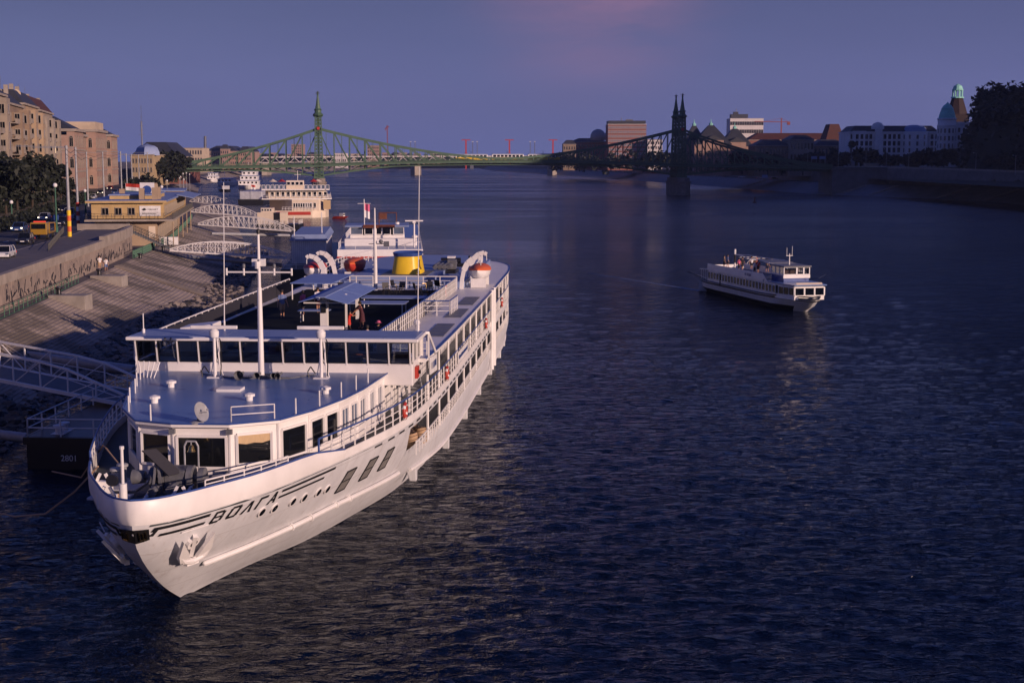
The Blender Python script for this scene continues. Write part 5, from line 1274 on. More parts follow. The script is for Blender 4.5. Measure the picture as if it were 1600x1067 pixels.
g=MB(); g.prism([(-hw+1,1.5),(hw-3,1.5),(hw-.6,5),(hw-.6,62),(-hw,62),(-hw,4)],8.4,8.7); g.build('upper_slab','ship_white',C)
g=MB(); g.prism([(-2.7,2.2),(2.7,2.2),(2.7,8),(-2.7,8)],8.7,11.4); g.build('wheelhouse','cream',C,bevel=.05)
for k in range(4): x=-1.95+k*1.3; wallwin((x-.5,2.15),(x+.5,2.15),10,11.0,parent=C,name='wheelhouse_window',fw=.12)
for k in range(8): x=1+k*.72-1.3; wallwin((x-.3,.95),(x+.3,.95),3.1,4.5,parent=C,fw=.1)
for k in range(11): x=-hw+4.2+k*1.62; wallwin((x-.5,3.42),(x+.5,3.42),6.5,7.9,parent=C,fw=.14)
for k in range(6): x=-hw+1.6+k*1.35; wallwin((x-.5,2.4),(x+.5,2.4),8.75,10.0,parent=C,name='balustrade_panel',gl='pale_glass',fw=.12)
for k in range(6): x=3.4+k*1.3; wallwin((x-.5,2.4),(x+.5,2.4),8.75,10.0,parent=C,name='balustrade_panel',gl='pale_glass',fw=.12)
rails(C,[(-hw+1.2,1.8,5.9),(hw-3,1.8,5.9),(hw-.3,5.2,5.9),(hw-.3,40,5.9)],1.0,'ship_white',1.4,2,.05)
rails(C,[(-4,.3,2.3),(hw-5,.3,2.3)],1.0,'ship_white',1.0,2,.05)
g=MB(); g.tube((.8,4,11.4),(.8,4,14.4),.09,6); g.bar((-.2,4,13.2),(1.8,4,13.2),.1); g.build('mast','ship_white',C)
g=MB(); g.box(hw-2.6,hw-.4,1.0,1.3,2.6,5.4); g.build('gilded_panel','curtain',C)
for k in range(9): x=-hw+5+k*1.5; wallwin((x-.45,9.93 if x<-3.2 else .95),(x+.45,9.93 if x<-3.2 else .95),3.0,4.6,parent=C,fw=.1) if x<-3.2 else None
for k in range(5): x=hw-7.6+k*1.2; wallwin((x-.35,.93),(x+.35,.93),3.0,4.6,parent=C,fw=.1) if x<hw-4.2 else None
for i,(x,m_,l) in enumerate(((-8.2,'cream','cream parasol at the left on the top deck of the restaurant ship'),(-5.6,'red_paint','red parasol on the top deck of the restaurant ship, left of the wheelhouse'),(4.2,'red_paint','red parasol on the top deck of the restaurant ship, right of the wheelhouse'),(5.4,'cream','cream parasol right of the wheelhouse of the restaurant ship'))):
    u=thing('parasol',l,'parasol',(C.location.x+x,C.location.y+9+i,8.7),0,'parasols on the restaurant ship'); g=MB(); g.tube((0,0,0),(0,0,2.6),.05,6); g.build('pole','steel',u); g=MB(); g.lathe([(1.4,2.2),(1.35,2.25),(.1,3.0)],(0,0,0),10); g.build('canopy',m_,u)
# small white cabin pontoon
P=gr(400,352,1.2); t=thing('pontoon','small pontoon with a pale cabin where the fourth gangway ends','pontoon',(P[0],P[1],0),0)
g=MB(); g.box(0,11,0,8,-.5,1.4); g.build('hull','black_paint',t); g=MB(); g.box(.2,4.3,1,6,1.4,4.4); g.box(6,7.6,1,4,1.4,4.4); g.build('cabin','cream',t); g=MB(); g.box(1,4,1.8,5,4.4,5.5); g.build('upper_cabin','cream',t); g=MB(); g.box(4.3,6,1.2,5,1.4,4.3); g.build('doorway','black_paint',t)
for k in range(4): wallwin((1.2+k*.7,1.78),(1.7+k*.7,1.78),4.7,5.3,parent=t,fw=.08)
rails(t,[(0,.1,1.4),(10.9,.1,1.4),(10.9,7,1.4)],1,'ship_white',1.3,2,.05)
# blue barge with flag
P=gr(376,320,0); t=thing('barge','blue-grey covered barge with a small red and white flag left of the restaurant ship','barge',(P[0],P[1],0),0.05)
g=MB(); g.prism([(-1,0),(9,0),(9,40),(-1,40)],-.5,2.0); g.build('hull','black_paint',t); g=MB(); g.prism([(-.5,1),(8.5,1),(8.5,38),(-.5,38)],2,5.2); g.build('cover','deck_pale',t,bevel=.3); g=MB(); g.tube((4.2,.5,2),(4.2,.5,8),.06,5); fp=g.build('flag_pole','steel',t); flagm(fp,4.3,.5,7.9,1.6,1.8,['red_paint','white_paint'])
# distant moored ships beyond the bridge
def farship(label,px0,px1,pyw,h,decks,m='ship_white',L=60):
    P=gr(px0,pyw,0); Q=gr(px1,pyw,0); wd=Q[0]-P[0]; t=thing('moored_ship',label,'ship',((P[0]+Q[0])/2,P[1],0),.12,'ships moored beyond the green bridge')
    g=MB(); hullshape(g,wd/2,L,-.5,2.4,6); g.build('hull',m,t)
    z=2.4
    for k in range(decks):
        w2=wd/2*(.88-.12*k); y0=5+4*k; g=MB(); g.box(-w2,w2,y0,L-6-4*k,z,z+h); g.build('deckhouse',m,t)
        g=MB(); g.box(-w2-.5,w2+.5,y0-.8,L-5-4*k,z+h,z+h+.2); g.build('roof','roof_lilac',t)
        nW=max(3,int(w2*2/2.2))
        for i in range(nW): x=-w2+w2*2*(i+.5)/nW; wallwin((x-.6,y0-.05),(x+.6,y0-.05),z+h*.35,z+h*.8,parent=t,fw=.12)
        z+=h+.2
    g=MB(); g.tube((0,9,z),(0,9,z+5),.12,5); g.build('mast',m,t); return t
farship('white liner with three decks moored just beyond the green bridge',370,405,296,2.6,3)
farship('low white ship left of the liner beyond the green bridge',338,362,291,2.2,1)
farship('farthest small white ship near the left bank beyond the bridge',322,338,285,2.2,2,L=40)
P=gr(355,300,0); t=thing('small_boat','dark flat work boat in front of the moored liner','boat',(P[0],P[1],0),.3,None); g=MB(); hullshape(g,3,18,-.3,1.3,5); g.build('hull','black_paint',t); g=MB(); g.box(-2,2,6,12,1.3,3.2); g.build('cabin','deck_pale',t)
# ================================================================ EXCURSION BOAT ON THE RIVER
T=thing('excursion_boat','white two-deck excursion boat under way on the open river at the right','boat',(35.4,165.8,0),math.asin(.236)); T.scale=(.87,.87,.87); 
def eh(s,k=1): return 3.05*min(1,(max(0,s)/7.5)**.55)*k if s<7.5 else (3.05 if s<31 else 3.05-(s-31)*.12)
S=[0,.2,.6,1.2,2.2,3.5,5,7.5,12,18,24,31,34.5]
g=MB()
lv=[(-.6,.62,3.2),(.1,.72,2.6),(.75,.95,1.2),(.8,.98,1.1),(1.55,1.05,-.4),(1.75,1.08,-.7)]
for sd in (1,-1):
    b=len(g.v)
    for z,k,sh in lv:
        for s in S: g.v.append((sd*eh(s)*k,s+sh*max(0,1-s/9),z+(.35*max(0,1-s/10) if z>1 else 0)))
    m_=len(S)
    for j in range(len(lv)-1):
        for i in range(m_-1):
            q=(b+j*m_+i,b+j*m_+i+1,b+(j+1)*m_+i+1,b+(j+1)*m_+i); g.f.append(q if sd==1 else q[::-1]); g.mi.append(1 if (j<3 and i>3) or j==4 else 0)
g.add([(-3.2,34.5,-.6),(3.2,34.5,-.6),(3.2,34.5,1.75),(-3.2,34.5,1.75)],[(0,1,2,3)])
g.build('hull',['hull_white','black_paint'],T,smooth=True)
e=[(eh(s)*1.06,s-.6*max(0,1-s/9)) for s in S]; g=MB(); g.prism(e+[(-x,y) for x,y in e[::-1]],1.62,1.7); g.build('deck','black_paint',T)
g=MB(); g.path([(x*1.02,y,1.95+.3*max(0,1-y/10)) for x,y in e],.09,6); g.path([(-x*1.02,y,1.95+.3*max(0,1-y/10)) for x,y in e],.09,6); g.build('fender_strip','black_paint',T)
cab=[(2.2,1.6),(2.95,5),(2.95,31.5),(-2.95,31.5),(-2.95,5),(-2.2,1.6)]
g=MB(); g.prism(cab,1.7,2.3); g.prism([(x*.97,1.75 if y==1.6 else y) for x,y in cab],3.42,3.65); g.build('cabin','ship_white',T,bevel=.03)
g=MB(); g.prism([(x*.9,2.0 if y==1.6 else y-.2) for x,y in cab],2.3,3.45); g.build('cabin_core','dark_glass',T)
for (a,b_) in (((-2.15,1.55),(-.78,1.55)),((-.7,1.55),(.7,1.55)),((.78,1.55),(2.15,1.55))): wallwin(a,b_,2.32,3.4,parent=T,name='front_window',gl='clear_glass',fw=.12,lean=-.05)
for k in range(3):
    a=Vector((-2.95,5)); b_=Vector((-2.2,1.6)); d=(b_-a)/3; p0=a+d*k; p1=a+d*(k+1); wallwin(tuple(p0),tuple(p1),2.32,3.4,parent=T,name='side_window',gl='dark_glass',fw=.12)
    a=Vector((2.2,1.6)); b_=Vector((2.95,5)); d=(b_-a)/3; p0=a+d*k; p1=a+d*(k+1); wallwin(tuple(p0),tuple(p1),2.32,3.4,parent=T,name='side_window',gl='dark_glass',fw=.12)
for k in range(22):
    y=6+k*1.15; wallwin((-2.97,y+1.0),(-2.97,y),2.35,3.4,parent=T,name='side_window',fw=.1); wallwin((2.97,y),(2.97,y+1.0),2.35,3.4,parent=T,name='side_window',fw=.1)
g=MB(); g.prism([(2.4,1.2),(3.0,4.8),(3.0,9.6),(-3.0,9.6),(-3.0,4.8),(-2.4,1.2)],3.65,3.8); g.build('bow_roof','deck_blue',T,bevel=.03)
g=MB(); g.slab([(-1.9,1.5,3.8),(1.9,1.5,3.8),(1.9,1.8,4.05),(-1.9,1.8,4.05)],(0,.06,0)); g.build('name_board','cream',T)
g=MB()
for sd in (-1,1): g.slab([(sd*3.05,8.5,3.6),(sd*3.05,31,3.6),(sd*3.0,31.5,4.6),(sd*3.0,10.5,4.7)],(-sd*.08,0,0))
g.box(-3,3,31.4,31.5,3.6,4.4); g.build('upper_bulwark','ship_white',T)
g=MB(); g.box(-2.95,2.95,9,33.5,3.62,3.7); g.build('upper_deck','deck_grey',T)
g=MB(); g.slab([(-3.1,31,3.65),(3.1,31,3.65),(3.0,34.8,3.5),(-3.0,34.8,3.5)],(0,0,.1)); g.build('stern_roof','ship_white',T)
for k in range(4):
    for sd in (-1,1): g=MB(); g.tube((sd*2.9,31.8+k*.8,1.7),(sd*2.9,31.8+k*.8,3.55),.05,5); g.build('stern_post','ship_white',T)
g=MB(); g.prism([(1.9,5.8),(1.9,9.8),(-1.9,9.8),(-1.9,5.8)],3.8,4.75); g.build('wheelhouse','blue_paint',T,bevel=.04)
g=MB(); g.box(-2.0,2.0,5.65,5.85,4.35,4.72); g.box(-2.0,2.0,5.65,9.9,4.7,4.8); g.build('wheelhouse_band','ship_white',T)
for (a,b_) in ((-1.9,-.05),(.05,1.0),(1.08,1.9)): wallwin((a,5.75),(b_,5.75),4.85,5.85,parent=T,name='wheelhouse_window',gl='clear_glass',fw=.11)
for sd in (-1,1):
    for k in range(3):
        a=(sd*1.9,5.8+1.35*k); b_=(sd*1.9,7.1+1.35*k); wallwin(*( (a,b_) if sd==1 else (b_,a)),4.85,5.85,parent=T,name='wheelhouse_window',gl='clear_glass',fw=.11)
g=MB(); g.box(-1.0,1.0,7.5,8.6,4.8,5.4); g.build('helm','brown_wood',T)
g=MB(); g.box(-2.1,2.1,5.4,10.2,5.88,6.05); g.build('wheelhouse_roof','grey_metal',T,bevel=.04)
g=MB(); g.tube((0,8.2,6.05),(0,8.2,7.6),.1,6,.06); g.tube((-.4,8.2,7.4),(-.4,8.2,8.4),.025,4); g.tube((.4,8.2,7.4),(.4,8.2,8.6),.025,4); g.bar((-.5,8.2,7.3),(.5,8.2,7.3),.08); g.build('mast','ship_white',T)
g=MB()
for sd in (-1,1):
    g.path([(sd*1.9,10,6.0),(sd*1.7,14,6.25),(sd*1.3,19,6.2),(sd*.7,24,6.3),(0,27.6,6.2)],.06,5)
for k in range(5): y=11+k*3; x=1.9-.1*k; g.tube((-x,y,6.1),(x,y,6.1),.04,4)
for sd in (-1,1):
    for y in (11,14.5,18): g.tube((sd*2.9,y,4.6),(sd*1.7,y,6.15),.04,4)
g.build('canopy_frame','ship_white',T)
g=MB(); g.slab([(-1.9,10,6.05),(1.9,10,6.05),(1.7,15,6.25),(-1.7,15,6.25)],(0,0,.03)); g.build('canopy','grey_metal',T)
g=MB(); g.tube((0,27.8,3.7),(0,27.8,6.9),.13,8); g.tube((0,27.8,5.4),(0,27.8,6.9),.16,8); am=g.build('stern_mast','black_paint',T); g=MB(); g.tube((0,27.8,6.2),(0,27.8,7.0),.17,8); g.tube((0,27.8,4.2),(0,27.8,4.9),.15,8); g.build('mast_band','white_paint',am)
text('M. VIDRA',.55,T,(-3.08,15.5,3.95),(R(90),0,R(-90)),'blue_paint','boat_name')
g=MB(); g.bar((-2.6,8.2,4.6),(-3.1,10.0,3.7),.06,.3); g.bar((2.6,4.2,4.4),(3.1,3.2,5.0),.05); g.build('stair','steel',T)
g=MB(); g.tube((-2.99,26.2,1.7),(-2.99,26.2,3.5),.12,6); g.build('side_pillar','black_paint',T)
rn=random.Random(3)
bx_=T.rotation_euler[2]
def onboat(x,y,z): return (T.location.x+x*math.cos(bx_)-y*math.sin(bx_),T.location.y+x*math.sin(bx_)+y*math.cos(bx_),z)
cols=['cloth_white','cloth_red','cloth_tan','cloth_blue','cloth_pink','cloth_dark']
for i in range(10):
    x=(-2.2,-1.2,.6,1.8)[i%4]; y=12.5+i*1.25
    c=('white','red','tan','blue','pink','dark')[i%6]
    person(f'{ORD[i]} passenger behind the wheelhouse of the excursion boat, in {c} clothes',onboat(x,y,3.72),rn.uniform(0,6),1.7,'stand' if i%3 else 'stand',top=cols[i%6],bottom='cloth_dark',group='passengers on the excursion boat')
# wake
def wake():
    g=MB(); n=28
    for sd in (-1,1):
        for i in range(n):
            a=i/n; b=(i+1)/n; f=lambda t:(sd*(2.6+t*7),34+t*40,.03+.1*(1-t)); w_=.9*(1-a)+.12
            p=Vector(f(a)); q=Vector(f(b)); g.add([p,q,q+Vector((sd*w_*.8,0,-.06)),p+Vector((sd*w_,0,-.06))],[(0,1,2,3)])
    return g
mat('foam',(.24,.27,.34),.5,0,2.5,c2=(.02,.025,.05))
g=wake(); wk=g.build('wake','foam'); wk.location=T.location; wk.rotation_euler=T.rotation_euler; wk.scale=(.87,.87,1); tag(wk,'thin pale foam lines trailing behind the excursion boat','wake',kind='stuff')
g=MB(); P=gr(1179,317,0); g.lathe([(.9,-.2),(.9,.4),(.3,.6),(.25,2.2),(.05,2.4)],(P[0],P[1],0),10); tag(g.build('buoy','brown_wood'),'small dark red buoy on the river before the right bridge pier','buoy')
# ================================================================ BUILDINGS (front at local y=0 facing -y, x to the right)
mat('facade_tan',(.42,.31,.20),.85,0,.15,c2=(.26,.19,.13)); mat('facade_grey',(.34,.28,.22),.85,0,.2,c2=(.2,.17,.14)); mat('facade_brown',(.28,.20,.14),.85,0,.2,c2=(.17,.125,.09))
mat('facade_cream',(.52,.42,.30),.85,0,.2,c2=(.35,.28,.21)); mat('brick_pink',(.36,.24,.19),.85,0,.3,c2=(.26,.17,.13)); mat('slate',(.032,.035,.045),.6,.3,.5)
mat('roof_red',(.075,.024,.016),.8,.3,.5); mat('terminal_yellow',(.50,.35,.16),.75,0,.5,c2=(.36,.25,.11)); mat('ochre_dull',(.36,.27,.16),.8,.2,.4); mat('far_white',(.60,.56,.54),.8,.12,.2); mat('brick_red',(.22,.09,.07),.85,.2,.3)
mat('dark_red_roof',(.022,.008,.007),.8,.3,.5); mat('verdigris',(.26,.60,.50),.6,.2,.4); mat('hotel_white',(.72,.69,.68),.8,.15,.2); mat('lit_pane',(.9,.7,.4),.3,emit=(1,.75,.45),estr=.8)
_wc={}
def winproto(w_,h,kind='plain',glass='dark_glass',fr='stone_pale'):
    key=(round(w_,2),round(h,2),kind,glass,fr)
    if key in _wc: return _wc[key]
    g=MB(); t=.14 if kind!='thin' else .07
    g.box(-w_/2-t,w_/2+t,-.12,0,h,h+t*1.3); g.box(-w_/2-t-.08,w_/2+t+.08,-.2,0,-t,0); g.box(-w_/2-t,-w_/2,-.1,0,0,h); g.box(w_/2,w_/2+t,-.1,0,0,h); g.box(-.04,.04,-.05,0,0,h)
    if kind=='arch':
        for k in range(6):
            a=math.pi*k/6; b=math.pi*(k+1)/6; g.slab([(w_/2*math.cos(a),-.1,h+w_/2*math.sin(a)),(w_/2*math.cos(b),-.1,h+w_/2*math.sin(b)),((w_/2+t)*math.cos(b),-.1,h+(w_/2+t)*math.sin(b)),((w_/2+t)*math.cos(a),-.1,h+(w_/2+t)*math.sin(a))],(0,.1,0))
    f=bpy.data.meshes.new('window'); f.from_pydata(g.v,[],g.f); f.materials.append(MAT[fr])
    g=MB(); g.add([(-w_/2,-.03,0),(w_/2,-.03,0),(w_/2,-.03,h),(-w_/2,-.03,h)],[(0,1,2,3)])
    if kind=='arch': g.add([(w_/2*math.cos(math.pi*k/8),-.03,h+w_/2*math.sin(math.pi*k/8)) for k in range(9)],[tuple(range(9))])
    p=bpy.data.meshes.new('pane'); p.from_pydata(g.v,[],g.f); p.materials.append(MAT[glass]); _wc[key]=(f,p); return f,p
def putwin(parent,x,y,z,w_,h,kind='plain',glass='dark_glass',fr='stone_pale',rz=0,pane=True):
    f,p=winproto(w_,h,kind,glass,fr); o=bpy.data.objects.new('window',f); col.objects.link(o); o.parent=parent; o.location=(x,y,z); o.rotation_euler=(0,0,rz)
    if pane: q=bpy.data.objects.new('pane',p); col.objects.link(q); q.parent=o
    return o
def putwins(parent,lst,limit=98):
    """lst of (x,y,z,w,h,kind,glass,fr,rz): the first ones as single windows, the rest joined"""
    for a in lst[:limit]: putwin(parent,*a)
    rest=lst[limit:]
    if rest:
        g=MB(); gs=sorted(set(a[7] for a in rest))+sorted(set(a[6] for a in rest))
        for (x,y,z,w_,h,kind,gl,fr,rz) in rest:
            f,p=winproto(w_,h,kind,gl,fr); M=Matrix.Translation((x,y,z))@Matrix.Rotation(rz,4,'Z')
            for me,mm in ((f,fr),(p,gl)):
                g.m=gs.index(mm); g.add([M@v.co for v in me.vertices],[tuple(pp.vertices) for pp in me.polygons])
        o=g.build('window_rows',gs,parent); o['kind']='stuff'
def roofhip(g,x0,x1,y0,y1,z,h,ins=None):
    i=ins if ins is not None else min(x1-x0,y1-y0)*.45
    g.add([(x0,y0,z),(x1,y0,z),(x1,y1,z),(x0,y1,z),(x0+i,y0+i,z+h),(x1-i,y0+i,z+h),(x1-i,y1-i,z+h),(x0+i,y1-i,z+h)],[(0,1,5,4),(1,2,6,5),(2,3,7,6),(3,0,4,7),(4,5,6,7),(3,2,1,0)])
def apartment(label,loc,rz,W_,H_,D,fl,nc,m,bays=(),roof='slate',seed=1,group=None,balc=True,frm='stone_pale'):
    t=thing('apartment_building',label,'building',loc,rz,group); rn=random.Random(seed)
    g=MB(); g.box(0,W_,0,D,-1,H_); g.build('wall',m,t)
    g=MB(); g.box(-.3,W_+.3,-.5,D+.3,H_,H_+.5); g.box(-.05,W_+.05,-.2,-.003,4.6,4.9); g.build('cornice',frm,t)
    g=MB(); roofhip(g,-.2,W_+.2,-.2,D,H_+.5,rn.uniform(2.5,4.2),3); r=g.build('roof',roof,t)
    for k in range(3):
        x=W_*(.15+.35*k)+rn.uniform(-1,1); g=MB(); g.box(x,x+1.4,3,4,H_+1,H_+rn.uniform(4,6)); g.build('chimney',frm,r)
    fh=(H_-1.5)/fl; wins=[]
    cw=W_/nc
    for bx in bays:
        g=MB(); x0=bx*cw; g.box(x0+.1,x0+cw-.1,-2.4,-.003,fh+.6,H_-rn.uniform(.4,2)); g.box(x0-.1,x0+cw+.1,-2.6,-.003,fh+.2,fh+.6); g.build('bay',frm if rn.random()<.5 else m,t)
    for f in range(fl):
        for c in range(nc):
            x=(c+.5)*cw; z=f*fh+1.2; y=-2.403 if (c in bays and 0<f<fl) else -.003
            wins.append((x,y,z,cw*.38,fh*.52,'plain','lit_pane' if rn.random()<.015 else ('pale_glass' if rn.random()<.3 else 'dark_glass'),frm,0))
    for bx in bays:
        for f in range(1,fl): wins.insert(0,(bx*cw+.097,-1.25,f*fh+1.2,1.1,fh*.52,'plain','dark_glass',frm,R(-90)))
    putwins(t,wins)
    if balc:
        for f in range(1,fl):
            for c in range(nc):
                if c in bays or rn.random()<.3: continue
                g=MB(); x=(c+.5)*cw; z=f*fh+.9; g.box(x-cw*.42,x+cw*.42,-1.9,-.004,z-.22,z); 
                g.box(x-cw*.42,x+cw*.42,-1.9,-1.8,z,z+.95) if rn.random()<.5 else [g.bar((x-cw*.42+i*cw*.84/8,-1.85,z),(x-cw*.42+i*cw*.84/8,-1.85,z+.95),.05) for i in range(9)]
                g.bar((x-cw*.42,-1.85,z+.95),(x+cw*.42,-1.85,z+.95),.08); g.build('balcony',frm,t)
    return t
# row of flats along the embankment: frontage line
P0=Vector((-109,290,0)); P1=Vector((-146,462,0)); d=(P1-P0); Ln=d.length; d.normalize(); rzb=math.atan2(d.y,d.x)
specs=[(34,32,'facade_tan',(1,4),6,7,'slate','tan block of flats nearest the left edge of the frame'),(36,32.5,'facade_grey',(0,3),6,6,'slate','grey stone block of flats second from the left edge'),(33,31,'facade_brown',(2,5),6,7,'slate','brown block of flats with deep balconies, third from the left edge'),(34,32,'facade_tan',(1,4),6,6,'slate','tan block of flats fourth from the left edge'),(40,31.5,'facade_grey',(0,3,6),6,7,'roof_red','grey block of flats at the far end of the row by the palace')]
s=-16
for i,(w_,h,m,b,fl,nc,rf,l) in enumerate(specs):
    p=P0+d*s; apartment(l,(p.x,p.y,RZ),rzb,w_-.15,h-RZ,16,fl,nc,m,b,rf,i+2,'blocks of flats along the embankment'); 
    # roof things
    s+=w_
def rooftank(p): pass
p=P0+d*4; t=thing('penthouse','pale plastered rooftop stair house on the nearest block of flats','rooftop house',(p.x-4,p.y,32.4),rzb); g=MB(); g.box(0,4.5,0,4,0,5.5); g.box(-.2,4.7,-.2,4.2,5.5,5.8); g.build('wall','facade_cream',t,bevel=.03); g=MB(); g.box(1,2,-.05,-.01,1,3); g.build('door','dark_glass',t)
p=P0+d*98; t=thing('satellite_dish','round white satellite dish on a roof of the left row of flats','satellite dish',(p.x-3,p.y,35.3),rzb); g=MB(); g.tube((0,0,-4.5),(0,0,.1),.12,6); g.build('mast','steel',t); g=MB(); g.lathe([(.05,0),(.5,.07),(.8,.2),(1.05,.42)],(0,0,0),18); o=g.build('reflector','facade_cream',t,smooth=True); o.rotation_euler=(R(70),0,R(-60))
rn=random.Random(6)
for i in range(9):
    p=P0+d*(-8+i*17+rn.uniform(-4,4)); zt=32+rn.uniform(2.5,4); t=thing('roof_aerial',f'{ORD[i]} thin television aerial from the left on the roofs of the flats','aerial',(p.x-4,p.y,31),rzb,'aerials on the roofs of the flats'); g=MB(); g.tube((0,0,0),(0,0,zt-28),.05,4); 
    for k in range(4): g.bar((-.8,0,zt-28.2-k*.4),(.8,0,zt-28.2-k*.4),.05)
    g.build('mast_and_arms','grey_metal',t)
# neo-renaissance palace
P0=Vector((-150,484,0)); P1=Vector((-173,620,0)); d=(P1-P0); Lp=d.length; d.normalize(); rzp=math.atan2(d.y,d.x)
t=thing('palace','long brown brick palace with arched windows beyond the flats','palace',(P0.x,P0.y,RZ),rzp); H_=19.0
g=MB(); g.box(0,Lp,0,40,-1,H_); g.box(0,24,-2.5,-.003,-1,H_+1.2); g.box(Lp-24,Lp,-2.5,-.003,-1,H_+1.2); g.box(52,Lp-52,-3.5,-.003,-1,H_+2); g.build('wall','brick_pink',t)
g=MB()
for z in (6.5,13.8): g.box(-.25,Lp+.2,-.3,40.2,z,z+.45); g.box(-.2,24.2,-2.75,-2.48,z,z+.45); g.box(Lp-24.2,Lp+.2,-2.75,-2.48,z,z+.45); g.box(51.8,Lp-51.8,-3.75,-3.48,z,z+.45)
for x0,x1,y,z in ((-.5,24.5,-3.3,H_+1.2),(Lp-24.5,Lp+.5,-3.3,H_+1.2),(51.5,Lp-51.5,-4.3,H_+2),(24.5,51.5,-.9,H_),(Lp-51.5,Lp-24.5,-.9,H_)): g.box(x0,x1,y,39,z,z+.9)
g.build('cornice','stone_pale',t)
g=MB(); g.box(56,Lp-56,-3,10,H_+2.9,H_+5.8); g.build('attic','facade_cream',t)
g=MB(); roofhip(g,0,24,-2,38,H_+2.1,4.5,8); roofhip(g,24.3,Lp-24.3,1,38,H_+.9,3.4,9); roofhip(g,Lp-24,Lp,-2,38,H_+2.1,4.5,8); g.build('roof','slate',t)
W_=[]
for f,z in enumerate((1.4,8,15.2)):
    for k in range(30):
        x=2.6+k*(Lp-5)/29; y=-2.503 if (x<24 or x>Lp-24) else (-3.503 if 52<x<Lp-52 else -.003); W_.append((x,y,z,1.5,2.9,'arch' if f else 'plain','dark_glass','stone_pale',0))
for f,z in enumerate((1.4,8,15.2)):
    for k in range(4):
        for dx in (-.9,.9): W_.insert(0,(-.003,5+k*9+dx,z,1.2,2.9,'arch','dark_glass','stone_pale',R(-90)))
for x0 in (-.003,51.997,Lp-24.003):
    for z in (1.4,8,15.2): W_.insert(0,(x0,-1.4,z,1.1,2.9,'arch','dark_glass','stone_pale',R(-90)))
putwins(t,W_)
# buildings farther down the left bank
def block(name,label,px0,px1,pyt,Y,D,m,fl,nc,roof=None,rh=3,zb=None,wf=(.45,.5),cat='building',group=None,frm='stone_pale',glass='dark_glass',band=None,flat=True,kind='plain'):
    a=at(px0,pyt,Y); b=at(px1,pyt,Y); zb=RZ if zb is None else zb; H_=a[2]-zb-(rh if roof else 0); W_=b[0]-a[0]
    t=thing(name,label,cat,(a[0],Y,zb),0,group); g=MB(); g.box(0,W_,0,D,-1,H_); g.build('wall',m,t)
    g=MB(); g.box(-.25,W_+.25,-.35,D+.2,H_,H_+.45); g.build('cornice',band or frm,t)
    if roof: g=MB(); roofhip(g,-.2,W_+.2,-.3,D+.2,H_+.45,rh-.45,min(W_,D)*.3); g.build('roof',roof,t)
    fh=(H_-.6)/fl; cw=W_/nc; L_=[]
    for f in range(fl)[::-1]:
        for c in range(nc): L_.append(((c+.5)*cw,-.003,f*fh+fh*.28,cw*wf[0],fh*wf[1],kind,glass,frm,0))
    putwins(t,L_); return t,W_,H_
block('customs_house','blue-roofed long building behind the trees left of the green bridge',203,275,222,760,40,'facade_brown',4,12,'slate',8)
block('market_hall','ornate yellow building with pale gable before the bridge end',206,238,243,640,30,'ochre_dull',3,7,None,0,cat='building')
a=at(212,243,640); g=MB(); g.lathe([(5.6,0),(5.4,1.6),(4.6,3.4),(3.2,4.3),(1.4,4.7),(.3,5.2)],(a[0]+4.0,a[1]+5,a[2]),4); tag(g.build('dome_roof','roof_lilac',smooth=True),'rounded grey roof cap over the yellow building at the bridge end','roof')
block('brick_hall','dark red brick hall with a pitched roof beside the bridge end',246,284,252,690,40,'brick_red',2,6,'slate',4)
block('office_block','low pale building between the dark trees and the chimney',283,316,232,1300,30,'facade_cream',3,8)
block('university_block','long stone building with three raised bays behind the left truss end',320,372,228,1500,60,'brick_pink',4,16,'slate',6)
block('university_block','raised middle part of the long stone building behind the left truss',344,357,226,1490,9.,'brick_pink',4,4,'slate',5)
block('university_block','right hand wing of the stone building behind the left truss',372,392,229,1505,50,'brick_pink',4,6,'slate',6)
block('tower_block','tall square pink block behind the left truss below the tower',455,474,226,2300,20,'brick_pink',8,6)
block('white_block','low white block just right of the left bridge tower',522,541,240,1900,20,'far_white',3,6)
block('terraced_block','stepped pink building behind the truss right of the left tower',574,592,228,2000,30,'brick_pink',6,6)
g=MB(); a=at(320.5,249,1700); b=at(320.5,213,1700); g.tube((a[0],1700,5),(b[0],1700,b[2]),2.0,10,1.5); tag(g.build('chimney','grey_metal',smooth=True),'tall dark factory chimney on the left skyline','chimney')
t=thing('radio_mast','thin lattice radio mast above the left skyline','mast',at(222,222,1000)); g=MB(); H2=at(222,165,1000)[2]-t.location.z
g.tube((0,0,-6),(0,0,H2*.55),.5,5); g.tube((0,0,H2*.55),(0,0,H2),.15,4)
for k in range(5): g.bar((-2+k*.3,0,H2*(.2+.12*k)),(2-k*.3,0,H2*(.2+.12*k)),.3)
g.build('lattice','grey_metal',t)
# low far skyline roofs on the left: each a small house block
rn=random.Random(21)
cz=['facade_cream','brick_pink','far_white','facade_brown','facade_grey']; cn=['cream','pinkish','white','brown','grey']
fx=[395,408,420,432,446,480,492,505,548,560,597,610,622,634,646,660,672,684]
for i,px in enumerate(fx):
    k=rn.randrange(5); wpx=rn.uniform(9,14); block('far_house',f'small distant {cn[k]} block on the left skyline, {ORD[i]} from the left',px,px+wpx,rn.uniform(238,243),rn.uniform(2300,2700),20,cz[k],2,4,'slate' if i%2 else None,4,group='small blocks on the far left skyline')
# ---- terminal building on the lower quay
a=gr(262,385,QZ); tb=thing('boat_terminal','ochre two-storey boat terminal with balcony and white sign on the lower quay','terminal',(-57.7,236.5,QZ),R(9.5)); Z1=4.1
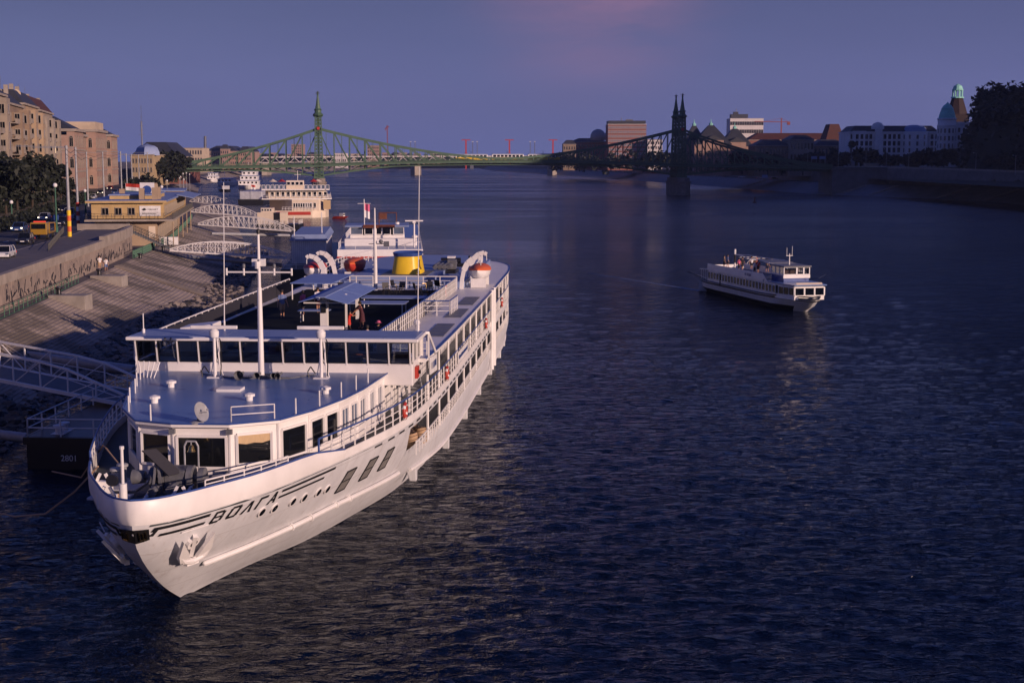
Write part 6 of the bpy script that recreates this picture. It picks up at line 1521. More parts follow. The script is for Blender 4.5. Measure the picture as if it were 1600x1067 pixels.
# local x right (toward river), y away; building runs back along the quay
g=MB(); g.box(-11.6,0,0,60,Z1+.4,7.2); g.build('upper_wall','terminal_yellow',tb)
g=MB(); g.box(-11.2,-1.2,.6,60,0,Z1); g.build('lower_wall','facade_tan',tb)
g=MB(); g.box(-12.6,1.6,-1.4,62,Z1,Z1+.3); g.build('balcony_slab','stone_pale',tb)
g=MB(); g.box(-12.4,.5,-.8,60.6,7.2,7.5); g.build('roof','roof_lilac',tb,bevel=.04)
g=MB(); g.box(-12.45,.55,-.86,-.8,7.1,7.45); g.build('roof_trim','terminal_yellow',tb)
g=MB(); g.box(-9.5,-2.0,8,30,7.5,8.1); g.build('roof_step','terminal_yellow',tb); g=MB(); g.box(-9.7,-1.8,7.8,30.2,8.1,8.3); g.build('roof_step_cover','roof_lilac',tb)
for x in (-9.4,-7.3,-5.2): putwin(tb,x,-.003,5.2,1.0,1.05,'thin','dark_glass','stone_pale')
g=MB(); g.box(-3.9,-.5,-.12,-.02,4.95,6.6); sb=g.build('sign_board','white_paint',tb)
text('MAHART',.42,sb,(-1.75,-.13,5.85),(R(90),0,0),'black_paint','sign_lettering')
g=MB(); g.add([(-3.6,-.135,6.0),(-3.2,-.135,5.8),(-2.7,-.135,6.0),(-3.15,-.135,6.25)],[(0,1,2,3)]); g.box(-3.5,-.9,-.14,-.13,5.5,5.56); g.box(-3.5,-1.2,-.14,-.13,5.25,5.31); g.build('sign_lines','black_paint',sb)
for k in range(16): putwin(tb,.003,2+k*3.4,5.0,1.4,1.5,'thin','dark_glass','stone_pale',R(90))
for k in range(14): putwin(tb,-1.197,3+k*3.6,.8,1.4,2.2,'thin','dark_glass','stone_pale',R(90))
g=MB()
for k in range(5): g.tube((1.35,1+k*13,0),(1.35,1+k*13,Z1),.09,6)
g.build('column','facade_tan',tb)
rails(tb,[(-12.4,40,Z1+.3),(-12.4,-1.2,Z1+.3),(1.4,-1.2,Z1+.3),(1.4,60,Z1+.3)],1.0,'black_paint',1.4,2,.03)
g=MB(); g.slab([(.2,30,7.6),(3.2,30,7.0),(3.2,60,7.0),(.2,60,7.6)],(0,0,.12)); g.build('side_canopy','roof_lilac',tb)
g=MB(); g.box(-2.6,-1.5,.5,.58,1.4,3.2); g.build('notice_board','cream',tb); g=MB(); g.box(-1.0,2.0,2.2,3.4,0,1.3); g.build('kiosk_counter','white_paint',tb)
rn=random.Random(9)
for k in range(7): 
    g=MB(); x=rn.uniform(-10,-1); y=rn.uniform(4,50); g.box(x,x+.9,y,y+.7,7.5,9.0+rn.random()); g.build('roof_vent','facade_tan',tb)
# second building behind with roofs along the quay
for i,(y,w_,l) in enumerate([(310,10,'low quay building with grey flat roof beyond the ochre terminal'),(360,12,'farther low quay building with pale roof, beside the third gangway'),(430,14,'low tan quay shed with rows of small windows before the bridge')]):
    x=lq(y)-5-w_; t=thing('quay_building',l,'building',(x,y,QZ),R(12),'low buildings along the lower left quay'); g=MB(); g.box(0,w_,0,34,0,4.6); g.build('wall','facade_tan',t); g=MB(); g.box(-.5,w_+.5,-.5,34.5,4.6,4.9); g.build('roof','roof_lilac',t); putwins(t,[(1.5+k*2.2,-.003,1.6,1.2,1.4,'thin','dark_glass','stone_pale',0) for k in range(int(w_/2.4))])
t=thing('waste_container','black waste container on the quay before the ochre terminal','container',gr(220,372,QZ+1.0)); g=MB(); g.prism([(-1,-.7),(1,-.7),(1,.7),(-1,.7)],-.9,.5); g.build('bin','black_paint',t,bevel=.06); g=MB(); g.box(-1.05,1.05,-.75,.75,.5,.62); g.build('lid','black_paint',t); g=MB(); g.box(-.3,.3,-.72,-.705,-.1,.2); g.build('label_plate','white_paint',t)
# stairs with rail from the upper pavement down to the quay
t=thing('quay_stairs','dark stair with handrail from the wall end down to the lower quay','stair',(-60.2,223,0),R(8)); g=MB()
for k in range(18): g.box(0+k*.38,.4+k*.38,0,2,RZ-.3-k*.18,RZ-k*.18)
g.build('steps','deck_grey',t); rails(t,[(0,0,RZ),(6.8,0,QZ+.2)],1.0,'black_paint',1,2,.04); rails(t,[(0,2,RZ),(6.8,2,QZ+.2)],1.0,'black_paint',1,2,.04)
# ================================================================ CARS
def carmat(c,i): return mat('car_paint_'+i,c,.25,.05,1,coat=.6)
CM={'white':carmat((.6,.6,.6),'white'),'black':carmat((.015,.015,.02),'black'),'blue':carmat((.03,.06,.16),'blue'),'silver':carmat((.28,.30,.34),'silver'),'red':carmat((.3,.03,.025),'red'),'yellow':carmat((.30,.17,.02),'yellow'),'green':carmat((.03,.08,.05),'green')}
def make_car(color,kind='hatch',lights=False,name='parked_car'):
    L,W2,H1,H2=(4.0,.82,.78,1.4) if kind=='hatch' else ((4.5,.86,.8,1.4) if kind=='saloon' else (5.0,.95,1.1,2.1))
    t=thing(name,'','car'); m=CM[color]
    prof=[(0,.35),(.05,.62),(.25,.78 if kind!='van' else .95),(L*.28,H1+.05),(L*.72 if kind!='hatch' else L*.95,H1+.08),(L-.1,H1),(L,.5),(L-.05,.3),(0.1,.25)]
    g=MB(); v=[];n=len(prof)
    for sd,k in ((-1,1),(-1,.0),(1,.0),(1,1)): pass
    for x,wd in ((-W2,1),(W2,1)): v+=[(x,y-L/2,z) for y,z in prof]
    g.add(v,[tuple(range(n)),tuple(range(n,2*n))[::-1]]+[(i,n+i,n+(i+1)%n,(i+1)%n) for i in range(n)]); b=g.build('body',m,t,bevel=.06)
    y0,y1,y2,y3=(L*.25,L*.42,L*.86,L*.97) if kind=='hatch' else ((L*.26,L*.42,L*.72,L*.86) if kind=='saloon' else (L*.12,L*.25,L*.95,L*.98))
    z0=H1+.04; g=MB(); q=[(-W2+.05,y0-L/2,z0),(W2-.05,y0-L/2,z0),(W2-.05,y3-L/2,z0),(-W2+.05,y3-L/2,z0),(-W2+.18,y1-L/2,H2),(W2-.18,y1-L/2,H2),(W2-.18,y2-L/2,H2),(-W2+.18,y2-L/2,H2)]
    g.add(q,[(0,1,5,4),(1,2,6,5),(2,3,7,6),(3,0,4,7),(4,5,6,7)]); g.build('cabin_glass','dark_glass',t)
    g=MB(); g.box(-W2+.16,W2-.16,y1-L/2-.03,y2-L/2+.03,H2-.01,H2+.04)
    for (a,b_) in ((0,4),(1,5),(2,6),(3,7)): g.bar(q[a],q[b_],.07)
    for sd in (0,1):
        A=Vector(q[0] if sd==0 else q[1]).lerp(Vector(q[3] if sd==0 else q[2]),.5); B=Vector(q[4] if sd==0 else q[5]).lerp(Vector(q[7] if sd==0 else q[6]),.45); g.bar(A,B,.06)
    g.build('roof',m,t)
    for sx in (-1,1):
        for yy in (L*.18,L*.8):
            g=MB(); g.tube((sx*(W2-.16),yy-L/2,.31),(sx*(W2+.01),yy-L/2,.31),.31,14); w_=g.build('wheel','tyre',t); g=MB(); g.tube((sx*(W2+.01),yy-L/2,.31),(sx*(W2+.025),yy-L/2,.31),.18,10); g.build('rim','rim',w_)
        g=MB(); g.box(sx*W2*.85-.14,sx*W2*.85+.14,-L/2-.02,-L/2+.04,.56,.72); g.build('headlight','headlamp' if lights else 'pale_glass',t)
        g=MB(); g.box(sx*W2*.86-.13,sx*W2*.86+.13,L/2-.05,L/2+.02,.55,.75); g.build('tail_light','taillamp',t)
    g=MB(); g.box(-.26,.26,L/2,L/2+.02,.42,.54); g.box(-.26,.26,-L/2-.02,-L/2,.36,.48); g.build('number_plate','white_paint',t)
    return t
carp={}
def car(label,color,kind,loc,rz,lights=False,group=None,name='parked_car'):
    k=(color,kind,lights)
    if k not in carp: carp[k]=make_car(color,kind,lights,name); c=carp[k]
    else: c=copy_tree(carp[k]); c.name=name
    c.location=loc; c.rotation_euler=(0,0,rz); c['label']=label
    if group: c['group']=group
    return c
RD=R(8); # road direction: along the bank
G2='cars driving on the left embankment road'
Zr=RZ+.012
def rd(px,py): g_=gr(px,py,Zr); return (g_[0],g_[1],Zr)
car('white hatchback cut by the left frame edge on the embankment road','white','hatch',rd(8,404),R(7),False,G2,'driving_car')
car('black car with red tail lights ahead of the white hatchback','black','hatch',rd(40,381),R(7),False,G2,'driving_car')
car('dark blue saloon with lit headlights coming toward the camera','blue','saloon',rd(31,362),R(7),True,G2,'driving_car')
car('black saloon beside the yellow truck on the embankment road','black','saloon',rd(97,352),R(7),False,G2,'driving_car')
car('pale blue car behind the yellow truck on the embankment road','silver','hatch',rd(70,345),R(7),True,G2,'driving_car')
car('small silver van between the two striped poles','silver','van',rd(111,343),R(7),False,G2,'driving_car')
car('dark car with one bright headlight left of the striped poles','black','saloon',rd(101,331),R(7),True,G2,'driving_car')
car('white saloon on the road beyond the third trolley pole','white','saloon',rd(145,311),R(8),False,G2,'driving_car')
car('dark car with headlights on beyond the white saloon','black','hatch',rd(158,304),R(8),True,G2,'driving_car')
car('red car in the distance on the embankment road','red','hatch',rd(172,297),R(8),True,G2,'driving_car')
car('dark blue car right of the red one in the distance','blue','saloon',rd(180,303),R(8),False,G2,'driving_car')
# yellow truck
t=thing('tow_truck','yellow flatbed truck on the embankment road','truck',rd(68,372),R(7)); g=MB(); g.box(-1.1,1.1,-3.2,-1.2,.6,2.3); g.build('cab',CM['yellow'],t,bevel=.1); g=MB(); g.box(-.95,.95,-3.22,-3.19,1.4,2.1); g.box(-.95,.95,-1.21,-1.17,1.4,2.1); g.build('cab_window','dark_glass',t)
g=MB(); g.box(-1.15,1.15,-1.1,3,.7,.95); g.build('flatbed',CM['yellow'],t)
g=MB(); g.path([(-1.05,3,.95),(-1.05,3,2.0),(1.05,3,2.0),(1.05,3,.95)],.09,6); g.path([(-1.05,-1,.95),(-1.05,-1,2.2),(1.05,-1,2.2),(1.05,-1,.95)],.09,6); g.tube((-1.05,-1,2.1),(-1.05,3,2.0),.07,6); g.tube((1.05,-1,2.1),(1.05,3,2.0),.07,6); g.build('frame',CM['yellow'],t)
g=MB(); g.tube((0,0,1),(0,.2,1.9),.2,8); g.box(-.5,.5,.5,1.8,.95,1.5); g.build('crane','black_paint',t); g=MB(); g.box(-.8,.8,-2.3,-2.0,2.3,2.45); g.build('light_bar','taillamp',t)
for sx in (-1,1):
    for yy in (-2.2,1.8): g=MB(); g.tube((sx*.85,yy,.42),(sx*1.12,yy,.42),.42,14); w_=g.build('wheel','tyre',t); g=MB(); g.tube((sx*1.12,yy,.42),(sx*1.14,yy,.42),.22,10); g.build('rim','rim',w_)
    g=MB(); g.box(sx*.8-.15,sx*.8+.15,3,3.04,.7,.85); g.build('tail_light','taillamp',t)
# parked rows on the upper road
rn=random.Random(14); cs=['white','silver','blue','black','red','silver','white','green']; ks=['hatch','saloon','saloon','hatch']
for i in range(34):
    y=215+i*6.6; off=-46 if i%2 else -35.5; c=cs[rn.randrange(8)]; k=ks[rn.randrange(4)]
    side='by the trees' if i%2 else 'beside the median'
    car(f'{c} {"saloon" if k=="saloon" else "hatchback"} parked {side} on the upper road, {ORD[i//2]} from the left',c,k,(lu2(y)+off,y,RZ+.03),R(11+rn.uniform(-2,2)),False,'cars parked along the upper road by the flats')
# ================================================================ POLES AND LAMPS
def pole(i,px,py,pyt,r,label,arm=True,stripe=None,m='steel'):
    b=gr(px,py,RZ+.02); tp=at(px,pyt,b[1])[2]; h=tp-RZ
    t=thing('trolley_pole',label,'pole',b,0,'tall trolley wire poles along the embankment'); g=MB(); g.tube((0,0,0),(0,0,h),r,10,r*.62); g.build('shaft',m,t,smooth=True)
    g=MB(); g.tube((0,0,h),(-7,0,h+.1),.05,5) if arm else None; g.tube((0,0,h-.3),(0,0,h+.2),r*.8,8); g.build('cap_and_arm',m,t)
    if stripe:
        g=MB(); 
        for k in range(5): g.m=k%2; g.tube((0,0,.05+k*.75),(0,0,.05+(k+1)*.75),r+.03,10)
        g.build('warning_stripes',stripe,t)
    return t
rn=random.Random(2)
pole(0,109,371,230,.26,'tall trolley pole with yellow striped foot, nearest the camera',True,['yellow_paint','orange_paint'])
pole(1,122.5,352,232,.24,'tall trolley pole with red and white striped foot, second from the camera',True,['red_paint','white_paint'])
L3=['third','fourth','fifth','sixth','seventh','eighth','ninth','tenth']
for i,(px,py,pt) in enumerate([(138,323,239),(163,316,239),(190.7,309,238),(199,301,241),(207,298,242),(218,296,243),(232,293,239),(245,284,237)]):
    pole(i,px,py,pt,.24,f'{L3[i]} tall trolley pole from the camera along the embankment road')
# wires between poles
g=MB(); W1=[at(101.5,232,163),at(117,234,182),at(134,241,235),at(158.5,241,262),at(188,240,285)]
for a,b in zip(W1,W1[1:]):
    for dz in (0,.6): m_=(Vector(a)+Vector(b))/2-Vector((0,0,.5)); g.path([Vector(a)-Vector((0,0,dz)),m_-Vector((0,0,dz)),Vector(b)-Vector((0,0,dz))],.03,3)
tag(g.build('overhead_wires','black_paint'),'thin overhead wires strung between the trolley poles','wires')
for i,(px,py,pt,l) in enumerate([(89,363,292,'green lamp post with a lit globe left of the striped poles'),(19,345,318,'short pillar lamp with amber globe on the median at the left edge'),(134,333,300,'striped lamp post with round lamp before the terminal')]):
    b=gr(px,py,RZ+.02); h=at(px,pt,b[1])[2]-RZ; t=thing('street_lamp',l,'street lamp',b); g=MB(); g.tube((0,0,0),(0,0,h),.14,8,.08); g.tube((0,0,0),(0,0,.8),.22,8); g.build('post','rail_green',t); g=MB(); g.ball((0,0,h+.2),.35,10); g.build('globe','white_paint',t,smooth='full')
# terminal quay lamps near the bridge
rn=random.Random(5); 
for i,(px,py,pt) in enumerate([(283,308,277),(287,306,272),(292,305,271),(297,302,273),(281,300,279),(262,320,283),(255,370,293),(288,315,281)]):
    b=gr(px,py,QZ); h=at(px,pt,b[1])[2]-QZ; t=thing('street_lamp',f'{ORD[i]} slim quay lamp in the cluster beyond the ochre terminal','street lamp',b,0,'slim lamps on the lower quay'); g=MB(); g.tube((0,0,0),(0,0,h),.1,6,.06); g.build('post','steel',t); g=MB(); g.ball((0,0,h+.1),.3,8); g.build('globe','white_paint',t,smooth='full')
# signs
def sign(label,px,py,Y,w_,h,m,zb,post=True,m2='steel'):
    p=at(px,py,Y); t=thing('road_sign',label,'sign',(p[0],Y,zb)); z=p[2]-zb; g=MB(); g.box(-w_/2,w_/2,-.05,0,z-h/2,z+h/2); g.build('panel',m,t,bevel=.02); g=MB(); g.tube((0,.06,0),(0,.06,z+h/2),.06,6); g.build('post',m2,t); return t
s_=sign('pale square sign with a blue emblem on the terminal roof',230,297,255,2.6,2.6,'white_paint',11.); g=MB(); g.tube((0,-.06,at(230,297,255)[2]-11),(0,-.09,at(230,297,255)[2]-11),.8,14); g.build('emblem','blue_paint',s_)
t=sign('round blue road sign between truck and striped pole',88,340,gr(88,363,RZ)[1]-.3,.75,.75,'blue_paint',RZ)
t=sign('yellow diamond road sign on the second striped pole',120.5,325.6,gr(122.5,352,RZ)[1]-.4,.8,.8,'yellow_paint',RZ)
p=at(210,299,330); t=thing('flag_pole','flag pole with a red white and green flag behind the terminal','flag',(p[0]-2,330,RZ),0); g=MB(); g.tube((0,0,0),(0,0,5.5),.06,6); g.build('pole','steel',t); flagm(t,.05,0,5.4,3.6,2.4,['red_paint','white_paint','rail_green'])
# pavement guard rail
ya=[gr(76,392,RZ+.15),gr(100,363,RZ+.15)]
railing('guard_rail','low dark guard rail between the road and the upper pavement',ya,.9,'black_paint',.8,2,.03)
# hedges on the median
rn=random.Random(31)
def hedge(label,o0,o1,y0,y1,h):
    g=MB(); y=y0
    while y<y1:
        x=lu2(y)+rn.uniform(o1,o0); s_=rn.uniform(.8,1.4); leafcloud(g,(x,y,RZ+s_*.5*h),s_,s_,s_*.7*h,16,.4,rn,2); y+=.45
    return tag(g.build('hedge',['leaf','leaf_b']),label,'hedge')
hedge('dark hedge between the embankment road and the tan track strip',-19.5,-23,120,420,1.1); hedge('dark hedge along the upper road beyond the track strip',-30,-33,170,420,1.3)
# ---- trees
def tree(label,loc,h,r,n=900,size=.55,seed=1,group=None,name='tree',squash=1.,tr=.28,ms=('leaf','leaf_b')):
    rn=random.Random(seed); t=thing(name,label,'tree',loc,rn.uniform(0,6),group); g=MB(); zc=h-r*squash
    g.tube((0,0,-.2),(0,0,zc-.3*r),tr,8,tr*.6); L_=[]
    for k in range(6):
        a=k*1.05+rn.random(); e=Vector((math.cos(a)*r*.6,math.sin(a)*r*.6,zc+rn.uniform(-.2,.5)*r)); g.tube((0,0,zc-.55*r),e,tr*.45,5,tr*.15); L_.append(e)
    g.build('trunk','bark',t)
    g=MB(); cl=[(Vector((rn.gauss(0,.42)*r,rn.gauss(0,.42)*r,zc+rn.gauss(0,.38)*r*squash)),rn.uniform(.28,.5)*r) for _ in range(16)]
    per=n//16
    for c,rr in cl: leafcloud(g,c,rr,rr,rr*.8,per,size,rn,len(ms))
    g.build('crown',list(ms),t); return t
TL=['at the left frame edge','second from the left frame edge','third from the left frame edge','fourth from the left','fifth from the left','sixth from the left','seventh, last before the palace']
for i,(px,Y,pt) in enumerate([(-12,262,236),(6,285,240),(24,300,252),(48,312,241),(66,330,240),(80,352,252),(93,375,262)]):
    p=at(px,250,Y); z=at(px,pt,Y)[2]; tree(f'dark tree in front of the flats, {TL[i]}',(p[0],Y,RZ),z-RZ,5.2 if i!=5 else 3.8,1500,.6,i+3,'dark trees in front of the flats',squash=.9)
for i,(px,Y,pt,r) in enumerate([(248,655,236,8),(262,668,233,9),(276,672,240,7),(216,520,276,6),(286,760,244,7),(222,545,274,6),(206,500,280,4)]):
    p=at(px,250,Y); z=at(px,pt,Y)[2]; tree(f'dark tree by the left bridge end, {ORD[i]} of the group' if i else 'tall dark tree just left of the green bridge end',(p[0],Y,RZ),z-RZ,r,700,1.1,i+40,'dark trees by the left bridge end',squash=.8)
rn=random.Random(44)
for i in range(26):
    px=395+i*12.5+rn.uniform(-3,3); Y=rn.uniform(2150,2280); z=at(px,rn.uniform(242,246),Y)[2]; p=at(px,250,Y); tree(f'{ORD[i]} small far tree from the left on the far left shore',(p[0],Y,6 if Y>2600 else RZ),max(6,z-RZ),7,120,3,i+60,'far trees on the left shore',squash=.7,tr=.6)
# ================================================================ GREEN CANTILEVER BRIDGE
A=Vector((-93,690,0)); Bp=Vector((84.5,714,0)); dv=(Bp-A); L0=dv.length; dv.normalize(); mid=(A+Bp)/2; ang=math.atan2(dv.y,dv.x)
BR=thing('truss_bridge','long green steel truss bridge with pointed towers spanning the river','bridge',(mid.x,mid.y,0),ang)
HS=L0/2; SS=78.; hwid=6.5
# local y=0 is the front truss plane, back plane at +13
def zdeck(x): a=abs(x); return 17.2-1.9*(a/HS)**2 if a<=HS else 15.3-1.5*(a-HS)/SS
def ztop(x):
    a=abs(x); t=(HS-a)/HS if a<=HS else (a-HS)/SS; t=min(1,t)
    return zdeck(x)+1.0+(16.2)*(1-t)**1.65
def zbot(x):
    a=abs(x); t=(HS-a)/HS if a<=HS else (a-HS)/SS; return zdeck(x)-1.9-3.6*max(0,1-t/.45)**1.3
for side,y in (('front',0),('rear',13)):
    N=[-HS-SS+ SS*i/10 for i in range(10)]+[-HS+2*HS*i/24 for i in range(25)]+[HS+SS*(i+1)/10 for i in range(10)]
    g=MB()
    for a,b in zip(N,N[1:]):
        g.bar((a,y,ztop(a)),(b,y,ztop(b)),.8,1.0); g.bar((a,y,zdeck(a)),(b,y,zdeck(b)),.7,.8); g.bar((a,y,zbot(a)),(b,y,zbot(b)),.6,.7)
    g.build('chords','bridge_green',BR)
    g=MB()
    for i,a in enumerate(N):
        g.bar((a,y,zbot(a)),(a,y,ztop(a)),.5)
        if i+1<len(N):
            b=N[i+1]; c=(a+b)/2
            left_rise=ztop(b)>ztop(a)
            p,q=((a,y,zdeck(a)),(b,y,ztop(b))) if left_rise else ((a,y,ztop(a)),(b,y,zdeck(b)))
            g.bar(p,q,.45); g.bar((a,y,zbot(a)),(b,y,zdeck(b)-.3),.22); g.bar((b,y,zbot(b)),(a,y,zdeck(a)-.3),.22)
            g.bar((c,y,zdeck(c)),(c,y,(ztop(a)+ztop(b))/2),.16)
    g.build('web_members','bridge_green',BR)
    g=MB(); off=-2.6 if y==0 else 2.6; x=-HS-SS
    while x<HS+SS: g.bar((x,y+off,zdeck(x)-.3),(x,y+off,zdeck(x)+1.1),.09); x+=2
    NN=[-HS-SS+i*6 for i in range(int((2*HS+2*SS)/6)+1)]
    for h in (.35,.75,1.1): g.path([(a,y+off,zdeck(a)+h) for a in NN],.06,4)
    g.build('footway_railing','bridge_green',BR)
g=MB()
for a,b in zip(N,N[1:]): g.slab([(a,-2.8,zdeck(a)-.45),(b,-2.8,zdeck(b)-.45),(b,15.8,zdeck(b)-.45),(a,15.8,zdeck(a)-.45)],(0,0,.3))
g.build('deck','bridge_dark',BR)
g=MB()
for a,b in zip(N,N[1:]): g.bar((a,-2.85,zdeck(a)-.75),(b,-2.85,zdeck(b)-.75),.2,.8); g.bar((a,-2.0,zdeck(a)-1.0),(a,15,zdeck(a)-1.0),.3,.8)
g.build('edge_girder','bridge_green',BR)
for sx in (-1,1):
    X=sx*HS
    for y in (0,13):
        g=MB(); z0=9.2
        for z_,w1 in ((z0,2.0),(20,1.7),(33,1.35),(36,1.35)): pass
        lv=[(z0,2.1),(14,1.9),(33,1.5),(38.2,1.35)]
        for (za,wa),(zb,wb_) in zip(lv,lv[1:]):
            for cx_,cy_ in ((-1,-1),(1,-1),(1,1),(-1,1)): g.bar((X+cx_*wa,y+cy_*wa*.55,za),(X+cx_*wb_,y+cy_*wb_*.55,zb),.55)
            n=max(1,int((zb-za)/1.6))
            for k in range(n):
                z1=za+(zb-za)*k/n; z2=za+(zb-za)*(k+1)/n; w1=wa+(wb_-wa)*k/n; w2=wa+(wb_-wa)*(k+1)/n
                for cy_ in (-1,1): g.bar((X-w1,y+cy_*w1*.55,z1),(X+w2,y+cy_*w2*.55,z2),.3); g.bar((X+w1,y+cy_*w1*.55,z1),(X-w2,y+cy_*w2*.55,z2),.3); g.bar((X-w1,y+cy_*w1*.55,z1),(X+w1,y+cy_*w1*.55,z1),.3)
        g.box(X-.35,X+.35,y-.25,y+.25,z0,38)
        g.box(X-2.6,X+2.6,y-1.6,y+1.6,z0-.6,z0+.2); tw=g.build('tower','bridge_green',BR)
        g=MB(); g.lathe([(1.5,38),(2.3,38.6),(2.5,39.1),(2.0,39.5),(1.5,40.1),(1.5,41.1),(1.9,41.4),(1.3,41.9),(.9,44),(.45,47.2),(.3,48.2),(.55,48.5),(.25,48.9)],(X,y,0),8); g.build('spire','bridge_green',tw)
        g=MB(); g.ball((X,y,49.2),.45,8); g.slab([(X-1.3,y,49.2),(X,y,49.7),(X+1.3,y,49.2),(X,y,50.1)],(0,.2,0)); g.build('bird_finial','bridge_dark',tw)
        if y==0: g=MB(); g.tube((X,-1.1,32.5),(X,-1.5,32.5),.75,12); g.build('gilded_crest','red_paint',tw)
    g=MB(); g.bar((X,0,30),(X,13,30),.8,1.4); g.bar((X,0,24),(X,13,30),.3); g.bar((X,13,24),(X,0,30),.3); g.bar((X,0,37),(X,13,37),.5,1); g.build('portal','bridge_green',BR)
    g=MB(); g.prism([(X-3.3,-5),(X-2,-8),(X,-9.2),(X+2,-8),(X+3.3,-5),(X+3.3,18),(X+2,21),(X,22.2),(X-2,21),(X-3.3,18)],-1.5,6.2); g.build('pier','stone',BR,bevel=.15)
    g=MB(); g.prism([(X-3.7,-5.3),(X-2.2,-8.5),(X,-9.7),(X+2.2,-8.5),(X+3.7,-5.3),(X+3.7,18.3),(X+2.2,21.5),(X,22.7),(X-2.2,21.5),(X-3.7,18.3)],6.2,6.9); g.add([],[]); g.prism([(X-3,-4.5),(X,-7),(X+3,-4.5),(X+3,17.5),(X,20),(X-3,17.5)],6.9,8.7); g.build('pier_cap','stone',BR,bevel=.1)
# abutments
for sx in (-1,1):
    X=sx*(HS+SS); x0,x1=(X-14,X+1) if sx<0 else (X-1,X+40)
    g=MB(); g.box(x0,x1,-3.5,16.5,-1,zdeck(X)-1.2); g.box(x0-.3,x1+.3,-4,17,zdeck(X)-1.25,zdeck(X)-.45); g.build('abutment','stone' if sx<0 else 'wall_dark',BR)
g=MB(); X=HS+SS; g.box(X+1,X+120,-3,16,zdeck(X)-.6,zdeck(X)-.1); g.build('approach','bridge_dark',BR)
def br(x,y,z): return (mid.x+x*math.cos(ang)-y*math.sin(ang),mid.y+x*math.sin(ang)+y*math.cos(ang),z)
# tram on the bridge (three cars)
for i in range(3):
    x=-23+i*18; t=thing('tram_car',['left end car of the yellow and white tram crossing the bridge','middle car of the yellow and white tram crossing the bridge','right end car of the yellow and white tram crossing the bridge'][i],'tram',br(x,6.5,zdeck(x)-.1),ang,'cars of the tram on the bridge'); g=MB(); g.box(0,16,-1.2,1.2,.5,1.7); g.build('lower_body','yellow_paint',t,bevel=.15); g=MB(); g.box(0.02,15.98,-1.18,1.18,1.7,3.0); g.build('upper_body','ship_white',t,bevel=.1); g=MB(); g.box(.3,15.7,-1.1,1.1,3.0,3.5); g.build('roof','roof_lilac',t,bevel=.1)
    for k in range(8): g=MB(); g.box(.7+k*1.9,2.1+k*1.9,-1.22,-1.18,1.85,2.8); g.build('window','dark_glass',t)
    for k in (2.5,13): g=MB(); g.tube((k,-1.15,.3),(k,1.15,.3),.35,10); g.build('wheel','tyre',t)
    g=MB(); g.path([(7,0,3.5),(8.2,0,4.2),(7,0,4.9)],.08,4); g.build('pantograph','black_paint',t)
# ================================================================ FARTHER BRIDGES
FB=thing('far_bridge','low far bridge with a pale deck and latticed girder behind the green bridge','bridge',(-300,1600,0),0)
def fz(x): return 19.5+1.2*math.sin(math.pi*min(1,max(0,x/520)))
g=MB(); n=60
for i in range(n):
    a=-80+i*11; b=a+11; g.slab([(a,0,fz(a)-.6),(b,0,fz(b)-.6),(b,22,fz(b)-.6),(a,22,fz(a)-.6)],(0,0,1.4))
g.build('deck','far_white',FB); g=MB()
for i in range(n):
    a=-80+i*11; b=a+11; c=(a+b)/2; g.bar((a,.5,fz(a)-5.8),(b,.5,fz(b)-5.8),.8); g.bar((a,.5,fz(a)-5.8),(c,.5,fz(c)-.8),.6); g.bar((c,.5,fz(c)-.8),(b,.5,fz(b)-5.8),.6)
g.build('lattice_girder','far_white',FB)
for k,x in enumerate((22,192,345,500)): g=MB(); g.prism([(x-5,-4),(x,-9),(x+5,-4),(x+5,26),(x-5,26)],-1,13.5); g.build('pier','stone_pale',FB)
for i,px in enumerate((643,740,830)):
    p=at(px,249,1600)
    for k in (0,1):
        q=at(px+k*7-1.5,222,1600); t=thing('bridge_lamp',f'tall thin lamp of the {["left","middle","right"][i]} pair above the far bridge, {["left","right"][k]} one','street lamp',(q[0],1600.5,20.5),0,'paired lamps on the far bridge'); g=MB(); g.tube((0,0,-.5),(0,0,q[2]-20.5),.35,6); g.build('post','grey_metal',t); g=MB(); g.box(-1,1,-.5,.5,q[2]-20.5,q[2]-20); g.build('lamp_head','white_paint',t)
for i,px in enumerate((728,796,864)):
    q=at(px,219,2600); t=thing('bridge_mast',['left','middle','right'][i]+' one of the three red T-shaped bridge masts on the horizon','bridge mast',(q[0],2600,0),0,'red T-shaped masts on the horizon'); H_=q[2]; g=MB(); g.bar((0,0,-1),(0,0,H_),2.6); g.build('shaft','red_paint',t); g=MB(); g.bar((-8,0,H_),(8,0,H_),2,1.6); g.build('cross_arm','red_paint',t); g=MB(); g.bar((-9,0,17),(0,0,30),1.4); g.bar((9,0,17),(0,0,30),1.4); g.build('brace','red_paint',t)
g=MB(); a=at(700,249,2600); b=at(900,249,2600); g.box(a[0],b[0],2599,2620,16,19); g.box(a[0]+40,a[0]+46,2600,2615,-1,16); g.box(b[0]-60,b[0]-54,2600,2615,-1,16); tag(g.build('far_road_bridge','grey_metal'),'flat grey road deck carrying the red masts on the horizon','bridge')
q=at(605,196,2400); t=thing('tower_crane','thin red crane above the truss right of the left bridge tower','crane',(q[0],2400,RZ)); g=MB(); H_=q[2]-RZ; g.tube((0,0,0),(0,0,H_),1.0,4); g.bar((-4,0,H_-6),(3,0,H_-2),1.4); g.bar((-3,0,H_-9),(0,0,H_),1.0); g.build('mast','crane_red',t)
